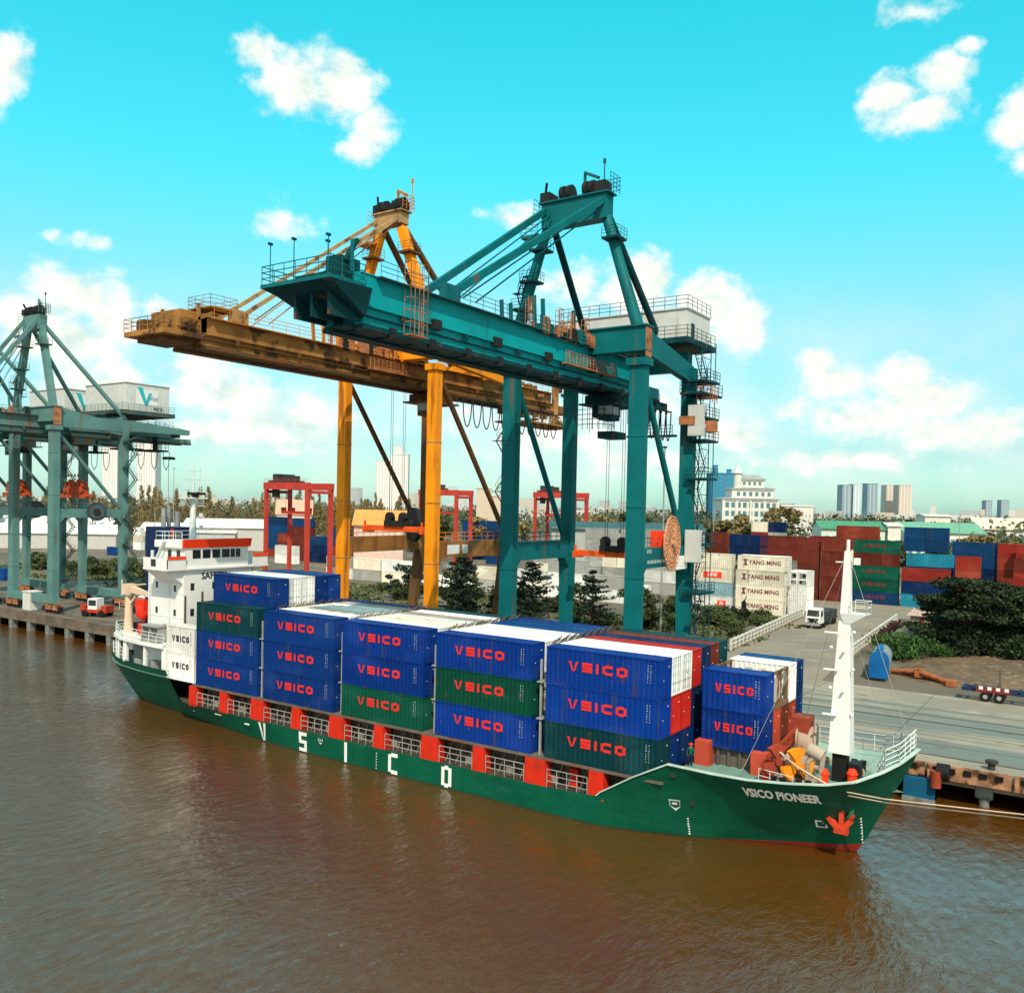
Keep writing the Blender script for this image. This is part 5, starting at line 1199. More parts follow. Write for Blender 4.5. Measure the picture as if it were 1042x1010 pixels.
b = MB(); b.box(8.42, 19.6, 48.0, 8.46, 25.3, 51.6); part('logo_panel', b, mat('logo_white', (.75, .77, .76), .5, .03), hs)
b = MB(); b.add([(8.50, 19.9, 52.1), (8.50, 21.2, 52.1), (8.50, 22.6, 47.9), (8.50, 21.9, 47.9)], [(0, 1, 2, 3)]); b.add([(8.50, 22.1, 48.6), (8.50, 22.6, 47.9), (8.50, 23.7, 50.9), (8.50, 22.9, 50.9)], [(0, 1, 2, 3)])
part('logo_mark', b, mat('logo_teal', (.03, .45, .50), .5, .05), hs)
b = MB(); put(b, text_mb('Vict', 1.5, .01, .02), lambda x, y, z: (8.52, 24.1 + x, 49.6 + z)); part('logo_lettering', b, mat('logo_blue', (.12, .28, .38), .5, .05), hs)
b = MB(); put(b, text_mb('N13', 1.3, .01, .03), lambda x, y, z: (8.48, 25.4 + x, 47.2 + z)); part('house_number', b, M_black, hs)
b = MB(); b.box(-9.4, 15.4, 45.4, 9.4, 29.5, 46.4); part('house_deck', b, PALE['dark'], lc)
b = MB(); b.rail([(9.3, 15.5, 46.4), (9.3, 29.3, 46.4)], 1.5, 1.6, 3, .05); b.rail([(-8.6, 15.5, 46.4), (9.3, 15.5, 46.4)], 1.5, 1.6, 3, .05); b.rail([(3.4, 28, 43.6), (3.4, 36, 42)], 1.4, 1.4, 3, .05); b.rail([(-3.2, 30, 43.6), (-3.2, 36, 42)], 1.4, 1.4, 3, .05); part('house_railing', b, PALE['rail'], lc)
for s in (-1, 1):
    b = MB(); b.beam((s * 8.5, .6, 42.4), (s * 8.5, 17.8, 42.4), 1.3, 2.8); b.beam((s * 8.5, 17.8, 42.6), (s * 8.5, 34, 42.2), 1.1, 2.6, h2=1.2); part('side_girder', b, PALE['main'], lc)
b = MB(); stairs(b, 9.7, 17.4, 3, 40, 1.0, 2.4, 3.0); part('stair_tower', b, PALE['dark'], lc)
b = MB()
for y0 in (20, 27):
    b.box(-3, y0, 37.4, 3.4, y0 + 5, 37.8); b.rail([(3.4, y0, 37.8), (3.4, y0 + 5, 37.8)], 1.8, 1.0, 3, .06); b.box(2.6, y0 + 1, 37.8, 3.2, y0 + 2, 41)
    for k in range(2): b.path([(3, y0 + .3 + k * 3.4, 37.4), (3, y0 + .5 + k * 3.4, 34.2), (3, y0 + 1.2 + k * 3.4, 32.8), (3, y0 + 1.9 + k * 3.4, 34.2), (3, y0 + 2.1 + k * 3.4, 37.4)], .09, 4)
part('cable_platform', b, PALE['black'], lc)
b = MB(); b.disc((10.2, 9.0, 22.4), (.87, -.49, 0), 2.1, .7, 26); b.disc((10.3, 8.95, 22.4), (.87, -.49, 0), 1.5, .76, 26, 2); b.disc((10.4, 8.9, 22.4), (.87, -.49, 0), .8, 1.0, 14, 1); b.tube((8.5, 10, 22.4), (10.2, 9, 22.4), .4, 8); part('cable_reel', b, [mat('reel_slate', (.035, .055, .062), .6, .2), PALE['black'], mat('reel_grey', (.06, .09, .10), .6, .2)], lc)
b = MB(); b.box(-5, 8.6, 25.4, 6, 10.0, 26.4); b.box(-1, 8.4, 26.4, 4.5, 10.4, 28.0); b.box(4, 8.6, 25.8, 8.4, 9.2, 26.3)
for k in range(5): b.box(-2.6 + k * 1.7, 8.5, 28, -1.9 + k * 1.7, 9.6, 29.2 + .5 * (k % 2)); b.disc((-2.2 + k * 1.7, 8.4, 27.2), (0, 1, 0), .6, .3, 12)
for k in range(4): b.box(-1 + k * 1.4, 8.3, 30.3, -.7 + k * 1.4, 8.6, 30.9)
part('spreader', b, mat('spreader_red', (.42, .075, .03), .6, .2, dirt=RUST, damt=.3), lc)
l2 = dup(lc, (-182.0, 31, 4.0), label='pale teal gantry crane cut off by the left edge, farthest along the quay', group='ship-to-shore cranes on the quay')

# ------------------------------------------------------------------ container yard
NUMW = {x: w for x, w in zip((-276, -263.5, -262, -248, -235, -226, -210, -196, -180), ('one', 'two', 'three', 'four', 'five', 'six', 'seven', 'eight', 'nine'))}
G_Y = 'containers stacked in the yard'
txt_ym = text_mb('YANG MING', 1.45, .006, .03)
def ym_mb():
    d = MB(); s = MB(); put(s, txt_ym, lambda x, y, z: (x + .9, y, z))
    for z0, w in ((.55, 1.1), (-.75, 1.1)): s.box(-4.6, -.01, z0, -4.6 + w, .0, z0 + .25)
    s.add([(-4.5, -.01, .55), (-3.6, -.01, .55), (-4.05, -.01, 0), (-4.5, -.01, -.5), (-3.6, -.01, -.5)], [(0, 1, 2), (2, 3, 4)]); s.box(-4.3, -.01, -.25, -3.8, 0, .25)
    both_sides(s, d, 0, CH * .53); return d
ME['ym', 40] = ym_mb()
def yard(col, Lk, x, y, t, label, z0=3.96, logo=None, door=None, **k):
    o = container(col, Lk, x, y, z0 + t * CH, label, G_Y, door, None, nums=False, **k)
    return o
def letters(o, key, Lk, m, nm='lettering'): return child(nm, pmesh(key, Lk, m), o)
M_ymt = mat('lettering_maroon', (.20, .055, .06), .6, .1)
TN4 = ['bottom', 'second', 'third', 'top', 'fifth']
# white reefers with lettering, four high, three deep at the top
for t in range(4):
    o = yard('cream', 40, -33.2 + (.3 if t == 3 else 0), 145, t, f'cream container with dark red lettering, {TN4[t]} of the four high stack by the road', door='+'); letters(o, 'ym', 40, M_ymt)
    if t > 1: yard('white', 40, -33.0, 148, t, f'white container behind the lettered cream stack, {"upper" if t == 3 else "lower"}', door='+')
    c = ['white', 'paleblue', 'cream', 'cream'][t]
    o = yard(c, 40, -46.6, 145.2, t, f'{CN[c]} container left of the lettered cream stack, {TN4[t]} tier', door='+')
    if t in (0, 2):
        b = MB(); b.box(-1.6 if t == 2 else 2.4, -CW / 2 - .03, 1.1, 3.4 if t == 2 else 4.6, -CW / 2 + .0, 2.6)
        b.v = [(x, y, z) for x, y, z in b.v]
        p = MB(); put(p, text_mb('LINE' if t == 2 else 'IR', 1.25, .006, .03), lambda x, y, z: (x + (.9 if t == 2 else 3.5), y - CW / 2 - .045, z + 1.85))
        child('red_panel', b.mesh('red_panel', M_fascia), o); child('lettering', p.mesh('lettering', M_letter_white), o)
b = MB()
def reefer_end():
    b = MB(); hx = L20 / 2
    b.box(-hx - .05, -CW / 2 + .16, .2, -hx, CW / 2 - .16, CH - .15, 0); b.box(-hx - .09, -.85, 1.75, -hx - .05, .85, 3.2, 1); b.box(-hx - .09, -.9, .35, -hx - .05, .9, 1.4, 1); b.disc((-hx - .1, -.35, 2.5), (1, 0, 0), .45, .08, 14, 2); b.disc((-hx - .1, .45, .9), (1, 0, 0), .35, .08, 12, 2)
    return b
RE = reefer_end().mesh('refrigeration_unit', [CM['white'], mat('unit_grey', (.22, .23, .23), .6, .2), M_black])
for t in range(3):
    for k in range(2):
        o = container('white', 20, -21.7 + k * 2.42, 151, 3.96 + t * CH, f'white refrigerated container end on by the road, {("bottom", "middle", "top")[t]} of the {("left", "right")[k]} stack', G_Y, '-y' if t < 2 else None, None, nums=False, along_y=True)
        if t == 2:
            o.rotation_euler = (0, 0, PI2); child('refrigeration_unit', RE, o)
for k in range(2):
    for t in range(5):
        yard('brown', 20, -31.2 + k * 6.7, 191, t, f'brown red container, {TN4[t]} tier of the plain {("nearer", "farther")[k]} stack beyond the cream containers')
for t, c in enumerate(('yblue', 'green', 'green', 'brown', 'green')):
    o = yard(c, 40, -15.6, 192, t, f'{CN[c]} container in the five high stack behind the foremast, {TN4[t]} tier')
    if c != 'brown': letters(o, 'logo', 40, M_letter_faint)
for t, c in enumerate(('lightblue', 'navy', 'yred')):
    yard(c, 40, -2.6, 192, t, f'{CN[c]} container right of the five high stack, {TN4[t]} tier')
yard('lightblue', 40, -3.0, 201, 3, 'bright turquoise container on top, set back right of the five high stack')
for t in range(3): yard('navy', 40, -3.0, 201, t, 'dark navy container hidden low under the turquoise one')
for t in range(6):
    for k in range(2):
        if t > 3: yard('yblue' if t == 5 else 'yblue', 20, -6.5 + k * 6.2, 216, t, f'{"dark blue" if t == 5 else "blue"} container high at the back, {("left", "right")[k]} of two columns')
for t in range(5):
    yard('yred' if t % 2 else 'yorange', 20, 10.4, 196, t, f'{"red" if t % 2 else "rusty orange"} short container, tier {("one", "two", "three", "four", "five")[t]} of the lone red column') if t < 4 else None
    yard('yblue' if t != 2 else 'navy', 40, 8.0, 207, t, f'{CN["yblue" if t != 2 else "navy"]} container behind the lone red column, {TN4[t]} tier')
    yard('yred' if t == 4 else 'yorange', 20, 19.6, 206, t, f'{"red" if t == 4 else "rusty orange"} short container right of the blue block, {TN4[t]} tier')
    yard('brown' if t % 2 else 'yred', 40, 24.4, 196 + (t == 4) * 6, t, f'{"brown red" if t % 2 else "red"} container in the far right stack above the tree, {TN4[t]} tier')
for x, c, t, y in ((-68, 'brown', 4, 215), (-55.4, 'navy', 4, 200), (-45.4, 'brown', 4, 200), (-34, 'yred', 4, 214), (-62.2, 'yred', 4, 240), (-56, 'grey', 4, 240), (-24, 'yorange', 5, 206)):
    for q in range(max(0, t - 1), t + 1): yard(c, 40 if x > -60 and y < 230 else 20, x, y, q, f'{CN[c]} container in far rows behind the cream stack, {("lower", "upper")[q == t]}, {("nearer", "farther")[y > 205]} column')
yard('cream', 20, -62.2, 240, 5, 'small cream container on top of a red one far behind the cream stack'); yard('navy', 20, -56, 240, 5, 'small dark blue container on top of a grey one far behind the cream stack')
# rows seen between the crane legs
for k in range(9):
    for t in range(2 if k not in (3, 7) else (1 if k == 3 else 3)):
        c = ('white', 'grey', 'cream', 'white')[(k + t) % 4]
        yard(c, 40, -176 + k * 12.7, 141, t, f'{CN[c]} container in the pale row behind crane legs, {("lower", "upper", "top")[t]}, {("one", "two", "three", "four", "five", "six", "seven", "eight", "nine")[k]} from left', door='+' if k % 2 else None)
for k in range(4):
    for t in range(3 - (k == 1)): yard(('grey', 'white', 'cream', 'grey')[(k + 2 * t) % 4], 40, -112 + k * 12.9, 172, t, f'{CN[("grey", "white", "cream", "grey")[(k + 2 * t) % 4]]} container in the long stack between teal crane and cream containers, {TN4[t]} tier, {("first", "second", "third", "fourth")[k]}', door='+' if k % 2 else None)
o = yard('white', 20, -70, 158, 0, 'white container with dark lettering seen between the legs of the teal crane', door='+')
p = MB(); put(p, text_mb('KMTC', 1.5, .006, .04), lambda x, y, z: (x - .2, y - CW / 2 - .03, z + 2.2)); child('lettering', p.mesh('lettering', M_letter_dark), o)
for k in range(3):
    for t in range(5 - (k == 2)): yard(('grey', 'grey', 'taupe')[k], 40, -110 + k * 8, 203 + k * 12, t, f'weathered grey container in stack behind the hanging orange spreader, {TN4[t]} tier, column {("one", "two", "three")[k]}')
for x, y, cs in ((-276, 200, ('yorange', 'yblue', 'yblue', 'yblue', 'yblue')), (-263.5, 196, ('brown', 'brown', 'yorange')), (-248, 190, ('brown', 'brown', 'brown', 'brown', 'yblue')), (-235, 188, ('navy', 'navy', 'yblue')), (-226, 190, ('yorange', 'yorange', 'yblue', 'yblue')),
                 (-210, 262, ('yblue', 'navy', 'yblue', 'yblue', 'yblue')), (-196, 262, ('navy', 'yorange', 'navy', 'yblue', 'yblue')), (-180, 240, ('yblue', 'yred', 'yblue', 'navy')), (-262, 232, ('brown', 'brown', 'yorange', 'brown'))):
    for t, c in enumerate(cs): yard(c, 40, x, y, t, f'{CN[c]} container by the red yard cranes, {TN4[t]} tier, column {NUMW[x]} from left')
for k in range(5):
    for t in range(3): yard(('white', 'cream', 'white')[t], 20, -390 + k * 9.5, 170 + k * 3, t, f'white container stacked behind the pale left crane, {TN4[t]} tier, column {("one", "two", "three", "four", "five")[k]} from left', door='+')
yard('steelblue', 40, -322, 150, 0, 'steel blue container on the ground behind the pale crane legs'); yard('steelblue', 40, -240, 60.0, 0, 'steel blue container lying on the quay behind the pale crane')
o = yard('white', 40, -240, 174, 1, 'white refrigerated container in front of the red yard crane, upper of two'); yard('white', 40, -240, 174, 0, 'white refrigerated container in front of the red yard crane, lower of two')
# ------------------------------------------------------------------ red rubber tyred yard cranes
M_rtg = mat('yard_crane_red', (.50, .055, .04), .5, .15, .3, dirt=(.18, .04, .03), damt=.25)
def rtg(loc, label, rz=0.0):
    r = thing('yard_crane', label, 'crane', loc, 'red yard cranes'); ORG[r.name] = (0, 0, 0); r.rotation_euler = (0, 0, rz); r.scale = (.93, .93, .95)
    for x in (-10.5, 10.5):
        for y in (-5.5, 5.5):
            b = MB(); b.beam((x, y, 2), (x, y, 31), 1.5 if x > 0 else 1.1, 1.2, up=(0, 1, 0)); part('leg', b, M_rtg, r)
            b = MB(); b.disc((x, y - 1, .85), (1, 0, 0), .85, .7, 14); b.disc((x, y + 1, .85), (1, 0, 0), .85, .7, 14); part('wheel', b, M_black, r)
        b = MB(); b.beam((x, -6.5, 2.2), (x, 6.5, 2.2), 1.2, 1.2); b.beam((x, -6, 30.2), (x, 6, 30.2), .8, 1.1); part('sill_beam', b, M_rtg, r)
    for y in (-5.5, 5.5):
        b = MB(); b.beam((-11.5, y, 32.2), (11.5, y, 32.2), 1.2, 2.4); part('girder', b, M_rtg, r)
    b = MB(); b.rail([(-11, -6.3, 33.4), (11, -6.3, 33.4)], 1.3, 1.8, 2, .05); part('railing', b, M_rtg, r)
    b = MB(); b.box(-9.5, -5.6, 33.4, -3, 5.6, 34.2); b.box(-9, -4, 34.2, -6.4, 4, 36.4); b.box(-5.8, -3, 34.2, -3.2, 3.6, 35.9); b.box(-8.6, -4.6, 28.2, -6.8, -2.6, 31); part('trolley', b, mat('trolley_dark', (.035, .05, .045), .7, .3), r)
    b = MB(); b.box(-8, -.8, 22.6, 6, .8, 23.6)
    for x in (-7.6, -3, 5.6): b.box(x - .3, -1, 23.6, x + .3, 1, 24.8)
    part('spreader', b, M_rtg, r)
    b = MB()
    for x in (-6.5, -5, -3.5): b.tube((x, 0, 24), (x, 0, 33), .05, 4)
    part('hoist_rope', b, M_black, r); return r
r1 = rtg((-177, 129, 3.92), 'red yard crane standing left of the yellow crane legs')
dup(r1, (-192, 226, 3.92), label='red yard crane seen behind the yellow crane leg beside blue containers', group='red yard cranes'); dup(r1, (-151, 254, 3.92), label='red yard crane seen between the teal crane legs', group='red yard cranes')
# ------------------------------------------------------------------ road furniture and vehicles
M_bal = mat('balustrade_white', (.62, .60, .54), .8, .15, .6, dirt=(.25, .2, .14), damt=.3)
def balustrade(label, a, c, n, dz=0.0):
    a = Vector(a); c = Vector(c); r = thing('balustrade', label, 'balustrade', a); d = (c - a).normalized()
    b = MB(); b.beam(a + Vector((0, 0, 2.0)), c + Vector((0, 0, 2.0)), .4, .3); part('top_rail', b, M_bal, r)
    b = MB(); b.beam(a + Vector((0, 0, 1.2)), c + Vector((0, 0, 1.2)), .22, .2); part('middle_rail', b, M_bal, r)
    b = MB(); b.beam(a + Vector((0, 0, .1)), c + Vector((0, 0, .1)), .6, .5); part('kerb', b, M_conc, r)
    pm = None
    for k in range(n):
        p = a.lerp(c, k / (n - 1))
        if pm is None:
            b = MB(); b.box(-.22, -.22, .1, .22, .22, 2.25); pm = b.mesh('post', M_bal)
        o = bpy.data.objects.new('post', pm); COL.objects.link(o); o.parent = r; o.location = p - a
balustrade('white concrete balustrade along the left edge of the road, beside the bushes', (-11.9, 84, 4.0), (-16.6, 146, 4.0), 24)
balustrade('white concrete balustrade along the right edge of the road, near the blue tank', (7.6, 91, 4.0), (4.2, 150, 4.0), 21)
def truck():
    r = thing('tractor_truck', 'white cabbed truck with dark load driving down the road beside the balustrade', 'truck', (-8.6, 126, 4.0)); ORG[r.name] = (0, 0, 0)
    b = MB(); b.box(-1.6, 0, 1.2, 1.6, 3.0, 2.6); b.add([(-1.6, 0, 2.6), (1.6, 0, 2.6), (1.6, 3.0, 2.6), (-1.6, 3.0, 2.6), (-1.5, .5, 4.4), (1.5, .5, 4.4), (1.5, 2.9, 4.5), (-1.5, 2.9, 4.5)], [(4, 5, 6, 7), (0, 1, 5, 4), (1, 2, 6, 5), (2, 3, 7, 6), (3, 0, 4, 7)]); part('cab', b, M_white, r)
    b = MB(); b.add([(-1.35, .02, 2.75), (1.35, .02, 2.75), (1.28, .38, 4.1), (-1.28, .38, 4.1)], [(0, 1, 2, 3)]); b.box(1.57, .6, 2.8, 1.6, 2.2, 4.0); part('windscreen', b, M_glass, r)
    b = MB(); b.box(-1.2, -.05, 1.35, 1.2, -.01, 2.3)
    for k in range(4): b.box(-1.1, -.08, 1.45 + k * .2, 1.1, -.05, 1.53 + k * .2)
    part('grille', b, M_black, r)
    for x in (-1.95, 1.75): b = MB(); b.box(x, .2, 2.7, x + .2, .4, 3.7); part('mirror', b, M_black, r)
    b = MB(); b.box(-1.6, -.15, .7, 1.6, 0, 1.3); part('bumper', b, M_greyp, r)
    for x in (-1.1, 1.1): b = MB(); b.box(x - .3, -.06, 1.5, x + .3, -.02, 1.85); part('headlight', b, M_letter_white, r)
    b = MB(); b.box(-1.3, 2, .9, 1.3, 15, 1.3); b.box(-1.6, 4.0, 1.3, 1.6, 15, 1.7); b.box(-1.55, 5, 1.7, 1.55, 14.5, 3.4); part('trailer', b, mat('load_charcoal', (.05, .055, .06), .8, .3), r)
    for x in (-1.35, 1.35):
        for y in (1.2, 4.2, 11.5, 13.2): b = MB(); b.disc((x, y, .62), (1, 0, 0), .62, .5, 14); part('wheel', b, M_black, r)
truck()
def flatbed():
    r = thing('flatbed_trailer', 'empty skeletal trailer with red and white tail parked at the right edge', 'trailer', (31, 66.6, 4.0)); ORG[r.name] = (0, 0, 0)
    b = MB(); b.box(-2.2, -.9, 1.25, 15, -.5, 1.75); b.box(-2.2, .9, 1.25, 15, 1.3, 1.75); b.box(-2.4, -1.2, 1.3, -1.8, 1.6, 1.8)
    for k in range(6): b.box(-1 + k * 2.8, -1.1, 1.76, -.7 + k * 2.8, 1.5, 1.95)
    part('chassis', b, mat('trailer_blue', (.02, .04, .09), .6, .2), r)
    b = MB(); b.box(-.6, -1.25, 1.35, 3.6, -1.0, 2.1); part('tail_board', b, mat('trailer_red', (.20, .035, .03), .6, .2), r)
    b = MB()
    for k in range(4): b.box(-.2 + k * 1.05, -1.29, 1.7, .3 + k * 1.05, -1.25, 2.15)
    part('reflector', b, M_letter_white, r); b = MB(); b.box(2.0, 1.0, 1.9, 2.25, 1.3, 4.6); part('stake', b, M_coam, r)
    for x in (.6, 2.3):
        for y in (-.95, 1.2): b = MB(); b.disc((x, y, .72), (0, 1, 0), .72, .5, 18); b.disc((x, y - .28, .72), (0, 1, 0), .3, .06, 12, 1); part('wheel', b, [M_black, M_greyp], r)
flatbed()
def tank():
    r = thing('tank_trailer', 'blue ended grey cylindrical tank standing at the foot of the right balustrade', 'tank', (15.6, 72.5, 4.0)); ORG[r.name] = (0, 0, 0)
    b = MB(); b.tube((.6, 0, 2.3), (-1.4, 12, 2.3), 1.6, 20); part('tank_body', b, mat('tank_grey', (.22, .25, .26), .6, .25, dirt=RUST, damt=.3), r)
    b = MB(); b.box(-.8, -.6, .7, 2.0, .1, 3.4); b.tube((.62, -.6, 3.2), (.60, .15, 3.2), 1.38, 18); part('tank_end', b, mat('tank_blue', (.008, .12, .36), .5, .15), r)
    b = MB(); b.box(-.7, -.9, .4, 1.9, -.5, .9); b.tube((-.4, 5, 3.7), (-.5, 6, 4.4), .5, 10); part('tank_valve', b, mat('tank_blue', (0, 0, 0)), r)
    for y in (1.5, 9.5):
        for s in (-1, 1): b = MB(); b.disc((.4 - y * .16 + s * 1.2, y, .6), (1, .1, 0), .6, .4, 14); part('wheel', b, M_black, r)
tank()
b = MB(); b.tube((16.6, 80.5, 4.3), (21.0, 78.2, 5.0), .38, 8); b.tube((21.0, 78.2, 5.0), (26.2, 74.6, 4.45), .42, 8); b.tube((17, 81.4, 4.2), (24.6, 76.6, 4.3), .2, 8); b.box(25.4, 74.1, 4.0, 26.8, 75.2, 4.9); b.box(20.4, 77.7, 4.2, 21.6, 78.8, 5.5)
solo('pipe_boom', b, mat('pipe_rust', (.40, .13, .05), .8, .25, 1.0, dirt=(.12, .05, .03), damt=.4), 'rusty orange pipe boom lying on the ground right of the blue tank', 'pipe', (16.6, 80, 4))
b = MB(); b.box(-2.4, -2.2, 0, 2.4, 2.2, 2.6); hut = thing('hut', 'small hut with pale tiled roof beside the big tree at the end of the balustrade', 'hut', (10.0, 150, 3.95)); ORG[hut.name] = (0, 0, 0)
part('wall', b, mat('hut_wall', (.30, .26, .22), .9, .2), hut)
b = MB(); b.add([(-3.2, -3, 2.5), (3.2, -3, 2.5), (3.2, 3, 2.5), (-3.2, 3, 2.5), (-2, 0, 4.0), (2, 0, 4.0)], [(0, 1, 5, 4), (1, 2, 5), (2, 3, 4, 5), (3, 0, 4), (3, 2, 1, 0)]); part('roof', b, mat('hut_tiles', (.42, .31, .27), .9, .25, 2.0), hut)
b = MB(); b.box(-.4, -2.24, 0, .5, -2.2, 2.1); part('door', b, M_dullred, hut)
# parked motorbikes
def bike():
    r = thing('motorbike', 'x', 'motorbike', (0, 0, 0)); ORG[r.name] = (0, 0, 0)
    for x in (-.85, .85): b = MB(); b.disc((x, 0, .45), (0, 1, 0), .45, .16, 14); part('wheel', b, M_black, r)
    b = MB(); b.beam((-.9, 0, .8), (.5, 0, .75), .34, .5); b.beam((.5, 0, .7), (.85, 0, 1.4), .3, .3); part('body', b, mat('bike_paint', (.07, .02, .022), .4, .3, rnd=True), r)
    b = MB(); b.box(-.95, -.17, 1.0, .2, .17, 1.18); part('seat', b, M_black, r)
    b = MB(); b.tube((.72, -.42, 1.55), (.72, .42, 1.55), .05, 6); b.tube((.85, 0, .45), (.72, 0, 1.55), .06, 6); part('handlebar', b, M_greyp, r); return r
bk = bike(); bk.scale = (1.35,) * 3; bk.location = (6.2, 112, 4.0); bk.rotation_euler = (0, 0, .3); bk['label'] = 'motorbike parked in the row inside the right balustrade, nearest the blue tank'; bk['group'] = 'motorbikes parked by the balustrade'
for k in range(1, 8): dup(bk, (6.0 - k * .12 + .4 * (k % 2), 112 + k * 4.2, 4.0), .3 + .2 * (k % 3), f'motorbike parked in the row inside the right balustrade, {("", "second", "third", "fourth", "fifth", "sixth", "seventh", "last")[k]} from the blue tank')
# small service vehicles on the left quay
def tug(loc, label, m, rz=0.0):
    r = thing('terminal_tractor', label, 'tractor', loc); ORG[r.name] = (0, 0, 0); r.rotation_euler = (0, 0, rz)
    b = MB(); b.box(-3.2, -1.4, .9, 3.0, 1.4, 1.6); b.box(-3.2, -1.4, 1.6, -1.8, 1.4, 2.6); b.box(1.8, -1.4, 1.6, 3.0, 1.4, 2.4); part('body', b, m, r)
    b = MB(); b.box(-1.5, -1.2, 1.6, .7, 1.2, 3.9); part('cab', b, M_white, r); b = MB(); b.box(-1.3, -1.24, 2.4, .5, 1.24, 3.6); part('cab_window', b, M_glass, r)
    for x in (-2, 2):
        for y in (-1.3, 1.3): b = MB(); b.disc((x, y, .75), (0, 1, 0), .75, .6, 14); part('wheel', b, M_black, r)
    return r
tug((-135.5, 34.5, 4.0), 'red terminal tractor parked on the quay beside the pale crane', mat('tractor_red', (.42, .045, .02), .6, .25, dirt=RUST, damt=.3), .4)
for k, (x, y) in enumerate(((-132, 44), (-123, 52))): tug((x, y, 4.0), ('dark terminal tractor near the pale crane foot', 'dark terminal tractor farther along behind the stern')[k], mat('tractor_dark', (.03, .035, .04), .7, .2), .5 * k)
b = MB(); b.box(-1.6, -1.3, 0, 1.6, 1.3, 4.0); b.box(-1.75, -1.45, 4.0, 1.75, 1.45, 4.2); kk = solo('electrical_kiosk', b, mat('kiosk_white', (.62, .62, .58), .7, .1), 'white electrical kiosk on the quay between the bogies of the pale crane', 'kiosk'); kk.location = (-156.5, 31.4, 4.0)
# fenders
for k, x in enumerate((29.6, 41.5, 60)):
    f = thing('fender', ('blue fender panel on the quay face beside the bow', 'blue fender panel on the quay face at the right edge', 'blue fender panel beyond the right edge')[k], 'fender', (x, 26.6, 1), 'blue fenders on the quay face')
    b = MB(); b.box(x - 1.5, 26.5, -.4, x + 1.5, 27.0, 2.5); part('panel', b, mat('fender_blue', (.008, .10, .20), .6, .2, dirt=GRIME, damt=.3), f); b = MB(); b.box(x - 1.6, 26.45, -.4, x + 1.6, 26.5, .45); part('worn_foot', b, M_pile, f); b = MB()
    for z in (.6, 2.2): b.tube((x, 27, z), (x, 28.6, z), .5, 12)
    part('buffer', b, M_black, f)
b = MB(); b.tube((31.2, 26.3, 1.9), (31.2, 26.3, 3.6), .55, 14); b.tube((31.2, 26.9, 3.4), (32.4, 26.9, 3.4), .9, 14, mi=1); solo('buoy_fender', b, [M_dullred, M_black], 'red brown rubber fender hanging on the quay face by the bow', 'fender', (31.2, 26.3, 2))
for k, x in enumerate((36, 52, 78, -84, -100, -118)): b = MB(); b.cyl((x, 28.9), .35, 4.0, 4.7, 12); b.cyl((x, 28.9), .6, 4.7, 4.95, 12); solo('bollard', b, mat('bollard_iron', (.05, .045, .04), .7, .2), 'iron mooring bollard on the quay edge ' + ('beyond the bow' if x > 0 else 'beyond the stern') + (', ' + ('first', 'second', 'third')[k % 3] + ' from the ship'), 'bollard', (x, 28.9, 4), 'mooring bollards')
# lamp masts
def lamp(loc, h, label):
    r = thing('lamp_mast', label, 'lamp mast', loc, 'tall lamp masts'); ORG[r.name] = (0, 0, 0)
    b = MB(); b.tube((0, 0, 0), (0, 0, h), .22, 8, r2=.12); part('mast', b, M_greyp, r); b = MB(); b.tube((0, 0, h - .3), (0, 0, h), 1.9 if h > 40 else .4, 14)
    for k in range(8 if h > 40 else 0): b.box(1.9 * math.cos(k * .785) - .3, 1.9 * math.sin(k * .785) - .3, h - 1.0, 1.9 * math.cos(k * .785) + .3, 1.9 * math.sin(k * .785) + .3, h - .2)
    part('lamp_head', b, M_black if h > 35 else M_greyp, r)
lamp((-246, 128, 4), 41, 'tall lamp mast with dark round head above the ship funnel'); lamp((-300, 168, 4), 39, 'grey lamp mast just right of the dark headed one'); lamp((-22.0, 75, 4), 37.2, 'slim lamp mast seen between the bow side legs of the teal crane'); lamp((-2, 300, 4), 26, 'lamp mast in front of the green roofed building'); lamp((-85, 262, 4), 26, 'lamp mast left of the white ornate building'); lamp((-223, 107, 4), 22, 'short lamp mast behind the ship funnel')
# site equipment in front of the cream stack
b = MB(); b.box(-.8, -.6, 0, .8, .6, 1.1); b.box(-.5, -.5, 1.1, .5, .5, 2.6); b.box(-.3, -.3, 2.6, .3, .3, 3.2); b.tube((0, 0, 3), (.6, 0, 4.4), .12, 6)
solo('pump_set', b, M_black, 'small black pump set standing before the cream lettered containers', 'pump').location = (-28.5, 138, 4.6)

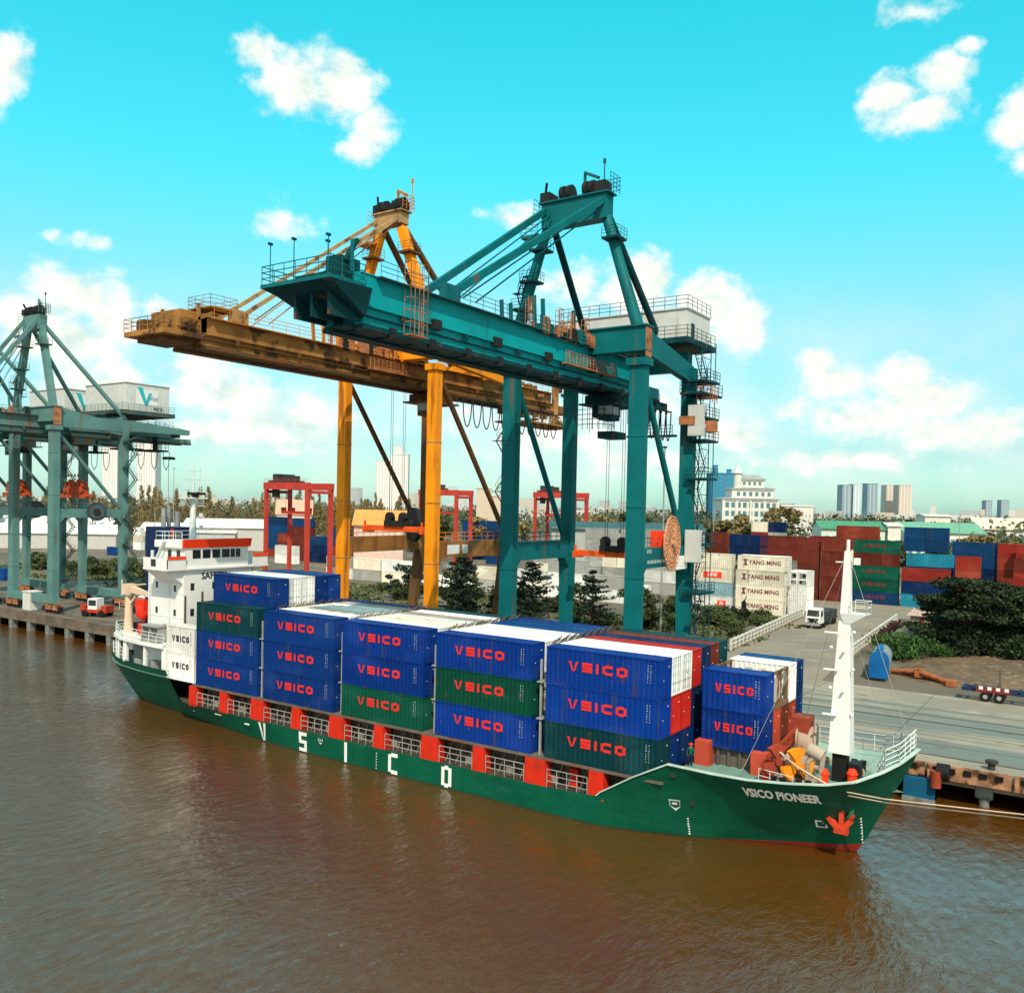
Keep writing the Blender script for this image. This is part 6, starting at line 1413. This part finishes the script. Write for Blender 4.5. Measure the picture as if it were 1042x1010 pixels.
# ------------------------------------------------------------------ buildings
def face_windows(r, x0, x1, y, z0, z1, nx, nz, m, ww=.55, hh=.55, axis='x'):
    dx = (x1 - x0) / nx; dz = (z1 - z0) / nz
    for i in range(nx):
        for j in range(nz):
            b = MB(); a0 = x0 + dx * (i + .5 - ww / 2); a1 = x0 + dx * (i + .5 + ww / 2); c0 = z0 + dz * (j + .5 - hh / 2); c1 = z0 + dz * (j + .5 + hh / 2)
            if axis == 'x': b.box(a0, y - .06, c0, a1, y + .02, c1)
            else: b.box(y - .02, a0, c0, y + .06, a1, c1)
            part('window', b, m, r)
def facade_mat(name, wall, glass, sx, sz, fx=.55, fz=.5):
    m = bpy.data.materials.new(name); m.use_nodes = True; t = m.node_tree; L = t.links; b = t.nodes['Principled BSDF']; b.inputs['Roughness'].default_value = .7
    co = t.nodes.new('ShaderNodeTexCoord'); sp = t.nodes.new('ShaderNodeSeparateXYZ'); L.new(co.outputs['Object'], sp.inputs[0])
    def mt(op, a, c):
        n = t.nodes.new('ShaderNodeMath'); n.operation = op
        for i, x in enumerate((a, c)):
            if isinstance(x, (int, float)): n.inputs[i].default_value = x
            else: L.new(x, n.inputs[i])
        return n.outputs[0]
    h = mt('ADD', sp.outputs[0], sp.outputs[1])
    fx_ = mt('LESS_THAN', mt('FRACT', mt('DIVIDE', h, sx), 0), fx); fz_ = mt('LESS_THAN', mt('FRACT', mt('DIVIDE', sp.outputs[2], sz), 0), fz)
    n = t.nodes.new('ShaderNodeMix'); n.data_type = 'RGBA'; n.inputs[6].default_value = wall + (1,); n.inputs[7].default_value = glass + (1,)
    L.new(mt('MULTIPLY', fx_, fz_), n.inputs[0]); L.new(n.outputs[2], b.inputs['Base Color']); return m
def block(name, label, cat, blocks, m, group=None, roofm=None, rz=0.0, org=None):
    x0, y0 = org or blocks[0][:2]
    r = thing(name, label, cat, (x0, y0, 3.9), group); ORG[r.name] = (0, 0, 0); r.rotation_euler = (0, 0, rz)
    for (w, d, z0, z1, ox, oy) in [bl[2:] for bl in blocks]:
        b = MB(); b.box(ox, oy, z0, ox + w, oy + d, z1); part('wall', b, m, r)
        b = MB(); b.box(ox - .4, oy - .4, z1, ox + w + .4, oy + d + .4, z1 + .9); part('roof', b, roofm or m, r)
    return r
M_tw = facade_mat('tower_white', (.80, .77, .74), (.42, .42, .43), 4.2, 3.6, .45, .5)
AZ = R(35)
def tower(label, P, w, d, h, m, extra=(), group='far apartment towers'):
    bl = [(P[0], P[1], w, d, 0, h, 0, 0)] + [(P[0], P[1]) + e for e in extra]
    return block('apartment_tower', label, 'tower', bl, m, group, rz=AZ, org=P)
tower('pale apartment tower behind the pale crane, left of the pair', (-1374, 780), 26, 26, 108, M_tw, ((12, 14, 108, 116, 6, 4),))
tower('pale apartment tower behind the pale crane, right of the pair', (-1326, 813), 32, 26, 116, M_tw, ((14, 14, 116, 124, 8, 4),))
tower('white tower cluster seen between the yellow crane legs, tall right part', (-795, 930), 22, 20, 116, M_tw)
tower('white stepped tower seen between the yellow crane legs, left part', (-851, 892), 20, 20, 86, M_tw, ((26, 20, 0, 96, 21, 2), (12, 12, 96, 108, 26, 4)))
M_blue = facade_mat('scaffold_net_blue', (.03, .22, .36), (.05, .32, .46), 9, 4.5, .2, .2)
tower('block wrapped in blue netting under construction behind the trees', (-292, 786), 24, 22, 62, M_blue, ((4, 4, 62, 70, 3, 3), (4, 4, 62, 66, 17, 3)))
M_far1 = facade_mat('far_glass', (.38, .45, .48), (.12, .24, .32), 7, 4, .6, .6); M_far2 = facade_mat('far_cream', (.66, .58, .50), (.42, .36, .33), 6, 4, .5, .5)
tower('dark glazed far tower, leftmost of the group right of the crane', (-358, 1587), 17, 24, 74, M_far1); tower('half glazed far tower with white lower face', (-342, 1600), 14, 24, 76, facade_mat('far_pale', (.62, .70, .72), (.30, .42, .48), 6, 4, .5, .5))
tower('narrow dark blue far tower in the middle of the group', (-330, 1658), 20, 24, 79, M_far1); tower('cream far tower right of the dark one', (-310, 1723), 26, 24, 78, M_far2); tower('cream far tower at the right of the group', (-280, 1683), 24, 24, 77, M_far2)
tower('distant grey tower on the right horizon, left of two', (-248, 2748), 19, 20, 66, M_far1); tower('distant grey tower on the right horizon, right of two', (-212, 2773), 24, 20, 68, M_far1)
# ornate white building with cupola
M_orn = mat('render_white', (.70, .69, .64), .8, .06); M_ornr = mat('roof_slate', (.30, .32, .33), .8, .15)
ob = thing('ornate_building', 'white ornate hall with stepped roofs and small domed turret behind the trees', 'building', (-136, 406, 3.9)); ORG[ob.name] = (0, 0, 0); ob.rotation_euler = (0, 0, R(36))
def wall(w, d, z0, z1, ox, oy, m=M_orn): b = MB(); b.box(ox, oy, z0, ox + w, oy + d, z1); b.box(ox - .6, oy - .6, z1 - .7, ox + w + .6, oy + d + .6, z1 - .1); return part('wall', b, m, ob)
def hip(w, d, z, h, ox, oy, e=1.0):
    b = MB(); x0, y0, x1, y1 = ox - e, oy - e, ox + w + e, oy + d + e; s = min(w, d) * .42
    b.add([(x0, y0, z), (x1, y0, z), (x1, y1, z), (x0, y1, z), (x0 + s, y0 + s, z + h), (x1 - s, y0 + s, z + h), (x1 - s, y1 - s, z + h), (x0 + s, y1 - s, z + h)], [(0, 1, 5, 4), (1, 2, 6, 5), (2, 3, 7, 6), (3, 0, 4, 7), (4, 5, 6, 7), (3, 2, 1, 0)]); return part('roof', b, M_ornr, ob)
wall(32, 20, 0, 32, 0, 0); hip(32, 20, 32, 1.6, 0, 0); wall(24, 14, 32, 38, 6, 3); hip(24, 14, 38, 1.6, 6, 3); wall(14, 9, 38, 43.4, 11, 5); hip(14, 9, 43.4, 2.6, 11, 5)
b = MB(); b.tube((9.5, 4.5, 38), (9.5, 4.5, 46.5), 2.3, 10); b.tube((9.5, 4.5, 46.5), (9.5, 4.5, 47.2), 3.0, 10); b.tube((9.5, 4.5, 47.2), (9.5, 4.5, 51.5), 2.3, 10, r2=.3); b.tube((9.5, 4.5, 51.5), (9.5, 4.5, 53), .12, 5); part('turret', b, M_orn, ob)
M_win = mat('window_teal', (.10, .22, .25), .25, .2)
face_windows(ob, 1, 31, 0, 12, 31, 9, 4, M_win, .62, .62); face_windows(ob, 8, 29, 3, 33, 37, 6, 1, M_win, .5, .6); face_windows(ob, 12, 24, 5, 39.5, 42.5, 4, 1, M_win, .5, .6)
for k in range(5): b = MB(); b.box(k * 7.8 - .2, -.5, 0, k * 7.8 + .9, .0, 31.4); part('pilaster', b, M_orn, ob)
wb = block('white_hall', 'plain white long building right of the ornate hall', 'building', [(-115, 446, 19, 14, 0, 28.5, 0, 0)], M_orn, rz=R(36), org=(-115, 446)); face_windows(wb, 1, 18, 0, 8, 26, 8, 3, mat('window_pale', (.42, .45, .45), .4, .1), .4, .35)
# green roofed sheds
M_gr = mat('roof_green', (.07, .26, .16), .7, .12); M_gw = mat('wall_mint', (.58, .68, .60), .8, .08); M_wt = mat('wall_warm_white', (.70, .68, .60), .8, .1)
def shed(name, label, P, w, d, h, rh, wm, rm, rz=R(33), nwin=0, winm=None, cat='shed'):
    r = thing(name, label, cat, (P[0], P[1], 3.9)); ORG[r.name] = (0, 0, 0); r.rotation_euler = (0, 0, rz)
    b = MB(); b.box(0, 0, 0, w, d, h); b.add([(0, 0, h), (0, d, h), (0, d / 2, h + rh)], [(0, 1, 2)]); b.add([(w, 0, h), (w, d / 2, h + rh), (w, d, h)], [(0, 1, 2)]); part('wall', b, wm, r)
    b = MB(); e = .8; b.add([(-e, -e, h - .3), (w + e, -e, h - .3), (w + e, d / 2, h + rh + .2), (-e, d / 2, h + rh + .2), (w + e, d + e, h - .3), (-e, d + e, h - .3)], [(0, 1, 2, 3), (3, 2, 4, 5)]); b.box(-e, -e - .02, h - .8, w + e, -e + .15, h - .25); part('roof', b, rm, r)
    if nwin: face_windows(r, 1, w - 1, 0, h * .25, h * .85, nwin, 1, winm or M_win, .5, .8)
    return r
shed('green_roofed_building', 'mint walled building with green roof and tall green windows behind the containers', (-68, 356), 30, 14, 18.5, 3, M_gw, M_gr, nwin=8, winm=mat('window_green', (.07, .35, .27), .4, .15), cat='building')
shed('gate_house', 'small white block at the right end of the mint building', (-41.5, 372), 6, 10, 20.5, .8, M_wt, M_wt)
shed('long_green_shed', 'long shed with pale green roof right of the mint building', (-40, 404), 40, 22, 17, 4.5, M_wt, mat('roof_pale_green', (.15, .36, .25), .7, .15), nwin=9)
shed('white_modern_house', 'white flat house above the long green shed roof', (-58, 575), 17, 14, 25, .5, M_wt, M_wt, nwin=4, cat='building')
shed('cream_roofed_shed', 'large shed with pale cream roof at the right horizon', (-14, 462), 46, 26, 19, 5.5, M_wt, mat('roof_cream', (.66, .58, .46), .8, .1), R(20), 7)
shed('cream_roofed_shed', 'lower pale shed at the far right edge behind the red containers', (16, 430), 40, 22, 15, 4.5, M_wt, MATS['roof_cream'], R(8), 6)
M_or = mat('roof_orange', (.72, .30, .09), .8, .15); M_pk = mat('wall_pink', (.70, .50, .42), .8, .1)
shed('orange_roofed_house', 'pink walled house with orange tiled roof behind the yellow crane', (-209, 188), 20, 15, 17, 5.5, M_pk, M_or, R(36), 7, mat('window_white', (.62, .6, .56), .5, .1), 'house')
shed('orange_roofed_house', 'small house with salmon tiled roof left of the red yard crane', (-322, 246), 18, 12, 19, 7, M_pk, mat('roof_salmon', (.72, .36, .26), .8, .15), R(45), 4, MATS['window_white'], 'house')
shed('grey_warehouse', 'long grey warehouse with dark teal roof edge behind the teal crane', (-136, 222), 60, 22, 17.6, 2.2, mat('wall_grey', (.38, .40, .38), .8, .12), mat('roof_dark_teal', (.05, .11, .12), .7, .15), R(33))
for k, (x, y, w, h, lab) in enumerate(((-402, 136, 60, 8, 'white roofed long shed behind the pale crane at the left edge'), (-352, 185, 46, 9.5, 'white roofed shed behind the pale crane legs'), (-338, 200, 56, 12, 'cream roofed shed behind the ship mast'), (-480, 170, 70, 10, 'white roofed shed far left behind the trees'))):
    shed('white_shed', lab, (x, y), w, 24, h, 3.5, mat('shed_wall_grey', (.50, .50, .47), .8, .1), mat('shed_roof_white', (.74, .74, .70), .7, .08), R(42))
tower('slim beige tower block behind the yard between the crane legs', (-371, 491), 12, 10, 38, mat('beige_render', (.60, .50, .40), .8, .08), ((10, 10, 0, 32, 12, 0),))
# ------------------------------------------------------------------ the air over the yard and the city
HAZE = None
# a far city along the horizon, one mass
b = MB(); r_ = random.Random(21)
for k in range(420):
    a = R(r_.uniform(-66, -2)); d = r_.uniform(1100, 3600); x = 45 + d * math.sin(a); y = -73 + d * math.cos(a); w = r_.uniform(8, 40); h = r_.uniform(8, 26) + (r_.random() ** 7) * 28
    b.box(x, y, 3.8, x + w, y + w * .6, 3.9 + h, r_.randrange(3))
solo('distant_city', b, [mat('city_white', (.66, .66, .64), .8, .1), mat('city_grey', (.45, .48, .48), .8, .1), mat('city_cream', (.60, .54, .47), .8, .1)], 'low pale city spread along the far horizon', 'city', kind='stuff')

# ------------------------------------------------------------------ vegetation
def leaf_mat(name, a, c, rough=.7, sc=.35):
    m = mat(name, a, rough, .35, sc, dirt=c, damt=.55, dscale=sc * 2.2, spec=.2, rnd=True); return m
L_dark = leaf_mat('foliage_dark', (.020, .036, .015), (.050, .075, .028)); L_mid = leaf_mat('foliage_mid', (.060, .080, .026), (.11, .125, .045)); L_oliv = leaf_mat('foliage_olive', (.22, .175, .075), (.30, .225, .105), sc=.2)
L_pine = leaf_mat('foliage_pine', (.022, .044, .028), (.050, .080, .050)); L_lawn = leaf_mat('foliage_bright', (.045, .11, .028), (.07, .14, .04))
M_bark = mat('bark', (.09, .065, .045), .9, .25, 1.0)
def quads(P, s, seed, flat=0.0, droop=0.0):
    """leaf-sized faces at points P (n,3) with sizes s"""
    g = np.random.default_rng(seed); n = len(P); s = np.broadcast_to(np.asarray(s, float), (n,))[:, None]
    u = g.normal(size=(n, 3)); u[:, 2] *= (1 - flat); u /= np.linalg.norm(u, axis=1)[:, None]
    w = g.normal(size=(n, 3)); w[:, 2] *= (1 - flat); w -= u * (u * w).sum(1)[:, None]; w /= np.linalg.norm(w, axis=1)[:, None]
    if droop: u[:, 2] -= droop; u /= np.linalg.norm(u, axis=1)[:, None]
    V = np.stack([P - u * s, P + w * s * .55, P + u * s, P - w * s * .55], 1).reshape(-1, 3)
    return V, np.arange(n * 4).reshape(-1, 4)
def np_mesh(name, V, F, m):
    me = bpy.data.meshes.new(name); me.from_pydata(V.tolist(), [], F.tolist()); me.materials.append(m); me.update(); return me
def ell(n, c, r, g, shell=.55):
    d = g.normal(size=(n, 3)); d /= np.linalg.norm(d, axis=1)[:, None]; k = (shell + (1 - shell) * g.random(n)) [:, None]
    return np.array(c) + d * k * np.array(r)
def plant(name, label, cat, loc, crown, trunk, group=None, s=1.0, rz=0.0, kind=None):
    r = thing(name, label, cat, loc, group); r.scale = (s, s, s) if not isinstance(s, tuple) else s; r.rotation_euler = (0, 0, rz)
    for nm, me in (('trunk', trunk), ('crown', crown)):
        if me is None: continue
        o = bpy.data.objects.new(nm, me); COL.objects.link(o); o.parent = r
    return r
def cas_mesh(seed):
    g = np.random.default_rng(seed); h = g.uniform(27, 33); pts = []
    for k in range(46):
        z = h * (.12 + .88 * (k / 46) ** .9); rad = 4.6 * (1 - (z / h) ** 1.5) ** .8 + .25; a = g.uniform(0, 6.28); q = rad * g.uniform(.35, 1)
        pts.append(ell(16, (q * math.cos(a), q * math.sin(a), z), (1.2, 1.2, 1.9), g, .2))
    P = np.concatenate(pts); V, F = quads(P, g.uniform(.35, .85, len(P)), seed, droop=.8)
    b = MB(); b.tube((0, 0, 0), (.2, 0, h * .55), .42, 6, r2=.22); b.tube((.2, 0, h * .55), (.2, .1, h * .97), .22, 5, r2=.06)
    return np_mesh('casuarina_crown', V, F, L_oliv), b.mesh('casuarina_trunk', M_bark)
CAS = [cas_mesh(s) for s in range(5)]
r_ = random.Random(12); n_ = 0
def ray_ground(deg, d): return (45.3 + d * math.sin(R(deg)), -73.5 + d * math.cos(R(deg)))
G_T = 'tall thin trees in the line behind the sheds'
for k in range(285):
    a = -66 + 25.5 * k / 284 + r_.uniform(-.2, .2); d = r_.uniform(540, 720) * (1 if a < -45 else .95); x, y = ray_ground(a, d)
    hh = r_.choice((.50, .58, .64, .70, .76, .82, .95)); cr, tr_ = r_.choice(CAS)
    plant('casuarina_tree', 'tall thin olive brown tree in the long tree line behind the white sheds', 'tree', (x, y, 3.9), cr, tr_, G_T, (hh * 1.0, hh * 1.0, hh * 1.05), r_.uniform(0, 6))
def broad_mesh(seed, R_, H, n, m, leaf, nb=26, trunk=.5, base=.3, flat=1.0):
    g = np.random.default_rng(seed); pts = []; b = MB(); b.tube((0, 0, -.3), (.1, 0, H * .45), trunk, 8, r2=trunk * .6)
    for k in range(nb):
        a = g.uniform(0, 6.28); el_ = g.uniform(base, 1); q = R_ * g.uniform(.25, .95) * math.sqrt(max(.08, 1 - ((el_ - .45) / .62) ** 2)); c = (q * math.cos(a), q * math.sin(a), H * el_ * .93); s = R_ * g.uniform(.16, .34)
        b.tube((0, 0, H * g.uniform(.2, .45)), (c[0] * .9, c[1] * .9, c[2] - s * .2), trunk * .3, 5, r2=.05)
        pts.append(ell(n // nb, c, (s * 1.2 * (1.25 if flat < 1 else 1), s * 1.2 * (1.25 if flat < 1 else 1), s * .72 * flat), g, .35 if flat < 1 else .45))
    P = np.concatenate(pts); V, F = quads(P, g.uniform(.6, 1.25, len(P)) * leaf, seed, flat=.25)
    return np_mesh('broad_crown', V, F, m), b.mesh('broad_trunk', M_bark)
def pine_mesh(seed, R_, H, m, leaf=.42):
    g = np.random.default_rng(seed); pts = []; b = MB(); b.tube((0, 0, -.3), (0, 0, H * .96), .32, 7, r2=.06)
    for k in range(15):
        z = H * (.08 + .90 * k / 15); rad = (R_ * (1 - (k / 15.5) ** 1.5) + .5) * g.uniform(.65, 1.2)
        for j in range(8):
            a = g.uniform(0, 6.28); L_ = rad * g.uniform(.5, 1.25); z = z + g.uniform(-.4, .4); b.tube((0, 0, z), (L_ * math.cos(a), L_ * math.sin(a), z + L_ * .18), .06, 4, r2=.02); t = g.random(26) ** .7
            pts.append(np.stack([L_ * t * math.cos(a) + g.normal(0, .22, 26), L_ * t * math.sin(a) + g.normal(0, .22, 26), z + L_ * t * .18 + g.normal(0, .12, 26)], 1))
    P = np.concatenate(pts); V, F = quads(P, g.uniform(.5, 1.1, len(P)) * leaf, seed, flat=.55)
    return np_mesh('pine_crown', V, F, m), b.mesh('pine_trunk', M_bark)
def bush_mesh(seed, rx, ry, h, n, m, leaf):
    g = np.random.default_rng(seed); pts = []
    for k in range(14):
        a = g.uniform(0, 6.28); q = g.uniform(0, .75); c = (rx * q * math.cos(a), ry * q * math.sin(a), h * g.uniform(.10, .75)); q_ = g.uniform(.22, .46); pts.append(ell(n // 14, c, (rx * q_, ry * q_, h * q_ * .9), g, .3))
    P = np.concatenate(pts); P[:, 2] = np.abs(P[:, 2]); V, F = quads(P, g.uniform(.5, 1.2, len(P)) * leaf, seed); return np_mesh('bush_leaves', V, F, m)
# the big dark tree on the right bank with its neighbours
bt = broad_mesh(5, 9.2, 14.0, 17000, L_dark, .40, 62, .55, .10, .5)
plant('broad_tree', 'big dark spreading tree on the earth bank at the right', 'tree', (24.0, 110, 4.6), *bt)
bt2 = broad_mesh(6, 7.5, 11.5, 10500, L_dark, .40, 46, .45, .08, .5)
plant('broad_tree', 'dark tree at the right edge merging with the big one', 'tree', (35.0, 108, 4.6), *bt2); plant('broad_tree', 'dark tree behind the hut at the end of the balustrade', 'tree', (16.5, 132, 4.0), *bt2, s=.8, rz=2.0); plant('broad_tree', 'dark tree standing behind the big one on the right bank', 'tree', (30, 126, 4.2), *bt2, s=1.05, rz=1)
BU = [bush_mesh(40 + k, 4, 4, 3.6, 2600, (L_mid, L_dark, L_mid)[k], .30) for k in range(3)]
GB = bush_mesh(50, 6, 4, 3.0, 4200, L_lawn, .26)
def bush(x, y, s, label, me, z=3.9, group=None, rz=0.0):
    o = bpy.data.objects.new('bush', me); COL.objects.link(o); o.location = (x, y, z); o.scale = s if isinstance(s, tuple) else (s, s, s); o.rotation_euler = (0, 0, rz); o['label'] = label; o['category'] = 'bush'
    if group: o['group'] = group
bush(15.0, 98, (1.1, 1.6, 1.45), 'bright green bush on the bank between balustrade and big tree', GB); bush(20.5, 104, .8, 'green bush at the foot of the big tree', GB, rz=1.0)
for k, (x, y, s) in enumerate(((-34, 131, 1.35), (-28.5, 128, 1.3), (-23, 131, 1.35), (-19.5, 124, 1.05), (-27, 118, 1.2), (-22, 112, 1.1), (-33, 114, 1.15), (-40, 118, 1.3), (-18.5, 104, .8))): bush(x, y, (s, s, s * .66), 'olive bush left of the road balustrade before the cream containers', BU[k % 3], group='bushes before the cream containers', rz=k)
for k in range(22):
    x = -165 + k * 6.6 + r_.uniform(-2, 2); y = r_.uniform(94, 130); bush(x, y, r_.uniform(.6, 1.15), 'dark green bush in the planted strip behind the crane legs', BU[k % 3], group='bushes behind the crane legs', rz=k)
PN = [pine_mesh(60 + k, 7.2, 15.5, L_pine, .5) for k in range(3)]
for k, (x, y, s, lab) in enumerate(((-80.5, 92, 1.0, 'dark layered pine beside the teal crane aft seaside leg'), (-62.0, 94, .9, 'dark layered pine between the teal crane aft legs'), (-45.5, 92, .85, 'dark layered pine between the teal crane leg pairs'))):
    plant('pine_tree', lab, 'tree', (x, y, 3.9), *PN[k % 3], 'pines behind the cranes', s, k)
RT = [broad_mesh(80 + k, 5.2, 9.5, 4200, (L_mid, L_pine, L_mid)[k], .36, 20, .25, .12) for k in range(3)]
for k, (x, y, s) in enumerate(((-86, 98, 1.15), (-71, 99, 1.0), (-54, 98, .95), (-38, 98, .95), (-112, 108, 1.0), (-30, 100, .8))):
    plant('leafy_tree', 'rounded leafy tree in the strip behind the crane legs', 'tree', (x, y, 3.9), *RT[k % 3], 'rounded trees behind the crane legs', s, k * 1.7)
for k, (x, y, s) in enumerate(((-262, 92, 1.6), (-246, 96, 1.4), (-228, 90, 1.3), (-236, 104, 1.5), (-278, 98, 1.4), (-213, 98, 1.2), (-205, 108, 1.3))): bush(x, y, s, 'dark bush on the verge behind the pale crane', BU[k % 3], group='bushes behind the pale crane', rz=k)
bush(-190, 116, 1.5, 'round bush at the foot of the red yard crane', BU[1]); bush(-214, 130, (1.2, 1.2, 2.2), 'dark bush behind the bridge wing', BU[1])
OT = [broad_mesh(70 + k, 9, 20, 2600, (L_oliv, L_mid, L_oliv)[k], 1.0, 22, .5, .2) for k in range(3)]
for k, (a, d, s) in enumerate(((-27.2, 395, 1.0), (-26.0, 420, 1.2), (-24.6, 380, .9), (-23.2, 390, .85), (-22.2, 410, 1.0), (-20.9, 400, 1.05), (-19.6, 415, 1.2), (-18.4, 400, 1.0), (-28.6, 430, 1.1), (-30.4, 400, .9), (-8.4, 380, .8), (-6.2, 390, .9), (-4.6, 385, .85), (-10.5, 400, .75), (-17.0, 520, 1.4), (-36, 420, 1.0), (-38.6, 450, 1.0), (-34, 430, .9), (-40.5, 470, 1.0))):
    x, y = ray_ground(a, d); plant('yard_tree', 'olive tree standing ' + ('among the yard buildings around the ornate hall' if -32 < a < -16 else 'behind the red containers' if a > -16 else 'between the crane legs'), 'tree', (x, y, 3.9), *OT[k % 3], 'olive trees around the yard buildings ' + ('by the hall' if -32 < a < -16 else 'at the right' if a > -16 else 'behind the cranes'), s, k)
# far woods on the plain, one mass
g = np.random.default_rng(99); pts = []
for k in range(1500):
    a = R(g.uniform(-67, 0)) if k % 3 else R(g.uniform(-28, 0)); d = g.uniform(640, 2000) if k % 3 else g.uniform(480, 1100); x = 45 + d * math.sin(a); y = -73 + d * math.cos(a); rr_ = g.uniform(9, 22); pts.append(ell(110, (x, y, 3.9 + rr_ * .5), (rr_ * 1.3, rr_ * 1.3, rr_ * .7), g, .5))
P = np.concatenate(pts); V, F = quads(P, g.uniform(.8, 2.2, len(P)), 99)
o = bpy.data.objects.new('far_woods', np_mesh('far_woods', V, F, leaf_mat('foliage_far', (.085, .105, .055), (.12, .13, .07), sc=.02))); COL.objects.link(o); o['kind'] = 'stuff'; o['label'] = 'far low woods on the plain before the horizon'; o['category'] = 'woods'
# grass and low weeds on the verge behind the quay
g = np.random.default_rng(5); n = 16000
X = g.uniform(-300, -11, n); Y = 72 + 58 * g.random(n) ** 1.1; keep = (np.sin(X * .13) + np.sin(Y * .21 + X * .05) + g.normal(0, .6, n)) > -.6
P = np.stack([X[keep], Y[keep], np.full(keep.sum(), 4.15)], 1); V, F = quads(P, g.uniform(.3, .9, len(P)), 5)
o = bpy.data.objects.new('verge_grass', np_mesh('verge_grass', V, F, L_mid)); COL.objects.link(o); o['kind'] = 'stuff'; o['label'] = 'rough grass and weeds on the verge behind the quay'; o['category'] = 'grass'

for k, (x, y, s) in enumerate(((21.5, 108, 1.2), (26, 106, 1.3), (30.5, 105, 1.2), (34.5, 103, 1.3), (39, 104, 1.3), (28, 112, 1.5))): bush(x, y, s, 'dark undergrowth bush at the foot of the big tree', BU[1], 4.4, 'undergrowth below the big tree', k)
for o in list(COL.objects):
    if 'label' in o and len(o['label'].split()) > 16: print('LONG', o.name, o['label'])
